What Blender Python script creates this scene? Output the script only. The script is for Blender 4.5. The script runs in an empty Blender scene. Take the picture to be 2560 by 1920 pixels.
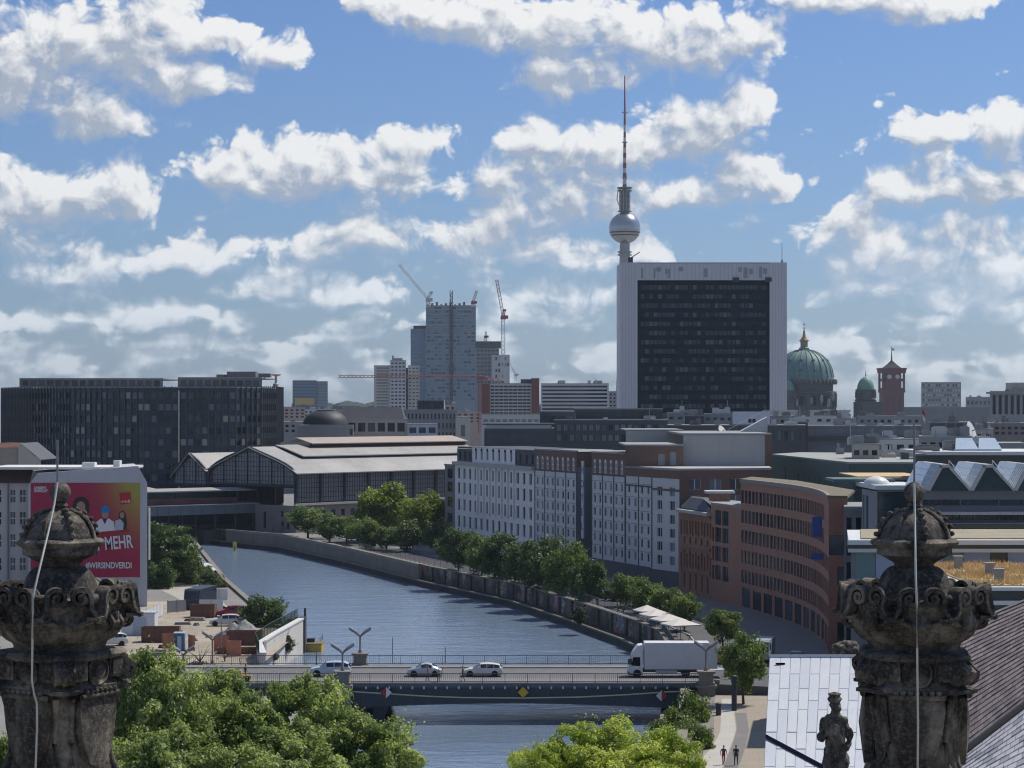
import bpy, bmesh, math, random
import numpy as np
from mathutils import Vector, Matrix, noise as mnoise
R = math.radians
random.seed(7); np.random.seed(7)
S = bpy.context.scene
COL = S.collection
# ------------------------------------------------------------------ camera
F = 5550.0      # focal length in pixels of a 2560 px wide picture
H = 31.5        # eye height above the street (m)
HY = 1020.0     # picture row of the horizon
cam_d = bpy.data.cameras.new('camera'); cam = bpy.data.objects.new('camera', cam_d); COL.objects.link(cam)
cam.location = (0, 0, H); cam.rotation_euler = (R(90), 0, 0)
cam_d.sensor_width = 36.0; cam_d.lens = 36.0 * F / 2560.0
cam_d.shift_y = (HY - 960.0) / 2560.0
cam_d.clip_start = 0.5; cam_d.clip_end = 60000
S.camera = cam
S.view_settings.view_transform = 'Standard'; S.view_settings.look = 'None'
S.view_settings.gamma = 1.0; S.view_settings.use_curve_mapping = False
S.view_settings.exposure = 0.2
S.render.engine = 'CYCLES'
S.cycles.use_denoising = True
S.cycles.use_adaptive_sampling = True; S.cycles.adaptive_threshold = 0.02; S.cycles.adaptive_min_samples = 16
S.cycles.max_bounces = 6; S.cycles.diffuse_bounces = 3; S.cycles.glossy_bounces = 3; S.cycles.transmission_bounces = 4
S.cycles.transparent_max_bounces = 8; S.cycles.volume_bounces = 0
S.cycles.filter_width = 1.15; S.cycles.caustics_reflective = False; S.cycles.caustics_refractive = False
S.cycles.sample_clamp_indirect = 4.0
# ------------------------------------------------------------------ node helper
class NT:
    def __init__(s, tree): s.t = tree; s.n = tree.nodes; s.l = tree.links
    def node(s, typ, ins=None, **kw):
        n = s.n.new(typ)
        for k, v in kw.items(): setattr(n, k, v)
        for k, v in (ins or {}).items(): s.put(n.inputs[k], v)
        return n
    def put(s, sock, v):
        if isinstance(v, bpy.types.NodeSocket): s.l.new(v, sock)
        elif v is not None: sock.default_value = v
    def m(s, op, a, b=None, c=None, clamp=False):
        n = s.n.new('ShaderNodeMath'); n.operation = op; n.use_clamp = clamp
        for i, v in enumerate((a, b, c)): s.put(n.inputs[i], v)
        return n.outputs[0]
    def v(s, op, a, b=None, c=None):
        n = s.n.new('ShaderNodeVectorMath'); n.operation = op
        for i, x in enumerate((a, b, c)):
            if x is not None: s.put(n.inputs[i], x)
        return n.outputs['Value'] if op in ('LENGTH', 'DOT_PRODUCT', 'DISTANCE') else n.outputs[0]
    def ss(s, x, a, b):
        n = s.n.new('ShaderNodeMapRange'); n.interpolation_type = 'SMOOTHSTEP'
        s.put(n.inputs[0], x); s.put(n.inputs[1], a); s.put(n.inputs[2], b); return n.outputs[0]
    def lin(s, x, a, b, c=0.0, d=1.0):
        n = s.n.new('ShaderNodeMapRange'); n.clamp = True
        s.put(n.inputs[0], x); s.put(n.inputs[1], a); s.put(n.inputs[2], b); s.put(n.inputs[3], c); s.put(n.inputs[4], d); return n.outputs[0]
    def xyz(s, x, y, z=0.0):
        n = s.n.new('ShaderNodeCombineXYZ')
        for i, q in enumerate((x, y, z)): s.put(n.inputs[i], q)
        return n.outputs[0]
    def sep(s, x):
        n = s.n.new('ShaderNodeSeparateXYZ'); s.put(n.inputs[0], x); return n.outputs
    def mix(s, f, a, b, mode='MIX'):
        n = s.n.new('ShaderNodeMix'); n.data_type = 'RGBA'; n.blend_type = mode
        s.put(n.inputs[0], f); s.put(n.inputs[6], a); s.put(n.inputs[7], b); return n.outputs[2]
    def noise(s, vec, scale, detail=4, rough=.55, dim='3D', out=0, w=None, lac=2.0, dist=0.0):
        n = s.n.new('ShaderNodeTexNoise'); n.noise_dimensions = dim
        if vec is not None: s.put(n.inputs['Vector'], vec)
        s.put(n.inputs['Scale'], scale); s.put(n.inputs['Detail'], detail); s.put(n.inputs['Roughness'], rough)
        s.put(n.inputs['Lacunarity'], lac); s.put(n.inputs['Distortion'], dist)
        return n.outputs[out]
    def voro(s, vec, scale, out='Distance', feature='F1', dim='3D', detail=0.0, rough=.5, rnd=1.0):
        n = s.n.new('ShaderNodeTexVoronoi'); n.voronoi_dimensions = dim; n.feature = feature
        s.put(n.inputs['Vector'], vec); s.put(n.inputs['Scale'], scale)
        if 'Detail' in n.inputs: s.put(n.inputs['Detail'], detail); s.put(n.inputs['Roughness'], rough)
        s.put(n.inputs['Randomness'], rnd)
        return n.outputs[out]
# ------------------------------------------------------------------ sun and sky
SUN_AZ, SUN_EL = 52.0, 54.0     # degrees to the right of the view, above the horizon
sun_d = bpy.data.lights.new('sun', 'SUN'); sun = bpy.data.objects.new('sun', sun_d); COL.objects.link(sun)
sun_d.energy = 4.0; sun_d.angle = R(0.53); sun_d.color = (1.0, 0.93, 0.82)
sv = Vector((math.sin(R(SUN_AZ)) * math.cos(R(SUN_EL)), math.cos(R(SUN_AZ)) * math.cos(R(SUN_EL)), math.sin(R(SUN_EL))))
sun.rotation_euler = sv.to_track_quat('Z', 'Y').to_euler(); sun.location = (60, 60, 300)
W = bpy.data.worlds.new('World'); S.world = W; W.use_nodes = True
W.cycles.sampling_method = 'MANUAL'; W.cycles.sample_map_resolution = 512
t = NT(W.node_tree); t.n.clear()
# clouds, as (x, y, half width, height above, depth below) in degrees-like units of the picture's plate, each a heap
CL = [(150,175,235,170,105),(310,105,150,120,120),(40,215,170,200,75),(430,185,100,70,40),(230,280,150,60,30),
 (610,118,58,36,34),(505,80,60,34,40),(555,388,140,88,62),(690,365,150,65,80),(830,380,110,70,65),(925,312,50,36,26),
 (130,440,165,75,70),(268,420,76,68,90),(20,470,110,60,55),(800,515,135,52,36),(650,545,120,32,26),(420,560,90,50,40),
 (200,600,170,48,30),(90,545,120,30,26),(1000,45,160,70,60),(820,12,90,40,26),(1230,75,220,90,55),(1470,95,190,75,90),(1590,95,95,62,50),(1230,165,140,60,46),
 (1840,5,200,50,44),(2020,38,105,46,42),(1190,325,112,75,70),(1310,325,150,55,70),(1490,300,150,70,50),(1610,395,120,55,60),(1080,375,70,34,26),
 (1555,225,52,24,26),(1655,240,42,34,26),(1440,425,70,40,30),(1150,460,150,70,50),(1275,430,115,48,70),(1050,530,100,52,34),(1210,545,150,46,46),(1390,545,60,40,40),
 (1980,295,95,48,40),(2150,305,120,55,40),(1945,415,95,45,45),(2105,405,140,52,60),(1825,485,62,42,30),(1885,545,130,60,60),(2030,535,150,66,90),(2140,570,90,56,66),(1850,630,110,40,30),(2060,650,160,44,34),
 (1605,500,34,16,12),(1780,345,40,16,14),(955,402,14,16,14),(1240,640,150,40,34),(1130,690,120,26,22),(620,620,130,44,30),(330,690,170,30,24),(760,640,120,30,30),(110,700,140,26,22)]
# the heaps as a sum of products of one function of azimuth and one of height (colour ramps hold the functions)
UR, VR = (-1500.0, 1500.0), (-20.0, 1180.0)
def heap_field():
    uu = np.linspace(*UR, 32)[None, :]; vv = np.linspace(*VR, 32)[:, None]
    acc = np.full((32, 32), -1.0)
    for (cx, cy, rx, ru, rd) in CL:
        ex = (uu - (cx * 1.1573 - 1280)) / (rx * 1.1573 + 18); ey = vv - (HY - cy * 1.1573)
        yy = np.maximum(ey / (ru * 1.22 + 12), -ey / (rd * 1.16 + 6))
        b = 1.35 * (1.20 - np.sqrt(ex * ex + yy * yy))
        acc = np.maximum(acc, b)
    acc = np.clip(acc, -.95, 1.0)
    u_, s_, v_ = np.linalg.svd(acc, full_matrices=False)
    n = 18
    return (u_[:, :n] * np.sqrt(s_[:n])), (v_[:n].T * np.sqrt(s_[:n]))
GV, FU = heap_field()
def ramps(q, x, rng, tab):
    f = q.lin(x, rng[0], rng[1]); out = []
    for k in range(0, tab.shape[1], 3):
        sub = tab[:, k:k + 3]; lo = sub.min(0); hi = sub.max(0); n = q.n.new('ShaderNodeValToRGB'); cr = n.color_ramp
        cr.interpolation = 'B_SPLINE' if False else 'CARDINAL'
        for i in range(32):
            e = cr.elements[i] if i < 2 else cr.elements.new(i / 31)
            if i < 2: e.position = i / 31
        for i, e in enumerate(sorted(cr.elements, key=lambda e: e.position)):
            c = (sub[i] - lo) / (hi - lo); e.position = i / 31; e.color = (c[0], c[1], c[2], 1)
        q.l.new(f, n.inputs[0])
        out.append(q.v('MULTIPLY_ADD', n.outputs[0], tuple(hi - lo), tuple(lo)))
    return out
def cloud_group(full=True):
    g = bpy.data.node_groups.new('cloud_density', 'ShaderNodeTree')
    g.interface.new_socket('P', in_out='INPUT', socket_type='NodeSocketVector')
    g.interface.new_socket('D', in_out='OUTPUT', socket_type='NodeSocketFloat')
    q = NT(g); gi = q.n.new('NodeGroupInput'); go = q.n.new('NodeGroupOutput')
    P = gi.outputs[0]
    px, py, pz = q.sep(P)
    w1 = q.noise(q.v('MULTIPLY', P, (.0052, .0070, 0)), 1.0, 2, .5, dim='2D', out=1)
    Pw = q.v('ADD', P, q.v('MULTIPLY', q.v('SUBTRACT', w1, (.5, .5, .5)), (90, 84, 0)))
    wx, wy, wz = q.sep(Pw)
    acc = None
    for a, b in zip(ramps(q, wx, UR, FU), ramps(q, wy, VR, GV)):
        d = q.v('DOT_PRODUCT', a, b); acc = d if acc is None else q.m('ADD', acc, d)
    # the same kind of sky beyond the heaps listed above
    gen = q.noise(q.v('MULTIPLY', P, (.0021, .0042, 0)), 1.0, 1, .5, dim='2D')
    gen = q.m('MULTIPLY', q.m('SUBTRACT', gen, .50), 3.4)
    inside = q.m('MULTIPLY', q.ss(q.m('ABSOLUTE', px), 1500, 1340), q.ss(py, 1180, 1060))
    acc = q.m('ADD', q.m('MULTIPLY', acc, inside), q.m('MULTIPLY', gen, q.m('SUBTRACT', 1.0, inside)))
    low = q.noise(q.v('MULTIPLY', P, (.0062, .0150, 0)), 1.0, 2, .55, dim='2D')
    low = q.m('MULTIPLY', q.m('SUBTRACT', low, q.lin(py, 30, 600, .16, .70)), 2.6)
    acc = q.m('MAXIMUM', acc, low)
    if not full:
        f = q.noise(q.v('MULTIPLY', P, (.0105, .0135, 0)), 1.0, 1, .60, dim='2D')
        q.l.new(q.m('ADD', acc, q.m('MULTIPLY', q.m('SUBTRACT', f, .5), 1.5)), go.inputs[0])
        return g
    f = q.noise(q.v('MULTIPLY', P, (.0082, .0094, 0)), 1.0, 7, .52, dim='2D')
    vo = q.voro(q.v('ADD', q.v('MULTIPLY', P, (.0122, .0132, 0)), q.v('MULTIPLY', w1, (1.2, 1.2, 0))), 1.0, 'Distance', 'F1', '2D', 3.0, .58)
    D = q.m('ADD', acc, q.m('MULTIPLY', q.m('SUBTRACT', f, .5), 1.0))
    D = q.m('ADD', D, q.m('MULTIPLY', q.m('SUBTRACT', .50, vo), .62))
    q.l.new(D, go.inputs[0])
    return g
CG, CM = cloud_group(), cloud_group(False)
tc = t.node('ShaderNodeTexCoord'); dirv = t.v('NORMALIZE', tc.outputs['Generated'])
dx, dy, dz = t.sep(dirv)
az = t.m('ARCTAN2', dx, dy)
el = t.m('DIVIDE', dz, t.m('SQRT', t.m('ADD', t.m('MULTIPLY', dx, dx), t.m('MULTIPLY', dy, dy))))
U = t.m('MULTIPLY', az, F); V = t.m('MULTIPLY', t.m('MINIMUM', el, 3.0), F)
P0 = t.xyz(U, V, 0.0)
def dens(off, grp):
    n = t.n.new('ShaderNodeGroup'); n.node_tree = grp
    t.put(n.inputs[0], t.v('ADD', P0, (off[0], off[1], 0)) if off else P0); return n.outputs[0]
D0, D1, D2 = dens(None, CG), dens((16, 26), CG), dens((22, 76), CM)
soft = t.lin(V, 0, 560, 1.0, .62)
relief = t.m('MULTIPLY', t.m('SUBTRACT', D1, D0), 1.25)                 # slopes turned from the sun
mass = t.ss(D2, -.25, 1.2)                                                # cloud between here and the sun
soft = t.m('MULTIPLY', soft, t.lin(mass, .1, .9, .55, 1.5)); alpha = t.ss(D0, .0, soft)      # crisp tops, soft bases
sh = t.m('ADD', t.m('MULTIPLY', mass, .98), t.m('ADD', relief, .04), clamp=True)
sh = t.m('MULTIPLY', sh, t.lin(V, 0, 480, .45, 1.0))
lit = t.mix(sh, (7.0, 7.0, 6.95, 1), (2.95, 3.35, 4.05, 1))
sky = t.node('ShaderNodeTexSky', sky_type='NISHITA', sun_disc=False)
sky.sun_elevation = R(SUN_EL); sky.sun_rotation = R(SUN_AZ); sky.altitude = 0; sky.air_density = 1.0; sky.dust_density = 0.8; sky.ozone_density = 3.0
skyc = t.mix(1.0, sky.outputs[0], (.39, .505, .72, 1), 'MULTIPLY')
# far clouds fade into the bright air above the horizon
fade = t.lin(V, 0, 420, .60, 0.0)
lit = t.mix(fade, lit, t.mix(1.0, skyc, (2.5, 2.18, 2.0, 1), 'MULTIPLY'))
al = t.m('MULTIPLY', alpha, t.lin(V, -20, 90, 0.0, .97))
colr = t.mix(al, skyc, lit)
bg = t.node('ShaderNodeBackground', {'Color': colr, 'Strength': 0.115})
wo = t.node('ShaderNodeOutputWorld'); t.l.new(bg.outputs[0], wo.inputs[0])
# ------------------------------------------------------------------ helpers
K = 2560.0 / 2212.0     # positions below were read off a 2212 px wide copy of the photograph
def X(px, Y): return (px * K - 1280.0) / F * Y
def Z(py, Y): return H - (py * K - HY) / F * Y
def G(py, z=0.0): return (H - z) * F / (py * K - HY)      # distance of a ground point
def at(px, py, Y): return (X(px, Y), Y, Z(py, Y))
def gp(px, py, z=0.0):
    Y = G(py, z); return (X(px, Y), Y, z)
def P2(px, Y): return (X(px, Y), Y)

MATS = {}
def mat(name, col, rough=.8, var=.18, sc=.35, metal=0.0, streak=0.0, spec=.4, fine=.08, bump=0.0, bsc=6.0, coords='Object', trans=0.0, alpha=1.0):
    if name in MATS: return MATS[name]
    m = bpy.data.materials.new(name); m.use_nodes = True; q = NT(m.node_tree)
    b = q.n['Principled BSDF']
    P = q.node('ShaderNodeNewGeometry').outputs['Position'] if coords == 'World' else q.node('ShaderNodeTexCoord').outputs['Object']
    n1 = q.noise(P, sc, 4, .6); n2 = q.noise(P, sc * 9, 3, .6)
    f = q.m('ADD', q.m('MULTIPLY', q.m('SUBTRACT', n1, .5), var * 2.6), q.m('MULTIPLY', q.m('SUBTRACT', n2, .5), fine * 2.6))
    if streak:
        st = q.noise(q.v('MULTIPLY', P, (1.3, 1.3, .09)), 1.0, 4, .65)
        f = q.m('SUBTRACT', f, q.m('MULTIPLY', q.ss(st, .52, .74), streak))
    f = q.m('ADD', f, 1.0)
    c = q.v('SCALE', (col[0], col[1], col[2])); c.node.inputs[3].default_value = 1; q.put(c.node.inputs[3], f)
    q.put(b.inputs['Base Color'], c); q.put(b.inputs['Roughness'], rough); q.put(b.inputs['Metallic'], metal)
    q.put(b.inputs['Specular IOR Level'], spec)
    if bump:
        bn = q.node('ShaderNodeBump', {'Strength': bump, 'Distance': .05, 'Height': q.noise(P, bsc, 4, .6)}); q.put(b.inputs['Normal'], bn.outputs[0])
    MATS[name] = m; return m
def flat(name, col, rough=.6, metal=0.0, spec=.4): return mat(name, col, rough, .04, 1.0, metal, 0, spec, .03)
def glass(name, col, rough=.08, spec=.6, var=.3):
    return mat(name, col, rough, var, .9, 0.0, 0, spec, .1)

class MB:
    def __init__(s): s.v = []; s.f = []; s.mi = []; s.cur = 0
    def quad(s, *p):
        i = len(s.v); s.v += [tuple(q) for q in p]; s.f.append(tuple(range(i, i + len(p)))); s.mi.append(s.cur)
    def box(s, x0, x1, y0, y1, z0, z1):
        i = len(s.v)
        s.v += [(x0, y0, z0), (x1, y0, z0), (x1, y1, z0), (x0, y1, z0), (x0, y0, z1), (x1, y0, z1), (x1, y1, z1), (x0, y1, z1)]
        for f in ((0, 3, 2, 1), (4, 5, 6, 7), (0, 1, 5, 4), (1, 2, 6, 5), (2, 3, 7, 6), (3, 0, 4, 7)):
            s.f.append(tuple(i + k for k in f)); s.mi.append(s.cur)
        return s
    def obox(s, A, B, t0, t1, z0, z1):       # box along the line A-B, from t0 to t1 on its inner side
        d = Vector((B[0] - A[0], B[1] - A[1])); d.normalize(); n = Vector((-d.y, d.x))
        c = [(A[0] + n.x * t0, A[1] + n.y * t0), (B[0] + n.x * t0, B[1] + n.y * t0), (B[0] + n.x * t1, B[1] + n.y * t1), (A[0] + n.x * t1, A[1] + n.y * t1)]
        return s.prism(c, z0, z1)
    def prism(s, poly, z0, z1, top=None):
        n = len(poly); i = len(s.v); top = top or poly
        s.v += [(p[0], p[1], z0) for p in poly] + [(p[0], p[1], z1) for p in top]
        s.f.append(tuple(i + k for k in reversed(range(n)))); s.f.append(tuple(i + n + k for k in range(n))); s.mi += [s.cur] * 2
        for k in range(n):
            s.f.append((i + k, i + (k + 1) % n, i + n + (k + 1) % n, i + n + k)); s.mi.append(s.cur)
        return s
    def tube(s, pts, r, n=6, cap=True):
        rings = []; pts = [Vector(p) for p in pts]
        rs = r if isinstance(r, (list, tuple)) else [r] * len(pts)
        for k, p in enumerate(pts):
            a = pts[max(k - 1, 0)]; b = pts[min(k + 1, len(pts) - 1)]; d = (b - a)
            if d.length < 1e-9: d = Vector((0, 0, 1))
            d.normalize(); u = d.cross(Vector((0, 0, 1)))
            if u.length < .05: u = d.cross(Vector((0, 1, 0)))
            u.normalize(); w = d.cross(u)
            i = len(s.v)
            for j in range(n):
                an = 2 * math.pi * j / n; s.v.append(tuple(p + (u * math.cos(an) + w * math.sin(an)) * rs[k]))
            rings.append(i)
        for a, b in zip(rings, rings[1:]):
            for j in range(n): s.f.append((a + j, a + (j + 1) % n, b + (j + 1) % n, b + j)); s.mi.append(s.cur)
        if cap:
            s.f.append(tuple(rings[0] + j for j in reversed(range(n)))); s.f.append(tuple(rings[-1] + j for j in range(n))); s.mi += [s.cur] * 2
        return s
    def lathe(s, prof, n=24, c=(0, 0, 0), a0=0.0, sq=None):
        rings = []
        for (r, z) in prof:
            i = len(s.v); rings.append(i)
            for j in range(n):
                a = 2 * math.pi * j / n + a0; s.v.append((c[0] + r * math.cos(a), c[1] + r * math.sin(a), c[2] + z))
        for a, b in zip(rings, rings[1:]):
            for j in range(n): s.f.append((a + j, a + (j + 1) % n, b + (j + 1) % n, b + j)); s.mi.append(s.cur)
        s.f.append(tuple(rings[0] + j for j in reversed(range(n)))); s.f.append(tuple(rings[-1] + j for j in range(n))); s.mi += [s.cur] * 2
        return s
    def ball(s, c, r, n=10, sq=(1, 1, 1)):
        m = max(4, n // 2); prof = []
        i0 = len(s.v)
        s.lathe([(max(r * math.sin(math.pi * k / m), r * .01), -r * math.cos(math.pi * k / m)) for k in range(m + 1)], n)
        for i in range(i0, len(s.v)):
            x, y, z = s.v[i]; s.v[i] = (c[0] + x * sq[0], c[1] + y * sq[1], c[2] + z * sq[2])
        return s
    def mesh(s, name, mats, smooth=False):
        me = bpy.data.meshes.new(name); me.from_pydata(s.v, [], s.f)
        for m in (mats if isinstance(mats, (list, tuple)) else [mats]): me.materials.append(m)
        me.polygons.foreach_set('material_index', s.mi)
        if smooth: me.polygons.foreach_set('use_smooth', [True] * len(s.f))
        me.update(); return me
    def build(s, name, mats, parent=None, smooth=False, loc=None, rz=0.0):
        return put(name, s.mesh(name, mats, smooth), parent, loc, rz)
def put(name, me, parent=None, loc=None, rz=0.0, scale=None):
    o = bpy.data.objects.new(name, me); COL.objects.link(o)
    if parent is not None: o.parent = parent
    if loc: o.location = loc
    if rz: o.rotation_euler = (0, 0, rz)
    if scale: o.scale = scale
    return o
def tag(o, label=None, cat=None, group=None, kind=None):
    for k, v in (('label', label), ('category', cat), ('group', group), ('kind', kind)):
        if v: o[k] = v
    return o
def thing(name, label, cat, loc=(0, 0, 0), rz=0.0, group=None):
    return tag(put(name, None, None, loc, rz), label, cat, group)
def struct(name, mb, m, label=None, **kw): return tag(mb.build(name, m, **kw), label, None, None, 'structure')
def copy_tree(o, parent=None):
    c = o.copy(); COL.objects.link(c); c.parent = parent
    for ch in list(o.children): copy_tree(ch, c)
    return c
def autosmooth(o, ang=35):
    me = o.data; me.polygons.foreach_set('use_smooth', [True] * len(me.polygons)); me.set_sharp_from_angle(angle=R(ang)); return o

# window pieces shared by every facade: unit size, scaled per window
PANES = {}
def pane_mesh(m):
    if m.name not in PANES:
        b = MB(); b.box(0, 1, 0, .04, 0, 1); PANES[m.name] = b.mesh('window', m)
    return PANES[m.name]
FRAMES = {}
def frame_mesh(m, nx, nz, t=.07):
    k = (m.name, nx, nz, t)
    if k not in FRAMES:
        b = MB()
        for i in range(nx + 1):
            x = i / nx; x0 = max(0, x - t / 2); x1 = min(1, x + t / 2); b.box(x0 if i else 0, x1 if i < nx else 1, -.05, .0, 0, 1)
        for j in range(nz + 1):
            z = j / nz; z0 = max(0, z - t * .35); z1 = min(1, z + t * .35); b.box(.001, .999, -.047, -.003, z0, z1)
        FRAMES[k] = b.mesh('frame', m)
    return FRAMES[k]
def grid(x0, x1, n, w, rows):
    """rows: list of (z bottom, height); n openings of width w spread between x0 and x1"""
    p = (x1 - x0) / n; out = []
    for (z, h) in rows:
        for i in range(n):
            c = x0 + p * (i + .5); out.append((c - w / 2, c + w / 2, z, z + h))
    return out
def facade(parent, A, B, z0, z1, holes, wall_m, panes, dep=.25, org=(0, 0, 0), name='wall', win='window', frame=None, limit=300, rest=None, arch=0):
    """wall from A to B (left to right seen from outside) with real openings and a pane set back in each"""
    A = Vector((A[0], A[1])); B = Vector((B[0], B[1])); L = (B - A).length; d = (B - A) / L; n = Vector((d.y, -d.x))
    rz = math.atan2(d.y, d.x)
    def W3(x, z, o=0.0): return (A.x + d.x * x + n.x * o - org[0], A.y + d.y * x + n.y * o - org[1], z - org[2])
    b = MB()
    holes = [h for h in holes if h[1] > h[0] and h[3] > h[2]]
    if holes:
        xs = sorted({0.0, L} | {round(h[0], 4) for h in holes} | {round(h[1], 4) for h in holes})
        zs = sorted({z0, z1} | {round(h[2], 4) for h in holes} | {round(h[3], 4) for h in holes})
        open_ = set()
        xi = {x: i for i, x in enumerate(xs)}; zi = {z: i for i, z in enumerate(zs)}
        for h in holes:
            for i in range(xi[round(h[0], 4)], xi[round(h[1], 4)]):
                for j in range(zi[round(h[2], 4)], zi[round(h[3], 4)]): open_.add((i, j))
        for j in range(len(zs) - 1):
            i = 0
            while i < len(xs) - 1:
                if (i, j) in open_: i += 1; continue
                k = i
                while k < len(xs) - 1 and (k, j) not in open_: k += 1
                b.quad(W3(xs[i], zs[j]), W3(xs[k], zs[j]), W3(xs[k], zs[j + 1]), W3(xs[i], zs[j + 1])); i = k
        for (x0, x1, a0, a1) in holes:
            c = [(x0, a0), (x1, a0), (x1, a1), (x0, a1)]
            for k in range(4):
                p, q_ = c[k], c[(k + 1) % 4]; b.quad(W3(*p), W3(*q_), W3(*q_, -dep), W3(*p, -dep))
    else: b.quad(W3(0, z0), W3(L, z0), W3(L, z1), W3(0, z1))
    w = b.build(name, wall_m, parent)
    pool = panes if isinstance(panes, list) else [panes]; more = MB()
    order = sorted(range(len(holes)), key=lambda i: -(holes[i][1] - holes[i][0]) * (holes[i][3] - holes[i][2]))
    for c_, i in enumerate(order):
        x0, x1, a0, a1 = holes[i]
        if c_ >= limit:
            more.cur = random.randrange(len(pool)); more.quad(W3(x0, a0, -dep), W3(x1, a0, -dep), W3(x1, a1, -dep), W3(x0, a1, -dep)); continue
        m = random.choice(pool)
        o = put(win, pane_mesh(m), parent, W3(x0, a0, -dep), rz, (x1 - x0, 1, a1 - a0))
        if frame: put('frame', frame_mesh(*frame), o)
    if more.v: tag(more.build(win, pool, parent), None, None, None, 'stuff')
    return w
def walls(parent, pts, z0, z1, m, org=(0, 0, 0), name='wall', closed=False):
    b = MB()
    for a, c in zip(pts, pts[1:] + (pts[:1] if closed else [])):
        b.quad((a[0] - org[0], a[1] - org[1], z0 - org[2]), (c[0] - org[0], c[1] - org[1], z0 - org[2]), (c[0] - org[0], c[1] - org[1], z1 - org[2]), (a[0] - org[0], a[1] - org[1], z1 - org[2]))
    return b.build(name, m, parent)
def slab(parent, pts, z0, z1, m, name='roof', org=(0, 0, 0)):
    b = MB(); b.prism([(p[0] - org[0], p[1] - org[1]) for p in pts], z0 - org[2], z1 - org[2]); return b.build(name, m, parent)
def off(A, B, s, t):        # point s metres along A-B and t metres behind it
    A = Vector(A[:2]); B = Vector(B[:2]); d = (B - A).normalized(); n = Vector((-d.y, d.x)); p = A + d * s + n * t; return (p.x, p.y)
def dist(A, B): return math.hypot(A[0] - B[0], A[1] - B[1])
# glass shared by many buildings
GL_D = glass('window_glass_dark', (.006, .011, .024)); GL_M = glass('window_glass_grey', (.045, .06, .085), .12); GL_B = glass('window_glass_blue', (.03, .05, .085), .06)
CURT = flat('window_with_pale_curtain', (.30, .31, .33), .5); CURT2 = flat('window_with_grey_blind', (.16, .175, .20), .5)
# ------------------------------------------------------------------ ground, river, quays
LEFT = [(-21, -200), (-21, 225), (-24, 262), (-30.5, 272), (-31.5, 290), (-29.6, 313), (-33, 318), (-52, 405), (-75, 525), (-120, 600), (-215, 690)]
RIGHT = [(8, -200), (9.5, 165), (14.0, 215), (18.0, 262), (18.2, 307), (15.7, 322), (8.5, 352), (-.5, 386), (-18.6, 432), (-35.8, 482), (-56.6, 536), (-72, 556), (-100, 600), (-190, 690)]
def setback(poly, t):
    out = []
    for i, p in enumerate(poly):
        a = poly[max(i - 1, 0)]; b = poly[min(i + 1, len(poly) - 1)]; d = Vector((b[0] - a[0], b[1] - a[1])).normalized()
        out.append((p[0] + d.y * t, p[1] - d.x * t))
    return out
RB = setback(RIGHT, 2.2)      # top of the right embankment wall, set back behind a low ledge
M_ground = mat('ground_paving', (.20, .195, .185), .92, .22, .05, fine=.12, coords='World')
M_site = mat('construction_soil', (.31, .27, .215), .95, .5, .16, fine=.3, coords='World', bump=.6, bsc=1.2)
M_asph = mat('asphalt', (.085, .088, .095), .85, .18, .12, fine=.15, coords='World')
M_conc = mat('concrete', (.36, .35, .33), .85, .18, .3, streak=.25)
M_stone = mat('quay_stone', (.085, .078, .068), .9, .45, .22, fine=.3, streak=.35, bump=.5, bsc=2.0)
def graffiti_mat():
    m = bpy.data.materials.new('graffiti_stone'); m.use_nodes = True; q = NT(m.node_tree); bs = q.n['Principled BSDF']; P = q.node('ShaderNodeTexCoord').outputs['Object']
    Pw = q.v('ADD', P, q.v('MULTIPLY', q.noise(P, .9, 3, .6, out=1), (1.5, 1.5, 1.2))); base = q.mix(q.ss(q.noise(P, .35, 4, .65), .35, .7), (.05, .047, .04, 1), (.15, .135, .115, 1))
    vn = q.voro(q.v('MULTIPLY', Pw, (.42, .42, .75)), 1.0, 'Color'); hue = q.mix(.55, vn, (.30, .30, .31, 1)); hue = q.mix(1.0, hue, (.75, .66, .64, 1), 'MULTIPLY'); line = q.voro(q.v('MULTIPLY', Pw, (.9, .9, 1.3)), 1.0, 'Distance', 'DISTANCE_TO_EDGE')
    msk = q.m('MULTIPLY', q.ss(q.noise(P, .16, 3, .55), .50, .60), q.m('ADD', q.m('MULTIPLY', q.ss(line, .16, .10), .85), .25)); c = q.mix(msk, base, hue); q.put(bs.inputs['Base Color'], c); q.put(bs.inputs['Roughness'], .9); return m
M_dark = mat('dark_steel', (.035, .042, .05), .5, .2, .5)
b = MB(); pts = list(reversed(RB)) + [(9000, -200), (9000, 14000), (-9000, 14000), (-9000, 690)]
b.quad(*[(p[0], p[1], 0) for p in reversed(pts)]); o = struct('ground', b, M_ground)
b = MB(); pts = LEFT + [(-9000, 690), (-9000, -200)]
b.quad(*[(p[0], p[1], 0) for p in reversed(pts)]); struct('ground', b, M_ground)
for o in [x for x in COL.objects if x.name.startswith('ground')]:     # faces up
    bm = bmesh.new(); bm.from_mesh(o.data); bmesh.ops.triangulate(bm, faces=bm.faces[:])
    for f in bm.faces:
        if f.normal.z < 0: f.normal_flip()
    bm.to_mesh(o.data); bm.free()
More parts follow.
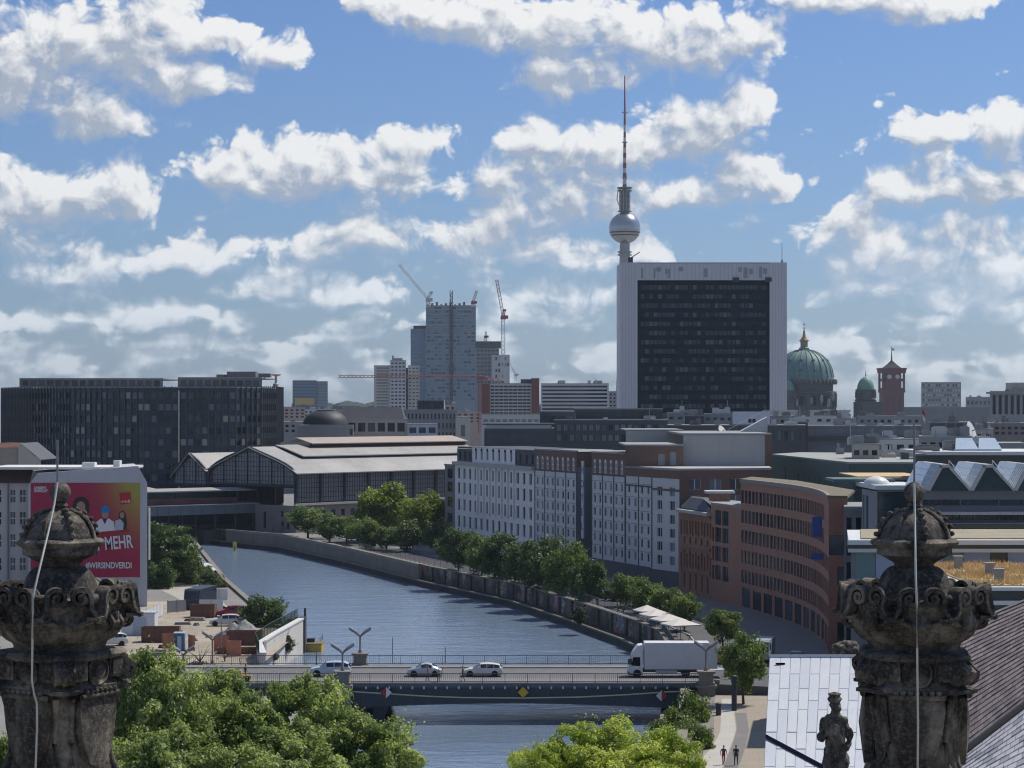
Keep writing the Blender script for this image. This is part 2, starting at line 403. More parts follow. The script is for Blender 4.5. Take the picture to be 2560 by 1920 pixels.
# water
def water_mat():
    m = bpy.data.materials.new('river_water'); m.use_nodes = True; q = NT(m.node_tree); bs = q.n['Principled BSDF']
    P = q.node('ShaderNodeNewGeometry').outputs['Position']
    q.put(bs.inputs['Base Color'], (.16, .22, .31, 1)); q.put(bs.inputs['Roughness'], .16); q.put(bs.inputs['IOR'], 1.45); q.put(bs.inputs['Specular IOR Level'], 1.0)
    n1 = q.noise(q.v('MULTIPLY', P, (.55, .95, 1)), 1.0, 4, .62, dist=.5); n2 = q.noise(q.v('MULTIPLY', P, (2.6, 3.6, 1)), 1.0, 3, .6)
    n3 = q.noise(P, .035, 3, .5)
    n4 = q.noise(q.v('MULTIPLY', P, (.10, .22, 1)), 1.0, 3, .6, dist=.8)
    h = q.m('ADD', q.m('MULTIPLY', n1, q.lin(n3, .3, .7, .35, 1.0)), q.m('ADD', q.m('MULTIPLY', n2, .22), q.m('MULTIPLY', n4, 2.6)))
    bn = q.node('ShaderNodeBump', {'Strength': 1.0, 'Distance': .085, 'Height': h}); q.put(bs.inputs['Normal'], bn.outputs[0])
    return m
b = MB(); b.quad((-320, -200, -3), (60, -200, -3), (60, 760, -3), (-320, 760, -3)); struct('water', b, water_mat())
# right embankment: ledge, stone wall, coping and railing
def strip(name, line, t0, t1, z0, z1, m, parent=None):
    a = setback(line, t0); c = setback(line, t1); b = MB()
    for i in range(len(line) - 1): b.prism([a[i], c[i], c[i + 1], a[i + 1]], z0, z1)
    return b.build(name, m, parent)
t_ = thing('embankment_wall', 'dark stained stone embankment wall along the right river bank with low ledge', 'quay wall')
strip('ledge', RIGHT, 0, 2.2, -4.5, -2.05, mat('ledge_stone', (.055, .05, .043), .9, .3, .3, streak=.2), t_)
strip('ledge_edge', RIGHT, -.12, .3, -2.05, -1.85, mat('coping_stone', (.20, .185, .155), .85, .25, .4), t_)
strip('wall', RIGHT, 2.2, 2.9, -2.05, .62, graffiti_mat(), t_)
strip('coping', RIGHT, 2.05, 3.05, .62, .8, MATS['coping_stone'], t_)
for i in range(4, len(RIGHT) - 3):        # shallow buttresses on the wall
    A, B = RB[i], RB[i + 1]; n = int(dist(A, B) / 7)
    for k in range(n):
        p = off(A, B, (k + .5) * dist(A, B) / n, 0); bb = MB(); bb.box(-.35, .35, -.35, .1, -2.05, .6)
        bb.build('buttress', M_stone, t_, loc=(p[0], p[1], 0), rz=math.atan2(B[1] - A[1], B[0] - A[0]) + math.pi)
def railing(name, label, line, z0, h, step, m, r=.03, bars=True, parent=None, cat='railing'):
    t = parent or thing(name, label, cat, (line[0][0], line[0][1], z0)); o0 = Vector((line[0][0], line[0][1], z0)) if not parent else Vector((0, 0, 0))
    rb = MB()
    for zz in (h, h * .12): rb.tube([Vector((p[0], p[1], z0 + zz)) - o0 for p in line], r * 1.3, 5)
    rb.build('rail', m, t)
    pm = MB(); pm.box(-r, r, -r, r, 0, h); pme = pm.mesh('post', m)
    bars_b = MB()
    for A, B in zip(line, line[1:]):
        L = dist(A, B); n = max(1, int(L / step))
        for k in range(n):
            p = (A[0] + (B[0] - A[0]) * k / n, A[1] + (B[1] - A[1]) * k / n)
            put('post', pme, t, Vector((p[0], p[1], z0)) - o0)
            if bars:
                nb = max(2, int(L / n / .22))
                for j in range(1, nb):
                    f = (k + j / nb) / n; x, y = A[0] + (B[0] - A[0]) * f - o0.x, A[1] + (B[1] - A[1]) * f - o0.y
                    bars_b.box(x - .012, x + .012, y - .012, y + .012, z0 - o0.z + h * .1, z0 - o0.z + h)
    if bars_b.v: tag(bars_b.build('bars', m, t), kind='stuff')
    return t
railing('quay_railing', 'dark grey iron railing on top of the right embankment wall', setback(RIGHT[3:10], 2.55), .8, 1.35, 3.2, flat('railing_grey', (.10, .11, .12), .5))
# far quay wall under the station arch and the left bank wall
t_ = thing('far_quay_wall', 'pale stone quay wall beyond the river bend below the station', 'quay wall')
ln = RIGHT[8:12]
strip('wall', ln, .4, 1.1, -2, .55, mat('pale_quay_stone', (.17, .15, .125), .9, .3, .3, streak=.3), t_)
strip('parapet', ln, .3, .8, .55, 1.15, MATS['coping_stone'], t_)
t_ = thing('left_quay_wall', 'dark quay wall along the left river bank beside the bushes', 'quay wall')
ln = [LEFT[i] for i in range(6, 11)]
strip('wall', ln, -.7, .0, -4.5, .25, M_stone, t_); strip('coping', ln, -.85, .06, .25, .42, MATS['coping_stone'], t_)
# street and pavement on the right bank beyond the bridge
def sheet(name, poly, z, m, label=None):
    b = MB(); b.quad(*[(p[0], p[1], z) for p in poly]); o = struct(name, b, m, label)
    bm = bmesh.new(); bm.from_mesh(o.data); bmesh.ops.triangulate(bm, faces=bm.faces[:])
    for f in bm.faces:
        if f.normal.z < 0: f.normal_flip()
    bm.to_mesh(o.data); bm.free(); return o
e1 = setback(RIGHT, 6.5); e2 = setback(RIGHT, 14.5)
sheet('pavement', setback(RIGHT, 3.0)[3:11] + list(reversed(setback(RIGHT, 6.3)[3:11])), .005, mat('dark_footway', (.10, .10, .098), .9, .25, .2, fine=.15, coords='World'))  # footway colour darkened to stand in for the shade under the quay trees
sheet('road', e1[3:11] + list(reversed(e2[3:11])), .006, M_asph)
M_kerb = mat('kerb_stone', (.33, .32, .30), .85, .15, .5)
b = MB()
for i in range(3, 10): b.prism([setback(RIGHT, 6.3)[i], e1[i], e1[i + 1], setback(RIGHT, 6.3)[i + 1]], 0, .13)
struct('kerb', b, M_kerb)
# promenade in front of the bridge: pale path, granite band and paving
M_path = mat('pale_path_concrete', (.42, .41, .38), .9, .12, .4, coords='World'); M_cob = mat('tan_cobble_paving', (.30, .265, .215), .92, .18, .5, fine=.3, coords='World')
M_bandm = mat('grey_paving_band', (.17, .168, .165), .9, .15, .4, coords='World')
def wpts(*p): return [gp(x, y)[:2] for x, y in p]
sheet('pavement', wpts((1545, 1490), (1665, 1490), (1700, 1540), (1745, 1659), (1800, 1800), (1500, 1800), (1470, 1690), (1500, 1659), (1541, 1590)), .005, M_cob)
sheet('path', wpts((1559, 1510), (1587, 1510), (1586, 1545), (1590, 1575), (1583, 1600), (1560, 1659), (1530, 1740), (1450, 1740), (1498, 1659), (1540, 1612), (1556, 1580)), .011, M_path)
sheet('road', wpts((1588, 1540), (1612, 1540), (1618, 1575), (1611, 1612), (1600, 1645), (1560, 1740), (1532, 1740), (1562, 1659), (1585, 1600), (1592, 1575)), .012, M_bandm)
# ------------------------------------------------------------------ houses on the right bank
FA, FB = (-12.9, 499.0), (29.0, 384.0)          # facade line of the river row, far end to near corner
fl = dist(FA, FB)
def fx(px):        # metres along the facade line where picture column px meets it
    c = (px * K - 1280.0) / F; dx, dy = (FB[0] - FA[0]) / fl, (FB[1] - FA[1]) / fl
    return (c * FA[1] - FA[0]) / (dx - c * dy)
def fpt(s, t=0.0): return off(FA, FB, s, t)
def fY(px): return fpt(fx(px))[1]
M_wht = mat('off_white_render', (.72, .71, .69), .85, .10, .15, streak=.16); M_pan = mat('grey_panel_concrete', (.58, .575, .56), .85, .08, .2, streak=.14)
M_slate = mat('slate_mansard', (.075, .08, .095), .7, .2, .4); M_flatroof = mat('grey_roof_felt', (.27, .28, .28), .9, .2, .15); M_brick = mat('brown_brick', (.175, .11, .082), .9, .2, .3, fine=.25)
M_brick2 = mat('red_brown_brick', (.36, .19, .13), .88, .15, .3, fine=.2, streak=.1)
M_trimw = flat('white_window_paint', (.62, .63, .64), .5); M_joint = flat('dark_joint', (.07, .075, .085), .7)
# -- white classical building
s0, s1 = fx(983), fx(1155); A, B = fpt(s0), fpt(s1); L = dist(A, B); org = (A[0], A[1], 0)
t_ = thing('classical_building', 'white classical building with pilasters and a row of arched attic windows by the river', 'building', org)
ztop = 19.3; rows = [(1.2, 2.4), (5.0, 2.5), (8.7, 2.5), (12.4, 2.5), (15.8, 2.3)]
facade(t_, A, B, 0, ztop, grid(.8, L - .5, 13, 1.45, rows), M_wht, [GL_D], .35, org, frame=(flat('dark_window_frame', (.05, .055, .06), .5), 1, 2, .05))
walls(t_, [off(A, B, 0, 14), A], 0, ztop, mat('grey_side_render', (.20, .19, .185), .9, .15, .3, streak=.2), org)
pil = MB(); pil.box(-.34, .34, -.42, .05, 8.3, ztop - .8); pme = pil.mesh('pilaster', M_wht); rz = math.atan2(B[1] - A[1], B[0] - A[0])
for k in range(4, 11):
    p = off(A, B, .8 + (L - 1.3) / 13 * (k - .5 + .5) - .0, 0); put('pilaster', pme, t_, (p[0] - org[0], p[1] - org[1], 0), rz)
def band(parent, A, B, z0, z1, proud, m, name='cornice', org=(0, 0, 0), ext=0.0):
    d = Vector((B[0] - A[0], B[1] - A[1])).normalized(); b = MB()
    b.obox((A[0] - d.x * ext - org[0], A[1] - d.y * ext - org[1]), (B[0] + d.x * ext - org[0], B[1] + d.y * ext - org[1]), -proud, .3, z0 - org[2], z1 - org[2]); return b.build(name, m, parent)
band(t_, A, B, ztop - .5, ztop + .25, .7, mat('cornice_stone', (.40, .395, .39), .85, .15, .4), org=org, ext=.2)
band(t_, A, B, 3.9, 4.3, .25, M_wht, 'string_course', org=org)
zs = ztop + .25
a1, b1 = off(A, B, L * .22, .25), off(A, B, L * .76, .25)
arch = grid(.6, dist(a1, b1) - .6, 7, 1.25, [(zs + .7, 1.9)])
facade(t_, a1, b1, zs, zs + 3.3, arch, M_wht, GL_D, .3, org, name='attic_wall', win='attic_window')
ab = MB()                                             # rounded heads over the attic windows
for (x0, x1, z0, z1) in arch:
    c = (x0 + x1) / 2; r = (x1 - x0) / 2
    p = off(a1, b1, c, -.02); ang = [math.pi * k / 8 for k in range(9)]
    h_ = MB(); pts = [(r * math.cos(a), 0, r * math.sin(a)) for a in ang]
    h_.quad(*[(x, -.012, z) for x, _, z in pts]); h_.build('arch_head', GL_D, t_, loc=(p[0] - org[0], p[1] - org[1], z1), rz=rz)
for (f0, f1) in ((.0, .215), (.765, 1.0)):
    a2, b2 = off(A, B, L * f0, .5), off(A, B, L * f1, .5); n = 3
    facade(t_, a2, b2, zs, zs + 2.9, grid(.5, dist(a2, b2) - .3, n if f0 == 0 else 3, 1.3, [(zs + .5, 1.8)]), M_slate, [GL_D, GL_M], .2, org, name='mansard', win='dormer_window')
slab(t_, [off(A, B, -.0, .6), off(A, B, L, .6), off(A, B, L, 16), off(A, B, 0, 16)], zs + 2.95, zs + 3.35, M_slate, org=org)
wl = fpt(fx(961)); Lw = dist(wl, A); facade(t_, wl, A, 0, 18.4, [(Lw * .25, Lw * .75, z, z + 2.2) for z in (2.0, 5.6, 9.2, 12.6, 15.6)], MATS['grey_side_render'], [GL_M, GL_D], .2, org, name='wing_wall')
band(t_, wl, A, 18.4, 18.8, .2, MATS['grey_side_render'], 'wing_cornice', org)
slab(t_, [off(A, B, -1.5, 3), off(A, B, 0, 3), off(A, B, 0, 16), off(A, B, -1.5, 16)], 0, ztop - .5, MATS['grey_side_render'], 'side_wing', org)
# -- hotel in two blocks with a recess, dark vertical joints and brick attic
def hotel_block(px0, px1, ncol, nstrip, label, ztop=23.0, attic=True, front=0.0):
    s0, s1 = fx(px0), fx(px1); A, B = fpt(s0, -front), fpt(s1, -front); L = dist(A, B); org = (A[0], A[1], 0)
    t = thing('hotel_block', label, 'building', org, 0, 'hotel blocks by the river')
    rows = [(4.0 + 2.42 * k, 1.45) for k in range(6 if attic else 7)]
    if not attic: rows = [(4.0 + 2.42 * k, 1.45) for k in range(6)]
    zb = 19.0 if attic else ztop - 1.5
    facade(t, A, B, 0, zb, grid(.3, L - .3, ncol, .95, rows), M_pan, [GL_M, GL_D, CURT2, GL_D], .16, org, frame=(M_trimw, 1, 1, .07))
    rz = math.atan2(B[1] - A[1], B[0] - A[0])
    jm = MB(); jm.box(-.2, .2, -.06, .02, 3.2, zb); jme = jm.mesh('joint', M_joint)
    for k in range(nstrip + 1): p = off(A, B, min(max(L * k / nstrip, .14), L - .14), 0); put('joint', jme, t, (p[0] - org[0], p[1] - org[1], 0), rz)
    for k in range(1, 7):
        band(t, A, B, 3.3 + 2.42 * k - .06, 3.3 + 2.42 * k, .025, M_joint, 'floor_joint', org)
    band(t, A, B, 0, 3.1, .05, mat('dark_plinth', (.10, .105, .115), .7, .2, .3), 'plinth', org)
    if attic:
        hs = grid(.3, L - .3, ncol, 1.05, [(zb + .25, 2.1)])
        facade(t, A, B, zb, ztop, hs, M_brick, [CURT, CURT2], .05, org, name='attic_wall', win='arched_window', frame=(M_trimw, 1, 2, .16))
        for (x0, x1, z0, z1) in hs:
            r = (x1 - x0) / 2; p = off(A, B, (x0 + x1) / 2, -.03); h_ = MB(); h_.quad(*[(r * math.cos(math.pi * k / 8), 0, r * math.sin(math.pi * k / 8)) for k in range(9)])
            h_.build('arch_head', M_trimw, t, loc=(p[0] - org[0], p[1] - org[1], z1), rz=rz)
        band(t, A, B, zb - .15, zb + .1, .08, M_joint, 'string_course', org)
    else:
        band(t, A, B, zb, ztop, .02, M_brick, 'attic_wall', org); band(t, A, B, 17.3, 17.6, .05, M_joint, 'string_course', org)
    band(t, A, B, ztop, ztop + .3, .12, M_flatroof, 'parapet', org)
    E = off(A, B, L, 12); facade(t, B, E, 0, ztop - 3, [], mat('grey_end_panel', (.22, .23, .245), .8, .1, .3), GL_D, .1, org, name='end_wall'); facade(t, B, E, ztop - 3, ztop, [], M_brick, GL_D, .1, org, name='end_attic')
    return t, A, B, L, org
t_, A, B, L, org = hotel_block(1155, 1246, 8, 4, 'grey panel hotel block beside the white classical building, with brick attic')
slab(t_, [off(A, B, 0, .1), off(A, B, L, .1), off(A, B, L, 14), off(A, B, 0, 14)], 22.7, 23.05, M_flatroof, org=org)
s0, s1 = fx(1246), fx(1278)
A, B = fpt(s0, 3.2), fpt(s1, 3.2); org = (A[0], A[1], 0); L = dist(A, B)
t_ = thing('hotel_stair_tower', 'dark recessed stair tower with vertical hotel sign between two grey hotel blocks', 'building', org)
facade(t_, A, B, 0, 22.6, grid(.4, L * .5, 1, 1.6, [(3 + 2.6 * k, 2.0) for k in range(6)]), mat('charcoal_panel', (.06, .066, .075), .6, .15, .3), [GL_D, GL_M], .1, org)
walls(t_, [B, fpt(s1)], 0, 22.6, MATS['charcoal_panel'], org)
slab(t_, [A, B, off(A, B, L, 10), off(A, B, 0, 10)], 22.4, 22.8, M_flatroof, org=org)
p = fpt(fx(1262), -.3); sg = MB(); sg.box(-.55, .55, -.1, .1, 6.5, 21.3)
rz = math.atan2(FB[1] - FA[1], FB[0] - FA[0])
sgo = sg.build('sign_board', flat('white_sign_face', (.55, .57, .6), .5), t_, loc=(p[0] - org[0], p[1] - org[1], 0), rz=rz)
def text_mesh(txt, size, m, name='lettering', ext=.02, bold=0.0, ax='CENTER'):
    c = bpy.data.curves.new(name, 'FONT'); c.body = txt; c.size = size; c.extrude = ext; c.offset = bold; c.align_x = ax; c.align_y = 'CENTER'
    o = bpy.data.objects.new('tmp', c); COL.objects.link(o); bpy.context.view_layer.update()
    dg = bpy.context.evaluated_depsgraph_get(); me = bpy.data.meshes.new_from_object(o.evaluated_get(dg)); bpy.data.objects.remove(o)
    me.materials.clear(); me.materials.append(m); me.transform(Matrix.Rotation(R(90), 4, 'X')); me.name = name; return me
M_bluesign = flat('blue_sign_paint', (.02, .06, .28), .5)
for i, ch in enumerate('HOTEL'):
    put('letter', text_mesh(ch, 2.0, M_bluesign), t_, (p[0] - org[0] - math.sin(-rz) * -.0 + math.sin(rz) * .14, p[1] - org[1] - math.cos(rz) * .14, 19.6 - i * 2.7), rz)
t_, A, B, L, org = hotel_block(1278, 1351, 6, 3, 'grey panel hotel block between the dark stair tower and the lower brick-topped wing')
slab(t_, [off(A, B, 0, .1), off(A, B, L, .1), off(A, B, L, 14), off(A, B, 0, 14)], 22.7, 23.05, M_flatroof, org=org)
t_, A, B, L, org = hotel_block(1351, 1409, 4, 2, 'low grey hotel wing at the corner with brown brick parapet', ztop=20.6, attic=False)
# corner front turned to the viewer and its continuation to the right
CA = B; CB = (X(1468, 386), 386.5); CC = (X(1667, 392), 392.0)
L = dist(CA, CB); rows = [(3.9 + 2.42 * k, 1.6) for k in range(6)]
facade(t_, CA, CB, 0, 19.1, grid(.5, L - .3, 2, 1.75, rows), M_pan, [GL_D, GL_D, CURT2], .2, org, name='corner_wall', frame=(M_trimw, 2, 1, .07))
band(t_, CA, CB, 19.1, 20.6, .02, M_brick, 'attic_wall', org); band(t_, CA, CB, 16.9, 17.3, .06, M_brick, 'brick_band', org); band(t_, CA, CB, 0, 2.9, .06, MATS['dark_plinth'], 'plinth', org)
L2 = dist(CB, CC); bb = mat('brick_pier', (.18, .105, .08), .9, .2, .3, fine=.2)
facade(t_, CB, CC, 0, 20.6, grid(1.0, L2 - 1, 4, 2.3, [(14.5, 1.7), (17.2, 1.9)]), bb, [GL_B, CURT2, GL_D], .25, org, name='brick_wall', frame=(M_trimw, 2, 1, .07))
slab(t_, [off(FA, FB, fx(1351), .1), CA, CB, CC, (CC[0] + 2, 420), (X(1351, 430), 430)], 20.6, 20.95, mat('pale_roof_felt', (.36, .365, .35), .9, .15, .2), org=org)
# set-back storeys above the corner wing
a, c = (X(1351, 402), 402), (X(1476, 402), 402); bb2 = thing('rooftop_storey', 'brown brick set-back storey with two service doors on the hotel roof', 'building', (a[0], a[1], 20.95))
o0 = (a[0], a[1], 20.95)
facade(bb2, a, c, 20.95, 24.6, [(dist(a, c) - 4.6, dist(a, c) - 3.2, 21.1, 23.2), (dist(a, c) - 2.4, dist(a, c) - 1.2, 21.1, 23.6)], M_brick, [CURT, GL_D], .3, o0, win='door')
slab(bb2, [a, c, (c[0], 428), (a[0], 428)], 24.6, 24.9, M_flatroof, org=o0)
a, c = (X(1476, 404), 404), (X(1652, 404), 404); c2 = (X(1668, 404), 404)
o0 = (a[0], a[1], 20.95); bb3 = thing('rooftop_hall', 'large windowless pale grey hall wall above the brick hotel wing', 'building', o0)
facade(bb3, a, c, 20.95, 26.6, [], mat('pale_grey_cladding', (.40, .39, .375), .85, .06, .3, streak=.08), GL_D, .2, o0)
facade(bb3, c, c2, 20.95, 26.6, [], M_brick, GL_D, .2, o0, name='brick_pier'); slab(bb3, [a, c2, (c2[0], 450), (a[0], 450)], 26.55, 26.9, M_flatroof, org=o0)
a, c = (X(1352, 445), 445), (X(1476, 445), 445); o0 = (a[0], a[1], 20.95); bb4 = thing('rooftop_hall', 'long low pale roof storey with round vents behind the hotel attic', 'building', o0)
facade(bb4, a, c, 20.95, 26.9, [], MATS['pale_grey_cladding'], GL_D, .2, o0); slab(bb4, [a, c, (c[0], 470), (a[0], 470)], 26.9, 27.2, M_flatroof, org=o0)
vm = MB(); vm.lathe([(.3, 0), (.3, .25), (.38, .3), (.38, .45), (.1, .55)], 10); vme = vm.mesh('roof_vent', flat('vent_dark', (.06, .06, .065)))
for k, px in enumerate((1367, 1381, 1396, 1411, 1425, 1440, 1455)): put('roof_vent', vme, bb4, (X(px, 444.4) - o0[0], -.4, Z(985, 444) - o0[2] - 1.2))
# -- old ornate red building
oa, ob, oc = (X(1471, 381), 381.0), (X(1536, 366), 366.0), (X(1600, 352), 352.0); org = (oa[0], oa[1], 0)
M_sand = mat('red_sandstone', (.31, .165, .11), .88, .2, .4, fine=.2, streak=.25)
t_ = thing('ornate_building', 'old red sandstone house with ornate windows and projecting cornice beside the grey hotel', 'building', org)
L = dist(oa, ob)
facade(t_, oa, ob, 0, 13.6, grid(.4, L - .2, 5, .85, [(.8, 2.6), (4.6, 2.7), (8.6, 1.0), (10.2, 2.2)]), M_sand, [GL_D, GL_M], .35, org)
for z, h in ((3.9, .35), (7.9, .5), (13.2, .5)): band(t_, oa, ob, z, z + h, .35, M_sand, 'string_course', org)
band(t_, oa, ob, 13.7, 14.2, .9, mat('cornice_pale', (.42, .41, .40), .8, .1, .4), 'cornice', org, .3)
rz = math.atan2(ob[1] - oa[1], ob[0] - oa[0]); cm = MB()
cm.lathe([(.22, 0), (.22, .2), (.15, .3), (.14, 2.0), (.24, 2.2), (.24, 2.4)], 8); cme = cm.mesh('column', M_sand)
for k in range(6):
    for z in (4.4, 10.0): p = off(oa, ob, .35 + (L - .5) / 5 * k, -.15); put('column', cme, t_, (p[0] - org[0], p[1] - org[1], z), 0)
facade(t_, (oa[0], oa[1] + 14), oa, 0, 13.6, [], M_sand, GL_D, .2, org, name='side_wall')
slab(t_, [oa, ob, (ob[0] + 3, ob[1] + 14), (oa[0] + 1, oa[1] + 12)], 14.2, 14.5, M_slate, org=org)
b = MB(); ro = [(oa[0] - org[0], oa[1] - org[1]), (ob[0] - org[0], ob[1] - org[1]), (ob[0] + 3 - org[0], ob[1] + 14 - org[1]), (1, 12)]
cx = sum(p[0] for p in ro) / 4; cy = sum(p[1] for p in ro) / 4
b.prism(ro, 14.5, 16.2, [(cx + (p[0] - cx) * .4, cy + (p[1] - cy) * .4) for p in ro]); b.build('hipped_roof', M_slate, t_)
# -- brick link and long curved brick building
org = (ob[0], ob[1], 0)
t_ = thing('brick_link_building', 'narrow red brick link with large square windows between ornate house and curved building', 'building', org)
L = dist(ob, oc)
facade(t_, ob, oc, 0, 15.6, [(.5, 1.5, z, z + 2.3) for z in (3.4, 6.5, 9.6)] + [(2.0 + j * 3.6, 5.0 + j * 3.6, z, z + 2.4) for z in (3.4, 6.5, 9.6, 12.4) for j in (0, 1)], M_brick2, [GL_D, GL_B, GL_M], .3, org, frame=(flat('dark_window_frame', (.05, .055, .06)), 2, 1, .04))
slab(t_, [ob, oc, (oc[0] + 4, oc[1] + 12), (ob[0] + 3, ob[1] + 12)], 15.6, 15.95, M_flatroof, org=org)
b = MB(); b.box(-1.6, 1.6, -1.6, 1.6, 0, 1.3); b.cur = 1; b.box(-2.4, 2.4, -2.4, 2.4, 1.3, 1.7); b.build('roof_lantern', [M_brick2, flat('zinc_white', (.5, .52, .54))], t_, loc=(oc[0] - 3 - org[0] + 1.5, 6, 15.95))
org = (oc[0], oc[1], 0); t_ = thing('curved_office_building', 'long curved red brick office building with bands of tall narrow windows', 'building', org)
NS = 12; cur = []
E0, E1 = oc, (X(1790, 285), 285.0)
for i in range(NS + 1):          # bows away from the viewer in the middle
    f = i / NS; p = Vector(E0).lerp(Vector(E1), f); bow = 3.7 * math.sin(math.pi * f) * (.75 + .25 * f)
    d = (Vector(E1) - Vector(E0)).normalized(); cur.append((p.x - d.y * -1 * 0 + (-d.y) * bow * -1 * -1, p.y + d.x * bow))
rowsC = [(3.9 + 3.15 * k, 2.0) for k in range(5)]
for i in range(NS):
    a, c = cur[i], cur[i + 1]; L = dist(a, c); zc = 19.9
    rws = rowsC if i < NS - 2 else rowsC[:3]
    facade(t_, a, c, 0, zc, grid(0, L, 3, L / 3 * .76, rws) + grid(0, L, 1, L * .78, [(0.15, 3.0)]), M_brick2, [GL_D, GL_D, GL_M, GL_B, GL_M], .12, org)
c0, c1 = cur[-1], (X(1832, 284), 284.5); L = dist(c0, c1)
facade(t_, c0, c1, 0, 19.9, [(1.1, 2.0, 1.0, 4.0), (1.1, 2.0, 5.2, 8.0), (1.1, 2.0, 8.8, 11.2)] + [(.05, L - .05, 12.6, 15.2)], mat('red_brick_end', (.32, .15, .11), .88, .12, .4, fine=.15), [GL_D, GL_D, GL_B], .25, org, name='end_wall', limit=9)
walls(t_, [c1, (c1[0] + 1, c1[1] + 20)], 0, 19.9, M_brick2, org)
slab(t_, cur + [c1, (c1[0] + 4, c1[1] + 20), (X(1720, 345), 345), (oc[0] + 3, oc[1] + 12)], 19.9, 20.25, mat('mossy_roof', (.17, .15, .105), .95, .3, .3, fine=.2), org=org)
for i in range(NS): band(t_, cur[i], cur[i + 1], 19.7, 20.3, .2, mat('roof_edge_stone', (.25, .225, .19), .85, .12, .5), 'roof_edge', org)
# blue sign on the curved front
i = NS - 1; rz = math.atan2(cur[i + 1][1] - cur[i][1], cur[i + 1][0] - cur[i][0]); p = off(cur[i - 1], cur[i], dist(cur[i - 1], cur[i]) * .7, -.35)
sg = MB(); sg.box(-.65, .65, -.1, .1, 0, 2.6)
s_ = sg.build('sign_board', M_bluesign, t_, loc=(p[0] - org[0] - .9, p[1] - org[1] - .6, 14.6), rz=-.25)
sg = MB(); sg.box(-.8, .8, -.1, .1, 0, .8); sg.build('sign_board', M_bluesign, t_, loc=(p[0] - org[0] - .9, p[1] - org[1] - .6, 11.6), rz=-.25)
# ------------------------------------------------------------------ dark office block with fins, left
def lathe_obj(name, prof, m, parent, loc, n=24, smooth=True, ang=40):
    b = MB(); b.lathe(prof, n); o = b.build(name, m, parent, loc=loc)
    return autosmooth(o, ang) if smooth else o
M_fin = mat('bronze_fin', (.075, .08, .084), .45, .2, .5, spec=.5); M_office = mat('dark_office_panel', (.036, .044, .056), .5, .25, .3)
CURTY = flat('window_cream_lit', (.36, .35, .27), .5)  # cream pane colour stands in for lit, curtained windows
wing1 = [P2(4, 655), P2(70, 622), P2(150, 606), P2(230, 600), P2(310, 598), P2(386, 600)]
wing2 = [P2(388, 601), P2(450, 601), P2(510, 603), P2(565, 610), P2(596, 622), P2(612, 645)]
org = (wing1[3][0], 600, 0)
t_ = thing('dark_office_building', 'long dark office building with closely set vertical fins and curved ends behind the station', 'building', org)
zt = Z(838, 600); fin = MB(); fin.box(-.08, .08, -.28, .05, 4, zt + .6); fme = fin.mesh('fin', M_fin)
for wg in (wing1, wing2):
    for a, c in zip(wg, wg[1:]):
        L = dist(a, c); n = max(3, round(L / 1.75)); rz = math.atan2(c[1] - a[1], c[0] - a[0])
        facade(t_, a, c, 0, zt, grid(0, L, n, L / n * .72, [(zt - 2.9 - 3.17 * k, 1.75) for k in range(8)]), M_office, [GL_D, GL_D, GL_D, GL_B, GL_M, GL_M, CURT2, CURT2, CURTY], .2, org, limit=30)
        for k in range(n): p = off(a, c, L * k / n, 0); put('fin', fme, t_, (p[0] - org[0], p[1] - org[1], 0), rz)
slab(t_, wing1 + wing2 + [P2(612, 690), P2(4, 690)], zt, zt + .3, M_flatroof, org=org)
M_setb = mat('setback_grey', (.16, .16, .155), .7, .15, .3)
for (p0, p1, yt) in ((42, 352, 819), (384, 566, 817)):
    a, c = P2(p0, 612), P2(p1, 612); L = dist(a, c)
    facade(t_, a, c, zt + .3, Z(yt, 612), grid(.5, L - .5, int(L / 2.2), 1.5, [(zt + .7, 1.5)]), M_setb, [GL_D, GL_M], .2, org, name='setback_wall', win='setback_window', limit=60)
    slab(t_, [a, c, (c[0], 650), (a[0], 650)], Z(yt, 612), Z(yt, 612) + .3, M_flatroof, org=org)
b = MB(); b.box(-4, 4, 0, 6, 0, 1.6); b.box(-7, -4.5, 1, 4, 0, .8); b.box(4.6, 8, 1, 4, 0, 1.1); b.build('roof_plant', M_setb, t_, loc=(X(520, 615) - org[0], 16, Z(817, 612) + .3))
def bush_blob(mb, c, r, n=7, sq=(1, 1, .7)): mb.ball(c, r, n, sq)
# antenna mast with a disc head beside the office
t_ = thing('antenna_mast', 'pale mushroom-shaped antenna mast on the right end of the dark office roof', 'antenna', (X(596, 640), 640, zt + .3))
lathe_obj('mast', [(.9, 0), (.8, 1.2), (.35, 1.4), (.35, 3.6)], flat('antenna_grey', (.42, .40, .40)), t_, (0, 0, 0), 10)
lathe_obj('disc_head', [(.3, 3.4), (1.4, 3.7), (1.5, 4.0), (.9, 4.3), (.1, 4.4)], flat('antenna_red_grey', (.46, .37, .36)), t_, (0, 0, 0), 12)
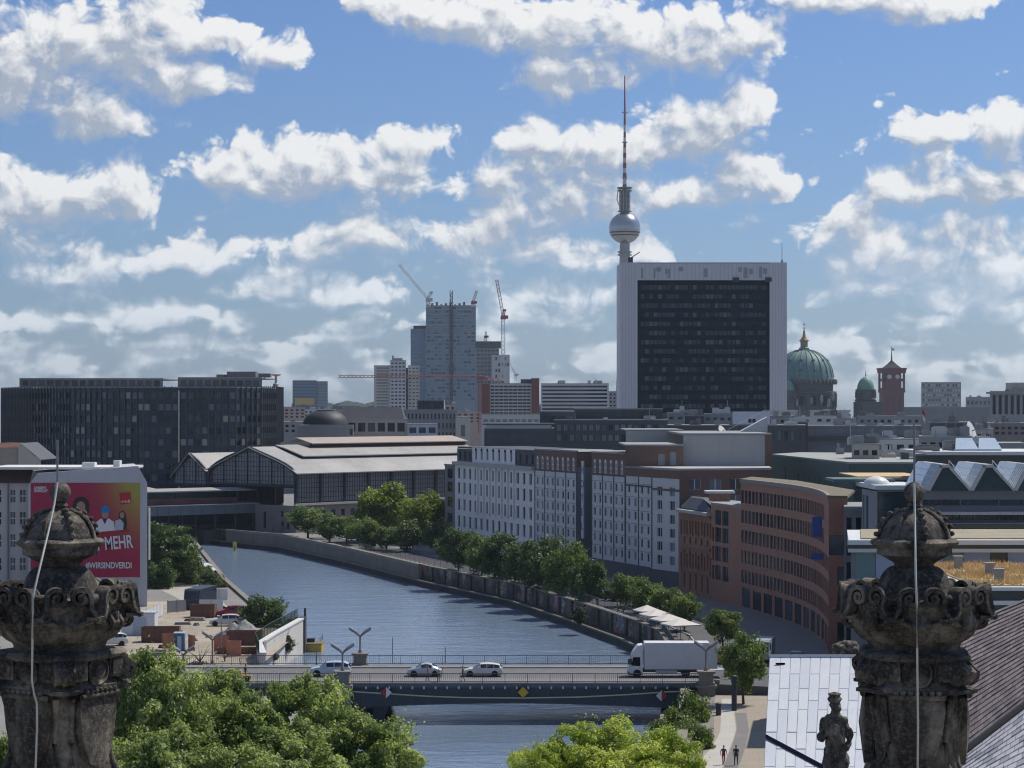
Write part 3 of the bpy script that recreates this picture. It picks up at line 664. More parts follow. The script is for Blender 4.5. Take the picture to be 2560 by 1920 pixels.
# ------------------------------------------------------------------ corner house with the poster
PY = 352.0; pa, pb = (X(60, PY), PY), (X(318, PY), PY); org = (pa[0], PY, 0)
def qx(p): return (p - 1280.0) / F * PY         # from full-size picture columns
def qz(p): return H - (p - HY) / F * PY
M_fire = mat('pale_grey_firewall', (.47, .48, .50), .85, .07, .2, streak=.12)
t_ = thing('poster_house', 'pale grey corner house whose blank end wall carries a huge pink poster', 'building', org)
b = MB(); out = [(70, 1560), (70, 1215), (96, 1183), (345, 1165), (368, 1207), (368, 1560)]
fr = [(qx(u) - org[0], 0, max(qz(v), 0)) for u, v in out]
kb = (PY + 16) / PY * 1.012
def bk(p): return ((p[0] + org[0]) * kb - org[0], 16, p[2])
b.quad(*fr); b.quad(*[bk(p) for p in reversed(fr)])
for k in range(1, 5): p, q_ = fr[k], fr[k + 1] if k < 5 else fr[0]; b.quad(p, bk(p), bk(q_), q_)
b.build('end_wall', M_fire, t_)
b = MB(); x0, x1 = qx(60) - org[0], qx(338) - org[0]; b.box(x0 - 6, x1 - 1.2, 1, 15, qz(1176) + .12, qz(1176) + .5)
b.box(x1 - 9, x1 - 7, 3, 5, qz(1176) + .5, qz(1176) + 1.2); b.box(x1 - 4, x1 - 3, 3, 5, qz(1176) + .5, qz(1176) + 1.5); b.build('flat_roof', mat('white_roof_sheet', (.62, .62, .60), .7, .12, .3), t_)
la = (X(-60, PY), PY + 1.5); lb = (qx(70) + .05, PY + 1.5)
def lx(p): return qx(p) - la[0]
hol = [(lx(u0), lx(u1), qz(v + 34), qz(v)) for v in (1224, 1280, 1336, 1395, 1452) for (u0, u1) in ((20, 33), (44, 59), (-15, -2), (-40, -26))]
facade(t_, la, lb, 0, qz(1208), hol, mat('cream_render', (.45, .44, .42), .85, .08, .2, streak=.1), [GL_M, GL_D, GL_M], .2, org, name='street_wall', frame=(M_trimw, 2, 2, .1))
b = MB(); b.quad((la[0] - org[0], 1.0, qz(1208)), (lb[0] - org[0], 1.0, qz(1208)), (lb[0] - org[0], 3.6, qz(1176)), (la[0] - org[0], 3.6, qz(1176))); b.build('mansard_roof', mat('dark_red_tile', (.085, .045, .04), .85, .2, .6, fine=.2), t_)
b = MB(); b.box(qx(14) - org[0], qx(17) - org[0], 1.2, 1.45, 0, qz(1208)); b.build('downpipe', flat('zinc_pipe', (.18, .18, .19)), t_)
b = MB(); b.box(qx(378) - org[0] - .55, qx(378) - org[0] - .3, .3, .9, qz(1400), qz(1270)); b.build('wall_box', flat('pale_wall_box', (.6, .6, .52)), t_)
# the poster: a stretched sheet with printed layers
def poster_mat():
    m = bpy.data.materials.new('poster_print'); m.use_nodes = True; q = NT(m.node_tree); bs = q.n['Principled BSDF']
    g = q.sep(q.node('ShaderNodeTexCoord').outputs['Generated'])
    f = q.m('ADD', q.m('MULTIPLY', q.ss(g[0], .55, 1.02), .75), q.m('MULTIPLY', q.ss(g[2], .55, 1.05), .55))
    f = q.m('MULTIPLY', q.m('MULTIPLY', f, q.ss(g[0], .45, 1.0)), q.ss(g[2], .15, .9))
    c = q.mix(q.m('MINIMUM', f, 1.0), (.34, .012, .055, 1), (.36, .30, .055, 1)); q.put(bs.inputs['Base Color'], c); q.put(bs.inputs['Roughness'], .6); return m
pt = thing('wall_poster', 'huge pink and yellow advertising poster with white lettering on the pale end wall', 'poster', (qx(77), PY - .02, qz(1443)))
pw, ph = qx(350) - qx(77), qz(1207) - qz(1443)
b = MB(); b.box(0, pw, -.05, 0, 0, ph); b.build('sheet', poster_mat(), pt)
def pxy(u, v): return ((u / 1244 * 360 - 77) / F * PY, ph - ((1180 + v / 1659 * 480) - 1207) / F * PY)
WP = flat('print_white', (.68, .68, .70)); RP = flat('print_red', (.42, .02, .035)); HP = flat('print_dark_hair', (.03, .018, .018)); SK = flat('print_skin', (.36, .22, .17)); BLP = flat('print_blue', (.03, .17, .42)); GP = flat('print_grey_blue', (.42, .47, .55)); PP = flat('print_plum', (.10, .015, .04))
lay = [-.06]
def layer(name, poly, m):
    lay[0] -= .012; b = MB(); b.quad(*[(pxy(u, v)[0], lay[0], pxy(u, v)[1]) for u, v in poly]); return b.build(name, m, pt)
def oval(cx, cy, rx, ry, n=14): return [(cx + rx * math.cos(2 * math.pi * k / n), cy + ry * math.sin(2 * math.pi * k / n)) for k in range(n)]
def ptxt(name, txt, u, v, size, m, tilt=0, width=None, bold=.02, ax='CENTER'):
    lay[0] -= .012; x, z = pxy(u, v); me = text_mesh(txt, size, m, name, .01, bold, ax)
    w = max(p.co.x for p in me.vertices) - min(p.co.x for p in me.vertices); sx = width / w if width else 1.0; o = put(name, me, pt, (x, lay[0], z)); o.rotation_euler = (0, R(-tilt), 0); o.scale = (sx, 1, 1); return o
layer('printed_person', oval(700, 290, 75, 80), HP); layer('printed_face', oval(700, 305, 40, 52), SK); layer('printed_hair', [(735, 240), (780, 340), (760, 365), (738, 340)], HP)
layer('printed_coat', [(640, 520), (650, 430), (700, 385), (770, 400), (830, 440), (836, 525)], GP)
layer('printed_coat', [(825, 520), (835, 430), (880, 398), (905, 450), (935, 398), (985, 430), (995, 505)], WP); layer('printed_shirt', [(893, 402), (925, 402), (910, 450)], PP)
layer('printed_face', oval(910, 360, 30, 42), SK); layer('printed_helmet', [(872, 350), (876, 312), (895, 290), (915, 285), (938, 296), (950, 322), (950, 350)], BLP)
layer('printed_hair', [(1028, 400), (1032, 350), (1058, 332), (1082, 350), (1098, 440), (1092, 495), (1068, 495), (1060, 420)], HP); layer('printed_face', oval(1056, 372, 20, 28), SK)
layer('printed_coat', [(995, 505), (998, 420), (1040, 405), (1070, 440), (1066, 500)], GP); layer('printed_banner', [(818, 545), (1120, 498), (1122, 512), (818, 560)], RP)
layer('printed_logo', [(1032, 182), (1128, 174), (1136, 268), (1045, 282)], RP); ptxt('printed_text', 'ver.di', 1090, 253, .62, WP, 4)
ptxt('printed_text', 'JETZT MEHR', 1148, 603, 2.9, WP, 5, 9.6, .05, 'RIGHT'); ptxt('printed_text', '#WIRSINDVERDI', 1142, 808, 1.35, WP, 0, 7.3, .03, 'RIGHT'); ptxt('printed_text', 'UNSERE', 350, 137, .55, WP, 0, 1.9); ptxt('printed_text', 'GEWERKSCHAFT', 355, 163, .6, WP, 0, 2.2)
# beige house with a gable at the far left
Yb = 392.0; org = (X(-60, Yb), Yb, 0); t_ = thing('beige_gable_house', 'beige rendered house with red tiled gable roof at the left edge', 'building', org)
def bx_(p): return (p - 1280.0) / F * Yb - org[0]
def bz_(p): return H - (p - HY) / F * Yb
b = MB(); b.quad((0, 2, 0), (bx_(42), 2, 0), (bx_(42), 2, bz_(1119)), (0, 2, bz_(1119))); b.build('wall', mat('beige_render', (.36, .32, .26), .88, .1, .2, streak=.1), t_)
b = MB(); b.quad((bx_(41), 1.5, 0), (bx_(98), 1.5, 0), (bx_(98), 1.5, bz_(1150)), (bx_(80), 1.5, bz_(1138)), (bx_(47), 1.5, bz_(1108)), (bx_(41), 1.5, bz_(1117))); b.build('gable_wall', mat('pale_beige_render', (.50, .45, .37), .88, .06, .2, streak=.08), t_)
b = MB(); b.quad((0, 1.8, bz_(1120)), (bx_(44), 1.8, bz_(1119)), (bx_(46), 5, bz_(1108)), (bx_(8), 5, bz_(1107)), (0, 5, bz_(1112))); b.build('tiled_roof', mat('red_roof_tile', (.13, .06, .045), .85, .2, .5), t_); b = MB(); b.quad((bx_(47), 1.4, bz_(1108)), (bx_(98), 1.4, bz_(1150)), (bx_(104), 14, bz_(1150)), (bx_(52), 14, bz_(1108))); b.build('rear_roof', M_slate, t_)
# ------------------------------------------------------------------ station hall
C0 = Vector((X(639, 560), 560.0)); u_ = Vector((39, 45)).normalized(); w_ = Vector((-u_.y, u_.x))
def sp(u, w): p = C0 + u_ * u + w_ * w; return (p.x, p.y)
org = (C0.x, C0.y, 0)
def s3(u, w, z): p = sp(u, w); return (p[0] - org[0], p[1] - org[1], z)
t_ = thing('railway_station', 'long railway station hall with two glazed gable ends and pale stepped roofs', 'station', org)
M_iron = mat('station_iron', (.028, .034, .044), .55, .2, .4); M_sglass = glass('station_glass', (.20, .21, .22), .3, .5, .4)
M_roof = mat('pale_station_roof', (.32, .315, .305), .6, .28, .09, fine=.16, streak=.0); M_roofp = mat('tan_station_roof', (.36, .305, .26), .7, .12, .1)
M_plinth = mat('station_stone', (.23, .20, .19), .9, .15, .3, streak=.2)
LEN = 79
def gable(w0, prof, zb, name):
    b = MB(); b.quad(*[s3(.3, w, z) for w, z in [(prof[0][0], zb)] + prof + [(prof[-1][0], zb)]][::-1]); g = b.build(name + '_glazing', M_sglass, t_)
    b = MB(); b.tube([s3(0, w, z) for w, z in [(prof[0][0], 6.5)] + prof + [(prof[-1][0], 6.5)]], .55, 6); b.tube([s3(-.05, prof[0][0], zb), s3(-.05, prof[-1][0], zb)], .5, 6); b.build(name + '_arch', M_iron, t_)
    b = MB()
    def top(w):
        for (a, z0), (c, z1) in zip(prof, prof[1:]):
            if a <= w <= c: return z0 + (z1 - z0) * (w - a) / max(c - a, 1e-6)
        return zb
    n = int((prof[-1][0] - prof[0][0]) / 1.1)
    for k in range(1, n): w = prof[0][0] + (prof[-1][0] - prof[0][0]) * k / n; r = .16 if k % 4 == 0 else .06; b.tube([s3(.1, w, zb), s3(.1, w, top(w))], r, 4)
    z = zb + 1.2
    while z < max(p[1] for p in prof) - .4:
        ws = [prof[0][0] + (prof[-1][0] - prof[0][0]) * k / 60 for k in range(61)]; ins = [w for w in ws if top(w) > z]
        if len(ins) > 1: b.tube([s3(.1, ins[0], z), s3(.1, ins[-1], z)], .06, 4)
        z += 1.2
    tag(b.build(name + '_glazing_bars', M_iron, t_), kind='stuff')
bigp = [(0, 14.6), (1.2, 15.9), (3.5, 17.0), (7, 18.2), (17.2, 21.2), (26, 18.5), (29.5, 17.1), (31.8, 15.9), (33, 14.4)]
smp = [(33.6, 14.4), (34.6, 15.6), (36.5, 17.0), (40.4, 19.3), (44.5, 16.6), (46.8, 14.6), (47.8, 12.6)]
gable(0, bigp, 11.7, 'large_gable'); gable(0, smp, 11.2, 'small_gable')
def roof_strip(name, pa, pb, u0, u1, m, th=.25):
    b = MB(); (w0, z0), (w1, z1) = pa, pb; c = [s3(u0, w0, z0), s3(u1, w0, z0), s3(u1, w1, z1), s3(u0, w1, z1)]
    b.quad(*c); b.quad(*[(x, y, z - th) for x, y, z in reversed(c)]); b.quad(c[0], (c[0][0], c[0][1], c[0][2] - th), (c[1][0], c[1][1], c[1][2] - th), c[1]); b.quad(c[3], c[0], (c[0][0], c[0][1], c[0][2] - th), (c[3][0], c[3][1], c[3][2] - th)); return b.build(name, m, t_)
rk = .35
roof_strip('roof', (-1.0, 15.0), (3.5, 17.2), -.6, LEN, M_roof); roof_strip('roof', (3.5, 17.2), (7.4, 18.55), -.6, LEN, M_roof)
roof_strip('clerestory', (7.3, 18.5), (7.5, 19.1), 9, LEN, M_iron); roof_strip('roof', (7.4, 18.5), (17.2, 21.5), -.6, 9, M_roof)
roof_strip('roof', (6.6, 19.15), (12.2, 20.75), 9, LEN, M_roof); roof_strip('roof', (12.2, 20.75), (13.6, 21.15), 9, LEN, M_roofp)
roof_strip('clerestory', (13.5, 21.1), (13.7, 22.2), 18, LEN, mat('clerestory_dark', (.05, .032, .028), .7, .3, .4)); roof_strip('roof', (12.7, 22.25), (18.8, 23.7), 18, LEN, M_roofp); roof_strip('roof', (18.8, 23.7), (25, 22.2), 18, LEN, M_roof)
roof_strip('roof', (13.6, 21.15), (17.2, 21.9), 9, 18, M_roof); roof_strip('roof', (17.2, 21.5), (33.3, 15.5), -.6, LEN, M_roof)
roof_strip('roof', (33.3, 14.9), (40.4, 19.6), -.6, LEN, M_roof); roof_strip('roof', (40.4, 19.6), (48, 13.2), -.6, LEN, M_roof)
# glazed river side in bays, iron posts between
nb = 10; bl = 8.6
for k in range(nb):
    a, c = sp(k * bl + .5, -.0), sp((k + 1) * bl, 0); rz = math.atan2(u_.y, u_.x)
    wdw = put('bay_window', pane_mesh(M_sglass), t_, s3(k * bl + .5, .35, 7.6), rz, (bl - .5, 1, 7.3)); put('glazing_bars', frame_mesh(M_iron, 9, 6, .022), wdw)
    b = MB(); b.box(-.28, .28, -.25, .6, 7.2, 15.0); b.build('post', M_iron, t_, loc=s3(k * bl + .2, 0, 0), rz=rz)
b = MB(); b.obox(s3(-.5, 0, 0)[:2], s3(LEN, 0, 0)[:2], -.5, .2, 6.8, 7.35); b.build('sill_band', mat('cornice_stone', (.4, .395, .39)), t_)
b = MB(); b.obox(s3(-.5, 0, 0)[:2], s3(LEN, 0, 0)[:2], -.7, .1, 14.75, 15.1); b.build('gutter', M_iron, t_)
facade(t_, sp(0, 0), sp(nb * bl, 0), 0, 6.8, grid(1, nb * bl - 1, 24, 1.5, [(.8, 1.9), (3.8, 1.7)]), M_plinth, [GL_D, GL_M], .3, org, name='plinth_wall')
facade(t_, sp(0, 15), sp(0, 0), 0, 6.8, [(9.5, 10.5, .8, 2.7), (11.6, 12.6, .8, 2.7), (9.5, 10.5, 3.9, 5.3), (11.6, 12.6, 3.9, 5.3), (3, 4, .8, 5)], M_plinth, [GL_D], .3, org, name='plinth_wall')
# ------------------------------------------------------------------ rail viaduct with platform roofs
VA, VB = Vector((-160.0, 496.5)), Vector((-65.0, 571.0)); vd = (VB - VA).normalized(); vn = Vector((-vd.y, vd.x)); VL = (VB - VA).length
org = (VB.x, VB.y, 0)
def v3(s, t, z): p = VB - vd * s + vn * t; return (p.x - org[0], p.y - org[1], z)
t_ = thing('rail_viaduct', 'dark steel railway viaduct with arched girder crossing the river bend below the station', 'viaduct', org)
b = MB(); b.obox(v3(VL, 0, 0)[:2], v3(0, 0, 0)[:2], 0, 30, 5.4, 6.3); b.build('deck', M_dark, t_)
M_gird = mat('grey_girder_paint', (.15, .165, .18), .6, .15, .4)
b = MB(); b.obox(v3(VL, 0, 0)[:2], v3(0, 0, 0)[:2], -.4, 0, 4.6, 6.9); b.build('girder', M_gird, t_)
b = MB(); b.obox(v3(VL, 0, 0)[:2], v3(0, 0, 0)[:2], -.55, .1, 6.9, 7.15); b.build('girder_flange', mat('pale_flange', (.36, .36, .35), .6, .1, .4), t_)
gm = MB(); gm.box(-.1, .1, -.6, -.38, 4.7, 6.88); gme = gm.mesh('stiffener', M_gird); rzv = math.atan2(vd.y, vd.x)
for k in range(int(VL / 3.2)): put('stiffener', gme, t_, v3(1 + k * 3.2, 0, 0), rzv)
for tt in (1.5, 12, 22):
    b = MB(); b.tube([v3(14 + 46 * f, tt, 4.3 - 8.2 * (1 - min(f * 1.0, 1)) ** 2) for f in [k / 12 for k in range(13)]], .5, 6)
    for k in range(1, 9): f = k / 12; b.tube([v3(14 + 46 * f, tt, 4.3 - 8.2 * (1 - f) ** 2), v3(14 + 46 * f, tt, 5.4)], .18, 5)
    b.build('arch_rib', M_dark, t_)
for s in (1.0, 6.5, 12.5):
    for tt in (1, 10, 20, 29): b = MB(); b.tube([v3(s, tt, 0), v3(s, tt, 5.4)], .35, 8); b.build('column', M_dark, t_)
b = MB(); b.obox(v3(16, 0, 0)[:2], v3(11.5, 0, 0)[:2], .5, 29, -4, .6); b.build('pier', M_stone, t_)
b = MB(); b.obox(v3(VL, 0, 0)[:2], v3(6, 0, 0)[:2], 1.0, 1.2, 7.15, 8.7); b.build('platform_wall', mat('maroon_panel', (.10, .045, .05), .7, .5, .35), t_)
b = MB(); b.obox(v3(VL, 0, 0)[:2], v3(0, 0, 0)[:2], 1.4, 28, 6.3, 7.3); b.build('platform', mat('platform_grey', (.16, .16, .165), .9), t_)
b = MB(); b.obox(v3(VL, 0, 0)[:2], v3(2, 0, 0)[:2], 14, 14.3, 7.3, 10.6); b.build('platform_screen', mat('dim_platform_panel', (.045, .045, .055), .7, .5, .5), t_)
for i, (t0, t1, z, s0) in enumerate(((1.2, 7.5, 10.6, 0), (10, 16.5, 10.9, 24), (19, 26, 12.0, 34))):
    b = MB(); c = [v3(VL, t0, z), v3(s0, t0, z), v3(s0, t1, z + .5), v3(VL, t1, z + .5)]; b.quad(*c); b.quad(*[(x, y, q - .3) for x, y, q in reversed(c)]); b.quad(c[0], (c[0][0], c[0][1], z - .3), (c[1][0], c[1][1], z - .3), c[1]); b.build('platform_roof', M_roof, t_)
    for k in range(6): b = MB(); b.tube([v3(s0 + 4 + k * 9, (t0 + t1) / 2, 7.3), v3(s0 + 4 + k * 9, (t0 + t1) / 2, z)], .14, 6); b.build('roof_post', M_dark, t_)
# ------------------------------------------------------------------ skyline
def blk(label, px0, px1, yt, Y, dep, wall_m, cols=0, rows=0, wfrac=.6, hfrac=.55, yb=None, panes=None, name='city_building', cat='building', group=None, roofm=None, frame=None, skew=0.0, limit=300, z0=0.0, recess=.25, rim=.5, dz=None):
    """block facing the viewer; windows fill the height from picture row yt down to yb"""
    a, c = (X(px0, Y), Y), (X(px1, Y), Y + skew); org = (a[0], a[1], z0); zt = Z(yt, Y); t = thing(name, label, cat, org, 0, group); L = dist(a, c); holes = []
    if cols and rows:
        zb = Z(yb, Y) if yb else 1.0; fh = (zt - rim - zb) / rows
        holes = grid(L * .02, L * .98, cols, L * .96 / cols * wfrac, [(zb + fh * (k + (1 - hfrac) / 2), fh * hfrac) for k in range(rows)])
    facade(t, a, c, z0, zt, holes, wall_m, panes or [GL_D, GL_M], recess, org, frame=frame, limit=limit)
    kk = (Y + dep) / Y; e, g = (c[0] * kk, (c[1]) * kk), (a[0] * kk, a[1] * kk)
    walls(t, [c, e, g, a], z0, zt, wall_m, org, 'side_wall'); slab(t, [a, c, e, g], zt, zt + rim * .5, roofm or M_flatroof, org=org)
    return t, org, zt, a, c
def roofbits(t, org, zt, a, c, dep, n, m=None, seed=1):
    rr = random.Random(seed); L = dist(a, c)
    for k in range(n):
        p = off(a, c, L * rr.uniform(.05, .9), dep * rr.uniform(.1, .6)); w, d, h = rr.uniform(.8, 3.2), rr.uniform(.8, 2), rr.uniform(.5, 1.9)
        b = MB(); b.box(0, w, 0, d, 0, h); b.box(w * .1, w * .9, d * .1, d * .9, h, h + .15)
        if rr.random() < .4: b.tube([(w / 2, d / 2, h), (w / 2, d / 2, h + rr.uniform(1, 3))], .06, 5)
        b.build('roof_unit', m or rr.choice([M_flatroof, MATS['setback_grey'], flat('pale_metal_unit', (.45, .46, .47))]), t, loc=(p[0] - org[0], p[1] - org[1], zt - org[2]))
c_tan = mat('tan_stone', (.40, .365, .31), .85, .12, .1); c_grey = mat('mid_grey_stone', (.27, .275, .28), .85, .15, .1); c_pale = mat('pale_panel', (.50, .505, .51), .8, .08, .1); c_cream = mat('cream_panel', (.47, .46, .42), .8, .08, .1)
c_char = mat('charcoal_wall', (.085, .09, .095), .7, .15, .2); c_bluegl = glass('tower_blue_glass', (.15, .215, .30), .25, .5, .2); c_teal = glass('tower_teal_glass', (.20, .265, .32), .28, .5, .25); c_pink = mat('faded_pink_render', (.42, .33, .29), .85, .15, .1)
# -- television tower
YT = 2254.0; tx = X(1349.5, YT); t_ = thing('television_tower', 'tall television tower with silver sphere and striped red antenna behind the black office slab', 'tower', (tx, YT, 0))
M_tv = mat('tower_concrete', (.34, .34, .335), .8, .08, .05); zc = Z(493, YT); M_steel = mat('sphere_steel', (.42, .43, .44), .27, .12, .06, metal=.9)
lathe_obj('shaft', [(16, 0), (9.5, 30), (6.5, 110), (5.0, zc - 14)], M_tv, t_, (0, 0, 0), 28)
lathe_obj('collar', [(5, Z(552, YT)), (7.2, Z(552, YT)), (7.2, Z(549, YT)), (5.6, Z(548.5, YT)), (5.6, Z(546, YT)), (7.2, Z(545.5, YT)), (7.2, Z(543, YT)), (5, Z(543, YT))], M_tv, t_, (0, 0, 0), 24, False)
lathe_obj('sphere', [(max(16.0 * math.sin(a), .1), zc - 16.0 * math.cos(a)) for a in [math.pi * k / 28 for k in range(29)]], M_steel, t_, (0, 0, 0), 40)
for zz in (zc - 4.6, zc - 7.4): r = math.sqrt(16.1 ** 2 - (zz - zc) ** 2); lathe_obj('window_band', [(r + .15, zz - .7), (r + .3, zz), (r + .15, zz + .7)], GL_D, t_, (0, 0, 0), 40)
lathe_obj('upper_shaft', [(4.4, zc + 15), (4.4, Z(412, YT)), (3.2, Z(411, YT)), (2.0, Z(398, YT))], MATS['setback_grey'], t_, (0, 0, 0), 18)
for yy, r in ((458, 7.0), (446, 5.6), (436, 5.6), (426, 5.8), (413, 7.6), (407, 7.8)): lathe_obj('gallery', [(2, Z(yy, YT)), (r, Z(yy, YT)), (r, Z(yy, YT) + 1.0), (2, Z(yy, YT) + 1.0)], MATS['setback_grey'], t_, (0, 0, 0), 16, False)
for k in range(10): a = 2 * math.pi * k / 10; MB().tube([(5.4 * math.cos(a), 5.4 * math.sin(a), Z(458, YT)), (5.4 * math.cos(a), 5.4 * math.sin(a), Z(407, YT))], .35, 4).build('gallery_post', M_tv, t_)
b = MB(); b.tube([(-6.6, -1, Z(407, YT)), (-8.0, -1, Z(430, YT)), (-6.4, -1, Z(441, YT)), (-5.0, -1, Z(445, YT))], .5, 5); b.build('maintenance_arm', M_tv, t_)
M_ar, M_aw = flat('antenna_red', (.26, .045, .045)), flat('antenna_white', (.52, .52, .53)); ys = [398, 386, 374, 363, 352, 341, 330, 319, 308, 297, 285, 270, 255, 240, 225, 210, 195, 180, 163]
for i, (y0, y1) in enumerate(zip(ys, ys[1:])):
    r0 = 2.1 - 1.6 * i / 18; lathe_obj('antenna_section', [(r0, Z(y0, YT)), (r0 - .09, Z(y1, YT))], M_ar if i % 2 or i > 11 else M_aw, t_, (0, 0, 0), 8)
for yy in (385, 308, 244): lathe_obj('antenna_ring', [(1, Z(yy, YT)), (2.9, Z(yy, YT)), (2.9, Z(yy, YT) + .8), (1, Z(yy, YT) + .8)], M_tv, t_, (0, 0, 0), 10, False)
# -- black slab with white frame
YI = 850.0; a, c = (X(1339, YI), YI), (X(1700, YI), YI); org = (a[0], YI, 0); zt = Z(567, YI)
M_white = mat('white_ribbed_cladding', (.58, .585, .60), .7, .06, .05, streak=.08); M_black = glass('black_facade_glass', (.003, .008, .020), .2, .2, .3)
t_ = thing('framed_office_tower', 'black glass office slab inside a broad white frame', 'building', org)
def ix(p): return X(p, YI) - org[0]
gx0, gx1, gz = ix(1377), ix(1663), Z(605, YI)
for (x0, x1) in ((0, gx0), (gx1, ix(1700))):
    b = MB(); b.box(x0, x1, 0, 26, 0, zt); b.build('frame_pier', M_white, t_)
    n = 6; sm = MB(); sm.box(-.06, .06, -.1, .02, 0, zt - .05); sme = sm.mesh('rib', mat('rib_grey', (.44, .45, .47), .7))
    for k in range(1, n): put('rib', sme, t_, (x0 + (x1 - x0) * k / n, 0, 0))
b = MB(); b.box(gx0 + .01, gx1 - .01, .25, 26, gz, zt - .35); b.build('frame_lintel', M_white, t_)
sm = MB(); sm.box(-.06, .06, .12, .28, gz + .05, zt - .4); sme = sm.mesh('rib', MATS['rib_grey'])
for k in range(1, 32): put('rib', sme, t_, (gx0 + (gx1 - gx0) * k / 32, 0, 0))
rr = random.Random(4); DK = flat('grime_grey', (.30, .31, .33))
for px in (1385, 1412, 1418, 1437, 1443, 1466, 1520, 1595, 1606, 1618, 1640, 1648): w = rr.uniform(.5, 1.8); b = MB(); b.box(ix(px), ix(px) + w, .1, .28, gz + rr.uniform(.4, 4), gz + rr.uniform(4.2, 5.2)); b.build('cladding_patch', DK, t_)
for px in (1583, 1653): b = MB(); b.box(ix(px), ix(px) + 2.4, -.4, 1.0, gz - .6, gz + 1.0); b.build('facade_lift', M_dark, t_)
Lg = gx1 - gx0; fa, fc = (a[0] + gx0, YI + 1.4), (a[0] + gx1, YI + 1.4)
p_i = [M_black, M_black, glass('black_glass_grey', (.04, .052, .075), .2, .3), glass('black_glass_blind', (.085, .09, .095), .3, .3), glass('black_glass_blue', (.022, .036, .062), .2, .3), glass('black_glass_dim', (.03, .042, .064), .2, .3)]
facade(t_, fa, fc, 0, gz, grid(1.2, Lg - 1.2, 29, 1.45, [(gz - 3.6 - 3.5 * k, 1.75) for k in range(15)]), mat('black_spandrel', (.0025, .006, .016), .5, .2, .3, spec=.08), p_i, .12, org, name='glass_wall', limit=300)
b = MB(); b.box(.3, ix(1700) - .3, .3, 25.5, zt - .35, zt + .05); b.build('roof', M_flatroof, t_)
b = MB(); b.box(0, 1.8, 1, 2.5, zt, zt + 2.2); b.tube([(1, 1.5, zt + 2), (4.5, 1.2, zt + 4.2)], .18, 5); b.build('roof_crane', M_dark, t_, loc=(ix(1358), 2, 0))
b = MB(); b.tube([(ix(1692), 4, zt), (ix(1692), 4, Z(522, YI))], .12, 5); b.box(ix(1690), ix(1694), 3.5, 4.5, zt, zt + 1.3); b.build('roof_antenna', M_tv, t_)
# -- cathedral with copper domes
YD = 1560.0; cxp = 1737; t_ = thing('cathedral', 'dark stone cathedral with a large green copper dome and gilded lantern', 'cathedral', (X(cxp, YD), YD, 0))
M_cop = mat('green_copper', (.105, .20, .185), .6, .2, .08, streak=.2); M_dstone = mat('sooty_stone', (.10, .098, .092), .9, .3, .08, streak=.3); M_gold = mat('aged_gold', (.45, .24, .08), .4, .2, .3, metal=.4)
r_d = 62 * K / F * YD; zd = lambda y: Z(y, YD)
dome = [(r_d * 1.04, zd(828)), (r_d * 1.03, zd(815))] + [(max(r_d * math.cos(a), 3.2), zd(813) + (zd(755) - zd(813)) * math.sin(a) * 1.0) for a in [math.pi / 2 * k / 14 for k in range(1, 14)]]
lathe_obj('dome', dome, M_cop, t_, (0, 0, 0), 48)
rbm = MB().tube([(r * 1.004, 0, z) for r, z in dome[1:]], .45, 4).mesh('dome_rib', M_cop)
for k in range(24): put('dome_rib', rbm, t_, None, 2 * math.pi * k / 24)
dm = MB(); dm.lathe([(1.3, -.3), (1.3, .5), (.6, 1.0), (.05, 1.1)], 10); dme = dm.mesh('dome_window', M_dstone)
for fz, rr_ in ((780, .80), (802, .95)):
    for k in range(12):
        a = 2 * math.pi * (k + .5) / 12; o = put('dome_window', dme, t_, (r_d * rr_ * math.cos(a), r_d * rr_ * math.sin(a), zd(fz))); o.rotation_euler = (0, R(90), a)
lathe_obj('lantern', [(3.6, zd(757)), (3.6, zd(752)), (2.6, zd(750)), (2.6, zd(738)), (3.4, zd(737)), (3.4, zd(735))], mat('lantern_green', (.20, .22, .15), .6, .2, .2), t_, (0, 0, 0), 12, False)
lathe_obj('spire', [(3.0, zd(735)), (1.2, zd(727)), (.7, zd(716)), (.25, zd(711))], M_gold, t_, (0, 0, 0), 10)
b = MB(); b.tube([(0, 0, zd(711)), (0, 0, zd(697))], .2, 5); b.tube([(-.9, 0, zd(701)), (.9, 0, zd(701))], .18, 5); b.ball((0, 0, zd(709)), .6, 8); b.build('cross', MATS['setback_grey'], t_)
lathe_obj('drum', [(r_d * 1.06, 0), (r_d * 1.06, zd(852)), (r_d * 1.12, zd(850)), (r_d * 1.12, zd(846)), (r_d * 1.0, zd(845)), (r_d * 1.0, zd(831)), (r_d * 1.08, zd(830)), (r_d * 1.08, zd(827))], M_dstone, t_, (0, 0, 0), 48, False)
cm = MB(); cm.box(-.9, .9, -1.0, 1.0, zd(880), zd(850)); cme = cm.mesh('buttress', M_dstone); wm = MB(); wm.box(-1.5, 1.5, -.3, .3, zd(876), zd(856)); wme = wm.mesh('drum_window', mat('drum_window_dark', (.02, .026, .04), .9, .2, .3, spec=.1))
for k in range(16):
    a = 2 * math.pi * k / 16; put('buttress', cme, t_, (r_d * 1.1 * math.cos(a), r_d * 1.1 * math.sin(a), 0), a); a += math.pi / 16; put('drum_window', wme, t_, (r_d * 1.07 * math.cos(a), r_d * 1.07 * math.sin(a), 0), a + math.pi / 2)
bfm = MB().ball((0, 0, 0), 1.1, 6, (1, 1, 1.8)).mesh('balustrade_figure', M_dstone)
for k in range(22): a = math.pi + math.pi * k / 21; put('balustrade_figure', bfm, t_, (r_d * 1.1 * math.cos(a), r_d * 1.1 * math.sin(a), zd(825)))
b = MB(); b.box(-r_d * 1.6, r_d * 1.15, 4, 40, 0, zd(872)); b.build('nave', M_dstone, t_)
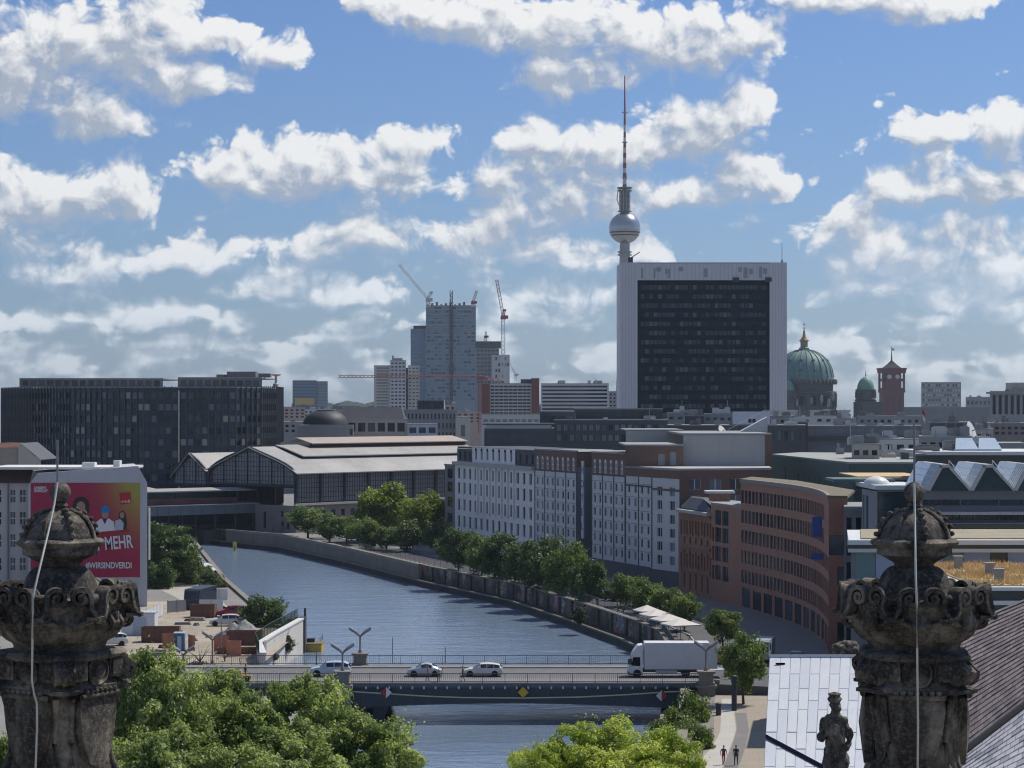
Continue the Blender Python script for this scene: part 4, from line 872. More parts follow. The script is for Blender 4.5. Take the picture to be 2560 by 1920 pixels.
for dx_, h in ((-8, 870), (2, 866), (9, 863), (14, 871), (17, 858)): MB().ball((dx_, -r_d * 1.15, zd(h)), 1.6, 8, (.7, .7, 1.9)).build('roof_statue', mat('pale_statue_stone', (.26, .26, .25), .9), t_)
def side_tower(px, yt, ybdome, rpx, name='corner_tower'):
    x = X(px, YD - 20) - X(cxp, YD); r = rpx * K / F * YD; lathe_obj(name, [(r * 1.2, 0), (r * 1.2, zd(ybdome + 24)), (r * 1.35, zd(ybdome + 23)), (r * 1.05, zd(ybdome + 19)), (r * 1.05, zd(ybdome + 4)), (r * 1.2, zd(ybdome + 3)), (r * 1.2, zd(ybdome))], M_dstone, t_, (x, -20, 0), 16, False)
    lathe_obj('tower_dome', [(max(r * math.cos(a), .3), zd(ybdome) + (zd(yt) - zd(ybdome)) * math.sin(a)) for a in [math.pi / 2 * k / 10 for k in range(11)]], mat('green_copper_pale', (.14, .27, .20), .6, .2, .1), t_, (x, -20, 0), 20)
    b = MB(); b.tube([(x, -20, zd(yt)), (x, -20, zd(yt - 12))], .22, 5); b.ball((x, -20, zd(yt - 4)), .6, 6); b.build('tower_finial', MATS['setback_grey'], t_)
    for k in range(4): a = math.pi / 4 + math.pi / 2 * k; MB().lathe([(1.0, zd(ybdome + 19)), (1.0, zd(ybdome + 6)), (.5, zd(ybdome + 2)), (.1, zd(ybdome - 2))], 6, (x + r * 1.3 * math.cos(a), -20 + r * 1.3 * math.sin(a), 0)).build('turret', M_dstone, t_)
side_tower(1703, 822, 844, 13)
td = thing('chapel_tower', 'smaller green domed tower with corner turrets between cathedral and red brick tower', 'tower', (X(1870, YD), YD, 0))
bak, cxp = t_, 1870; t_ = td; side_tower(1870, 815, 842, 18.5, 'tower'); b = MB(); r = 18.5 * K / F * YD; b.box(-r * 1.3, r * 1.3, -22 - r, 5, 0, zd(868)); b.build('base', M_dstone, t_)
# -- red brick tower
YR = 2000.0; xr = X(1926, YR); t_ = thing('red_brick_tower', 'square red brick town hall tower with clock faces and pointed roof', 'tower', (xr, YR, 0)); rz_ = lambda y: Z(y, YR)
M_rt = mat('deep_red_brick', (.155, .056, .05), .85, .15, .05); w = 23 * K / F * YR
b = MB(); b.box(-w, w, -w, w, 0, rz_(848)); b.build('shaft', M_rt, t_)
for y0, y1, f in ((848, 842, 1.1), (806, 799, 1.16), (799, 795, 1.22)): b = MB(); b.box(-w * f, w * f, -w * f, w * f, rz_(y0), rz_(y1)); b.build('cornice', M_rt, t_)
b = MB(); b.box(-w * .72, w * .72, -w, w, rz_(842), rz_(806)); b.box(-w, w, -w * .55, w * .55, rz_(842), rz_(838)); b.box(-w, w, -w * .6, w * .6, rz_(824), rz_(818)); b.build('belfry', M_rt, t_)
for sx in (-1, 1):
    for sy in (-1, 1): b = MB(); b.box(sx * w * .98 - .9, sx * w * .98 + .9, sy * w * .98 - .9, sy * w * .98 + .9, rz_(842), rz_(806)); b.build('corner_pier', M_rt, t_)
lathe_obj('roof', [(w * 1.1, rz_(795)), (w * .55, rz_(787)), (w * .1, rz_(779)), (.5, rz_(765)), (.15, rz_(748))], mat('dark_tower_roof', (.02, .017, .017)), t_, (0, 0, 0), 4, False).rotation_euler = (0, 0, R(45))
b = MB(); b.tube([(0, 0, rz_(766)), (0, 0, rz_(748))], .3, 5); b.quad((0, 0, rz_(752)), (2.5, 0, rz_(753)), (2.5, 0, rz_(757)), (0, 0, rz_(757))); b.build('flagpole', M_tv, t_)
for sx in (-1, 1): b = MB(); b.lathe([(2.0, 0), (2.0, .5)], 16); o = b.build('clock_face', flat('clock_white', (.5, .5, .5)), t_, loc=(sx * w * .38, -w - .02, rz_(814))); o.rotation_euler = (R(90), 0, 0)
wm = MB(); wm.box(-1.1, 1.1, -.35, .2, rz_(890), rz_(858)); wme = wm.mesh('blind_arch', mat('dark_red_recess', (.11, .04, .04)))
for k in (-1, 0, 1): put('blind_arch', wme, t_, (k * w * .55, -w, 0))
# -- glass tower under construction, left of the slab
YG = 1900.0
t_, og, zt, a, c = blk('tall blue-green glass tower with unfinished open top floors and cranes', 920, 1028, 660, YG, 35, c_teal, 13, 26, .84, .60, 865, [c_bluegl, c_teal, c_teal, GL_M], 'glass_tower', limit=300, recess=.3)
b = MB(); xm = X(975, YG) - og[0]
for k in range(30): z = 5 + k * 4.2; b.box(xm - 1.1, xm + 1.1, -2.2, -.2, z, z + .5); b.tube([(xm - 1, -1.6, z), (xm + 1, -1.6, z + 4)], .3, 4)
for s in (-1, 1): b.tube([(xm + s, -1.6, 0), (xm + s, -1.6, 132)], .35, 4)
b.box(xm - 2, xm + 2, -3, -.2, 62, 68); b.build('hoist_mast', mat('hoist_dark', (.07, .075, .09), .7), t_)
for k in range(9): MB().box(k * 3.9 + .5, k * 3.9 + 2.5, .5, 3, zt, zt + 1 + (k % 3)).build('roof_formwork', MATS['setback_grey'], t_)
for k in range(6):       # storeys still without glass
    b = MB(); b.box(1.5, X(1026, YG) - og[0] - 1, -.35, -.1, zt - 4 - k * 4.3, zt - 3.2 - k * 4.3); b.build('open_floor', MATS['concrete'] , t_)
blk('lower blue glass block against the left side of the tall glass tower', 887, 921, 711, YG + 5, 30, c_bluegl, 4, 20, .8, .6, 865, [c_bluegl, c_teal], 'glass_tower', limit=80)
blk('small overhanging top storey on the lower blue glass block', 893, 921, 704, YG + 12, 20, c_char, 0, 0, name='rooftop_storey', z0=Z(711, YG + 12))
# crane builder: lattice mast, slewing cab, jib
def lattice(mb, p, q, w, n, r=.16):
    p, q = Vector(p), Vector(q); d = (q - p).normalized(); u = d.cross(Vector((0, 1, 0)));
    if u.length < .1: u = Vector((1, 0, 0))
    u.normalize(); v = d.cross(u); cs = [(u + v) * w / 2, (u - v) * w / 2, (-u - v) * w / 2, (-u + v) * w / 2]
    for c in cs: mb.tube([p + c, q + c], r, 4)
    for k in range(n):
        a = p.lerp(q, k / n); b_ = p.lerp(q, (k + 1) / n)
        for i in range(4): mb.tube([a + cs[i], b_ + cs[(i + 1) % 4]], r * .7, 3, False)
def crane(label, px, yb, yt, Y, jib, mastm, jibm, w=2.2, cj=None):
    x = X(px, Y); t = thing('tower_crane', label, 'crane', (x, Y, Z(yb, Y))); z0 = Z(yb, Y); h = Z(yt, Y) - z0
    b = MB(); lattice(b, (0, 0, 0), (0, 0, h), w, max(3, int(h / w / 1.2)), w * .1); b.build('mast', mastm, t)
    b = MB(); b.box(-w * .8, w * .8, -w * .7, w * .7, h, h + w * 1.1); b.box(w * .5, w * 1.5, -w * .6, w * .6, h + w * .2, h + w * 1.2); b.build('slewing_unit', jibm, t)
    jx, jz = X(jib[0], Y) - x, Z(jib[1], Y) - z0; b = MB(); lattice(b, (0, 0, h + w), (jx, 0, jz), w * .75, max(4, int(math.hypot(jx, jz - h) / w / 1.2)), w * .09); b.build('jib', jibm, t)
    if cj: b = MB(); lattice(b, (0, 0, h + w), (X(cj[0], Y) - x, 0, Z(cj[1], Y) - z0), w * .7, 4, w * .09); b.box(X(cj[0], Y) - x - w * .5, X(cj[0], Y) - x + w * .5, -w * .5, w * .5, Z(cj[1], Y) - z0 - w * .6, Z(cj[1], Y) - z0); b.build('counter_jib', jibm, t)
    return t
M_cw, M_cr, M_cd = flat('crane_white', (.50, .50, .50)), flat('crane_red', (.30, .06, .07)), flat('crane_dark_red', (.20, .045, .06))
crane('white luffing crane leaning left on top of the glass tower', 925, 664, 652, 1895, (862, 571), M_cw, M_cw, 2.6, (932, 630)); crane('short red and white crane jib at the right end of the glass tower roof', 1022, 664, 657, 1895, (1030, 628), M_cw, M_cr, 2.2)
crane('red and white luffing crane right of the glass tower', 1087, 830, 690, 1750, (1073, 604), M_aw, M_cr, 2.6, (1090, 668)); crane('thin dark red crane tip above the unfinished tower', 1049, 740, 730, 1790, (1050, 716), M_cd, M_cd, 1.6)
crane('low red crane with a long horizontal jib reaching left across the towers', 1037, 935, 821, 780, (731, 813), flat('crane_faded_red', (.30, .13, .13)), flat('crane_faded_red', (.30, .13, .13)), 1.15, (1085, 823))
crane('slim grey crane arm leaning left over the red-ended slab', 1114, 822, 812, 1200, (1100, 782), M_cw, M_cw, 1.0)
# unfinished tower and others
t_, og, zt, a, c = blk('unfinished grey concrete tower with stepped top right of the glass tower', 1028, 1078, 752, 1800, 28, c_grey, 6, 9, .7, .4, 830, [GL_D, GL_M], 'unfinished_tower')
b = MB(); b.box(-.5, X(1079, 1800) - og[0] + 1.2, -1.5, 20, zt + .3, zt + 5.5); b.build('formwork_crown', c_char, t_)
t_, og, zt, a, c = blk('lower pale scaffolded part of the unfinished tower', 1062, 1101, 767, 1780, 25, c_pale, 6, 5, .7, .6, 832, [GL_M, c_pale], 'unfinished_tower')
t_, og, zt, a, c = blk('white residential tower with dark window grid left of the glass tower', 843, 877, 779, 1300, 22, c_pale, 4, 13, .62, .42, 882, [GL_D, GL_M], 'residential_tower')
b = MB(); b.box(2, 7, 2, 8, zt, zt + 1.5); b.box(1, 2, 1, 2, zt, zt + 3); b.build('roof_plant', M_flatroof, t_)
blk('cream left wing of the white residential tower', 808, 843, 790, 1302, 22, c_cream, 1, 14, .72, .35, 882, [CURT2, GL_M], 'residential_tower'); blk('cream right wing of the white residential tower', 881, 906, 790, 1304, 22, c_cream, 3, 12, .6, .35, 882, [GL_D, CURT2], 'residential_tower'); blk('narrow dark stair shaft between the white tower wings', 876, 882, 795, 1306, 14, c_char, name='stair_shaft')
# slab blocks with red ends
M_rend = mat('red_brick_gable', (.20, .085, .07), .88, .12, .1); YS = 1000.0
t_, og, zt, a, c = blk('white striped apartment slab between dark red brick end walls', 1058, 1148, 829, YS, 16, c_pale, 1, 9, .995, .52, 896, [GL_D], 'apartment_slab', recess=.8)
for (p0, p1, yt) in ((1041, 1058, 829), (1148, 1165, 817)): b = MB(); b.box(X(p0, YS) - og[0], X(p1, YS) - og[0], -1, 17, 0, Z(yt, YS)); b.build('end_wall', M_rend, t_)
b = MB(); b.box(X(1125, YS) - og[0], X(1165, YS) - og[0], 2, 12, Z(829, YS) + .3, Z(819, YS)); b.build('roof_storey', c_char, t_)
bm_ = MB(); bm_.box(-.1, .1, -.3, .6, Z(896, YS), Z(831, YS)); bme = bm_.mesh('balcony_divider', c_pale)
for k in range(1, 9): put('balcony_divider', bme, t_, ((X(1148, YS) - X(1058, YS)) * k / 9, 0, 0))
t_, og, zt, a, c = blk('long white striped apartment slab behind, left of the black tower', 1168, 1315, 829, 1150, 16, c_pale, 1, 8, .995, .5, 896, [GL_D, GL_M], 'apartment_slab', recess=.8); roofbits(t_, og, zt, a, c, 10, 7, None, 3)
blk('small grey house with square windows beside the black tower', 1315, 1340, 846, 1200, 14, c_grey, 3, 4, .5, .4, 880, [GL_D], 'city_building')
blk('wide pale grey parapet building below the red-ended slab', 1040, 1168, 896, 760, 18, c_pale, 9, 1, .7, .3, 918, [c_grey], 'city_building')
# far left
t_, og, zt, a, c = blk('blue glass office cube on the horizon right of the dark office building', 632, 684, 822, 2300, 30, mat('hazy_blue_glass', (.07, .115, .17), .5, .1, .02), 9, 8, .8, .5, 878, [c_bluegl], 'far_office'); b = MB(); b.box(-10, 10, -.5, 0, -3, 4); b.build('yellow_sign', flat('sign_yellow', (.48, .34, .07)), t_, loc=(X(658, 2300) - og[0], -.3, Z(868, 2300)))
blk('pale right part of the blue glass office cube on the horizon', 684, 708, 824, 2302, 30, mat('hazy_grey_glass', (.16, .19, .215), .5, .1, .02), 5, 8, .8, .5, 878, [c_teal], 'far_office')
b = MB(); rr = random.Random(5)
for k in range(90):
    px = rr.uniform(690, 1340); yy = 872 + (abs(px - 780) / 60 if px < 900 else 6) + rr.uniform(-4, 3); r = rr.uniform(9, 20); b.ball((X(px, 3200) + rr.uniform(-20, 20), 3200 + rr.uniform(-60, 60), Z(yy, 3200) - r * .7), r, 7, (1.4, 1, .8))
tag(b.build('distant_wood', mat('distant_foliage', (.035, .055, .045), .95, .4, .02)), 'dark wooded hill on the horizon behind the white residential tower', 'wood', None, 'stuff')
FR = [(612, 660, 880, 1000, c_pink, 4, 3, 'faded pink apartment house with small windows right of the dark office'), (655, 725, 884, 1150, c_pale, 7, 3, 'pale grey office row with window strips below the blue cube'), (700, 760, 905, 1050, c_grey, 5, 2, 'small grey house right of the pale office row'), (725, 780, 886, 1250, c_tan, 5, 3, 'tan house under the horizon woods'),
 (612, 668, 912, 820, c_grey, 4, 2, 'low grey house at the foot of the dark office'), (775, 860, 893, 1080, c_tan, 8, 2, 'tan stone house below the cream tower'), (905, 985, 874, 900, c_tan, 7, 2, 'tan roof storey below the glass tower'), (985, 1040, 890, 1100, c_pink, 4, 3, 'pinkish house beside the red crane mast')]
for i, (p0, p1, yt, Y, m, cc, rw, lb) in enumerate(FR):
    t_, og, zt, a, c = blk(lb, p0, p1, yt, Y, 16, m, cc, rw, .5, .5, yt + 24, [GL_D, GL_M], 'city_building'); roofbits(t_, og, zt, a, c, 12, 4, None, i)
# dark domed house, tan arcade row, grey museum-like block behind the station roof
Yd = 640.0; t_ = thing('domed_house', 'old house with a black domed corner roof behind the station', 'building', (X(703, Yd), Yd, 0))
lathe_obj('dome_roof', [(6.6, Z(917, Yd)), (6.3, Z(908, Yd)), (5.4, Z(898, Yd)), (4.0, Z(891, Yd)), (2.6, Z(888, Yd)), (2.6, Z(886, Yd)), (.4, Z(885.5, Yd))], mat('black_dome_slate', (.03, .034, .042), .6, .2, .4), t_, (0, 0, 0), 20)
facade(t_, (X(672, Yd), Yd - 7), (X(735, Yd), Yd - 7), 0, Z(917, Yd), grid(.5, 13, 6, 1.2, [(Z(917, Yd) - 3, 1.8), (Z(917, Yd) - 6, 1.8)]), c_grey, [GL_D], .2, (X(703, Yd), Yd, 0)); b = MB(); b.box(-7.5, 7.5, -6.9, 8, 0, Z(918, Yd)); b.build('rear_wing', c_grey, t_)
t_, og, zt, a, c = blk('long tan arcaded house with seven wide windows behind the station roof', 725, 880, 906, 650, 20, c_tan, 7, 1, .74, .72, 936, [GL_D, GL_M], 'city_building', recess=.5); b = MB(); b.prism([(1, 1), (X(880, 650) - og[0] - 1, 1), (X(880, 650) - og[0] - 1, 14), (1, 14)], zt + .25, zt + 3.6, [(2, 4), (X(880, 650) - og[0] - 2, 4), (X(880, 650) - og[0] - 2, 12), (2, 12)]); b.build('grey_roof', M_slate, t_)
t_, og, zt, a, c = blk('grey neoclassical block with tall windows below the glass tower', 868, 988, 886, 700, 22, c_grey, 14, 3, .45, .6, 950, [GL_D, GL_M], 'city_building', recess=.5); b = MB()
L = X(985, 700) - X(868, 700)
b.box(L * .28, L * .78, 1, 10, zt, zt + 3.2); b.build('attic', c_grey, t_)
for k in range(7): b = MB(); b.box(L * .3 + k * L * .068, L * .3 + k * L * .068 + .9, .6, 1.2, zt + .6, zt + 2.9); b.build('attic_window', GL_D, t_)
t_, og, zt, a, c = blk('cream blank gable wall at the right end of the grey neoclassical block', 984, 1016, 902, 690, 14, c_cream, 1, 1, .3, .5, 955, [CURT2], 'gable_building')
blk('pale blue-white house front with three wide dark windows above the station roof', 880, 945, 917, 648, 10, mat('pale_blue_render', (.42, .45, .52), .85, .08, .1), 3, 1, .72, .7, 938, [GL_B], 'city_building', recess=.5)
# dark modern blocks behind the river row
t_, og, zt, a, c = blk('low dark glass box with bright rooflight strip behind the white classical building', 1046, 1196, 927, 505, 18, c_char, 6, 1, .96, .75, 962, [glass('dim_glass_wall', (.055, .062, .075), .25)], 'modern_building', recess=.1); b = MB(); b.box(.5, X(1196, 505) - X(1046, 505) - .5, .3, 1.5, zt + .1, zt + .95); b.build('rooflight', flat('pale_rooflight', (.56, .62, .62), .3), t_); b = MB(); b.box(-.3, X(1196, 505) - X(1046, 505) + .3, -.4, 16, zt + .95, zt + 1.3); b.build('roof', c_char, t_)
t_, og, zt, a, c = blk('charcoal office block with two rows of paired pale windows behind the hotel', 1196, 1442, 908, 530, 20, c_char, 17, 2, .62, .62, 957, [CURT, CURT, CURT2, CURT, GL_B], 'modern_building', frame=(c_char, 2, 1, .08)); roofbits(t_, og, zt, a, c, 16, 6, None, 9)
t_, og, zt, a, c = blk('dark set-back roof storey with grid cladding on the charcoal office block', 1240, 1432, 884, 540, 10, mat('dark_teal_panel', (.06, .07, .075), .6, .15, .2), 9, 1, .96, .9, 903, [mat('dark_teal_panel', (.06, .07, .075))], 'rooftop_storey', z0=Z(908, 540)); blk('dark flat roof block above the charcoal office at its left end', 1166, 1242, 890, 536, 14, c_char, 4, 1, .7, .4, 912, [GL_D, GL_B], 'rooftop_storey')
RB2 = [(1440, 1480, 893, 600, c_grey, 'square grey roof block right of the charcoal office'), (1482, 1520, 899, 610, M_slate, 'dark slate roof block behind the satellite dish'), (1520, 1585, 895, 620, c_grey, 'wide grey roof block left of the white billboard'), (1640, 1740, 900, 590, c_tan, 'tan roof storey right of the white billboard'), (1760, 1800, 898, 640, c_pale, 'pale roof box below the cathedral'), (1795, 1850, 905, 650, c_grey, 'grey roof box below the domed chapel tower'), (1852, 1990, 900, 700, c_grey, 'long grey roof building below the red brick tower'), (1700, 1745, 912, 560, c_char, 'dark roof storey in front of the tan roof')]
for i, (p0, p1, yt, Y, m, lb) in enumerate(RB2): t_, og, zt, a, c = blk(lb, p0, p1, yt, Y, 14, m, max(2, (p1 - p0) // 14), 1, .5, .5, yt + 16, [GL_D, GL_M], 'roof_building'); roofbits(t_, og, zt, a, c, 12, 5, None, 20 + i)
t_, og, zt, a, c = blk('dark office wing with a row of narrow pale windows behind the grey hall', 1440, 1740, 920, 545, 16, c_char, 20, 1, .5, .6, 958, [CURT2, GL_M, GL_D], 'modern_building'); roofbits(t_, og, zt, a, c, 8, 9, None, 31)
t_, og, zt, a, c = blk('lead-grey mansard roof in panels right of the dark office wing', 1735, 1990, 921, 575, 15, mat('lead_panel', (.17, .18, .195), .6, .12, .2), 11, 1, .94, .9, 942, [mat('lead_panel_light', (.20, .21, .225), .6, .12, .2)], 'mansard_building', recess=.1); b = MB(); b.box(0, X(1990, 575) - X(1735, 575), -.8, -.02, Z(950, 575), Z(943, 575)); b.build('shadow_gap', c_char, t_); roofbits(t_, og, zt, a, c, 10, 9, None, 41)
b = thing('roof_parapet', 'long white roof edge running below the cathedral', 'roof edge', (X(1660, 800), 800, 20)); q_ = MB(); q_.box(0, X(1835, 800) - X(1660, 800), 0, 8, 0, Z(889, 800) - 20); q_.box(-.4, X(1835, 800) - X(1660, 800) + .4, -.5, 8.2, Z(889, 800) - 20, Z(888, 800) - 19.6); q_.build('parapet', mat('white_parapet', (.5, .5, .48), .8, .08, .1), b)
# white billboard on posts
YB = 500.0; t_ = thing('billboard', 'white billboard sheet with two small dark windows standing on posts above the roofs', 'billboard', (X(1583, YB), YB, 26))
bw = X(1663, YB) - X(1583, YB); b = MB(); b.box(0, bw, 0, .5, Z(917, YB) - 26, Z(889, YB) - 26); b.build('panel', mat('billboard_white', (.60, .63, .70), .6, .05, .2), t_)
for u in (.12, .35, .62, .9): b = MB(); b.tube([(bw * u, .6, 0), (bw * u, .6, Z(910, YB) - 26)], .09, 5); b.build('post', M_gird, t_)
for u in (.42, .53): b = MB(); b.box(bw * u, bw * u + .7, -.06, .02, Z(913, YB) - 26, Z(905, YB) - 26); b.build('opening', GL_D, t_)
b = MB(); b.box(-.05, bw + .05, -.1, .55, Z(917, YB) - 26.25, Z(917, YB) - 26.0); b.build('lower_edge', M_gird, t_)
# satellite dishes
def dish(label, px, py, Y, r, tilt, yaw, z0):
    x, y, z = at(px, py, Y); t = thing('satellite_dish', label, 'satellite dish', (x, y, z0)); b = MB()
    b.lathe([(r * math.sin(a), r * 1.3 * (1 - math.cos(a))) for a in [R(4 + 44 * k / 8) for k in range(9)]], 24); o = b.build('reflector', mat('dish_white', (.55, .55, .53), .5, .08, .4), t, loc=(0, 0, z - z0)); o.rotation_euler = (R(tilt), 0, R(yaw)); autosmooth(o, 60)
    b = MB(); b.tube([(0, 0, 0), (0, 0, z - z0)], r * .12, 6); b.box(-r * .25, r * .25, -r * .25, r * .25, 0, max(.3, (z - z0) * .5)); b.build('mount', M_gird, t)
    b = MB(); b.tube([(0, 0, r * .3), (0, 0, r * 1.05)], r * .04, 4); o2 = b.build('feed_arm', M_gird, t, loc=(0, 0, z - z0)); o2.rotation_euler = o.rotation_euler; return t
dish('white satellite dish tilted skyward on the grey hall roof', 1555, 935, 440, 1.7, 62, 55, 26.9); dish('large pale satellite dish seen edge-on at the right', 2088, 935, 420, 2.6, 70, 60, Z(968, 420))
t_ = thing('roof_shed', 'white lean-to roof shed with sloping grey top beside the satellite dish', 'roof shed', (X(1600, 430), 430, 26.9)); wd = X(1648, 430) - X(1590, 430); b = MB()
b.quad((0, 0, 0), (wd, 0, 0), (wd, 0, 2.9), (.2, 0, .2)); b.quad((.2, 0, .2), (wd, 0, 2.9), (wd, 3, 2.9), (.2, 3, .2)); b.quad((wd, 0, 0), (wd, 3, 0), (wd, 3, 2.9), (wd, 0, 2.9)); b.build('wall', c_pale, t_); b = MB(); b.quad((-2.5, -.3, .4), (wd - .5, -.3, 4.2), (wd - .5, .6, 4.2), (-2.5, .6, .4)); b.build('sloping_top', c_grey, t_)
# right horizon blocks
blk('grey slab block with fine window grid on the right horizon', 1990, 2076, 826, 2100, 20, c_grey, 14, 5, .6, .5, 880, [c_pale, GL_M], 'far_slab'); b = None
t_, og, zt, a, c = blk('flat grey far block right of the slab on the horizon', 2086, 2142, 858, 1800, 20, c_grey, 6, 1, .6, .4, 880, [GL_M], 'far_slab'); roofbits(t_, og, zt, a, c, 10, 3, None, 50)
t_, og, zt, a, c = blk('grey colonnaded building at the right edge of the skyline', 2138, 2300, 846, 900, 24, c_grey, 12, 1, .55, .8, 900, [GL_B, GL_D], 'colonnade_building', recess=1.2); roofbits(t_, og, zt, a, c, 16, 8, None, 51); b = MB(); b.box(-.8, X(2300, 900) - og[0], -1.2, 3, zt - .9, zt - .1); b.build('cornice', c_grey, t_)
b = MB(); b.box(X(2196, 900) - og[0], X(2290, 900) - og[0], 6, 20, zt, Z(826, 900)); b.build('roof_tower', c_tan, t_)
blk('long low grey building under the right horizon slab', 1952, 2150, 880, 1300, 20, mat('hazy_grey', (.20, .215, .215), .85, .1, .05), 0, 0, name='city_building')
RC = [(2008, 2090, 914, 470, c_char, 5, 1, 'dark glazed box with a flat roof near the flag'), (2090, 2145, 928, 500, c_tan, 3, 1, 'tan house behind the large dish'), (2130, 2260, 915, 560, mat('brown_grey_house', (.22, .20, .19), .85, .2, .2), 9, 2, 'brown-grey house row at the right edge'), (1985, 2100, 945, 400, c_grey, 6, 1, 'grey roof storey left of the large dish'), (1880, 1985, 950, 420, c_pale, 4, 1, 'pale building with wide dark openings left of the flagpole'), (1840, 1900, 962, 400, c_tan, 3, 1, 'low tan roof block above the green building'), (2100, 2260, 960, 380, c_grey, 7, 1, 'low grey roofs under the brown-grey houses')]
for i, (p0, p1, yt, Y, m, cc, rw, lb) in enumerate(RC): t_, og, zt, a, c = blk(lb, p0, p1, yt, Y, 14, m, cc, rw, .62, .55, yt + 26, [GL_D, GL_M, GL_B], 'roof_building'); roofbits(t_, og, zt, a, c, 12, 6, None, 60 + i)
# flag on its pole
t_ = thing('flagpole', 'tall thin flagpole with a small red and white flag', 'flag', (X(1992, 440), 440, 24)); b = MB(); b.tube([(0, 0, 0), (0, 0, Z(876, 440) - 24)], .06, 6); b.build('pole', M_gird, t_)
for i, m in enumerate((flat('flag_red', (.40, .03, .04)), flat('flag_white', (.6, .6, .62)))):
    b = MB()
    for k in range(5): y0, y1 = k * .12, (k + 1) * .12; z = Z(880, 440) - 24; f0, f1 = math.sin(k) * .1, math.sin(k + 1) * .1; b.quad((y0, f0, z - i * 1.0 - 1.0 - k * .25), (y1, f1, z - i * 1.0 - 1.0 - (k + 1) * .25), (y1, f1, z - i * 1.0 - (k + 1) * .25), (y0, f0, z - i * 1.0 - k * .25))
    b.build('flag_stripe', m, t_)
# ------------------------------------------------------------------ buildings at the right edge
M_copg = mat('copper_green_cladding', (.085, .135, .125), .55, .12, .15, streak=.15); M_conc2 = mat('fair_concrete', (.24, .245, .25), .85, .12, .2, streak=.15); M_rimw = flat('white_roof_rim', (.62, .64, .63), .5)
M_dgl = glass('dark_teal_glass', (.022, .045, .055), .1, .6, .2); M_tgl = glass('pale_teal_glass', (.16, .27, .27), .2, .5, .15); M_bluepan = flat('pale_blue_panel', (.42, .46, .56), .4); M_grass = mat('dry_roof_grass', (.54, .41, .22), .95, .25, .5, fine=.3, coords='World', bump=1.0, bsc=8.0)
ga, gc, ge = (X(1667, 444), 444.0), (X(1833, 378), 378.0), (X(2060, 378), 378.0); org = (gc[0], gc[1], 0)
t_ = thing('copper_clad_building', 'dark green copper-clad building with flat roof beyond the curved brick offices', 'building', org); L = dist(ga, gc)
facade(t_, ga, gc, 0, 22, [(L * f, L * f + 3.6, 16.2, 19) for f in (.38, .52, .66, .79)] + [(L * .2, L * .2 + .5, 12, 20)], M_copg, [mat('green_louvre', (.10, .15, .14), .5, .1, .3)], .12, org)
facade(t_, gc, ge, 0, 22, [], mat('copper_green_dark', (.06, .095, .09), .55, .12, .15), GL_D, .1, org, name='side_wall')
slab(t_, [ga, gc, ge, (ge[0] + 10, 450), (ga[0] + 8, 462)], 22, 22.3, mat('pale_green_roof', (.30, .32, .30), .85, .12, .1), org=org)
for k in range(12): p = off(ga, gc, L * (.05 + .075 * k), random.uniform(8, 22)); b = MB(); w = random.uniform(.8, 2.6); b.box(0, w, 0, 1.4, 0, random.uniform(.6, 1.7)); b.box(w * .1, w * .4, .2, .8, .6, 2.2); b.build('roof_unit', random.choice([c_pale, c_grey, c_char]), t_, loc=(p[0] - org[0], p[1] - org[1], 22.3))
# rear dark hall with a white roof line
t_, og, zt, a, c = blk('dark hall with a bright white roof edge behind the saw-tooth skylights', 1975, 2320, 984, 300, 24, c_char, 6, 1, .3, .4, 1030, [GL_M, CURT], 'dark_hall'); b = MB(); b.box(1.5, X(2320, 300) - og[0], -1.2, 20, zt + .1, zt + .55); b.build('roof_edge', M_rimw, t_); roofbits(t_, og, zt + .4, a, c, 14, 5, None, 80)
for px in (2060, 2110): b = MB(); b.box(0, 3.2, 0, 2, 0, .3); b.quad((0, -.1, .3), (3.2, -.1, .3), (2.7, 2, 1.8), (.5, 2, 1.8)); b.build('roof_light', flat('pale_blue_glass', (.45, .55, .65), .2), t_, loc=(X(px, 305) - og[0], 4, zt + .5))
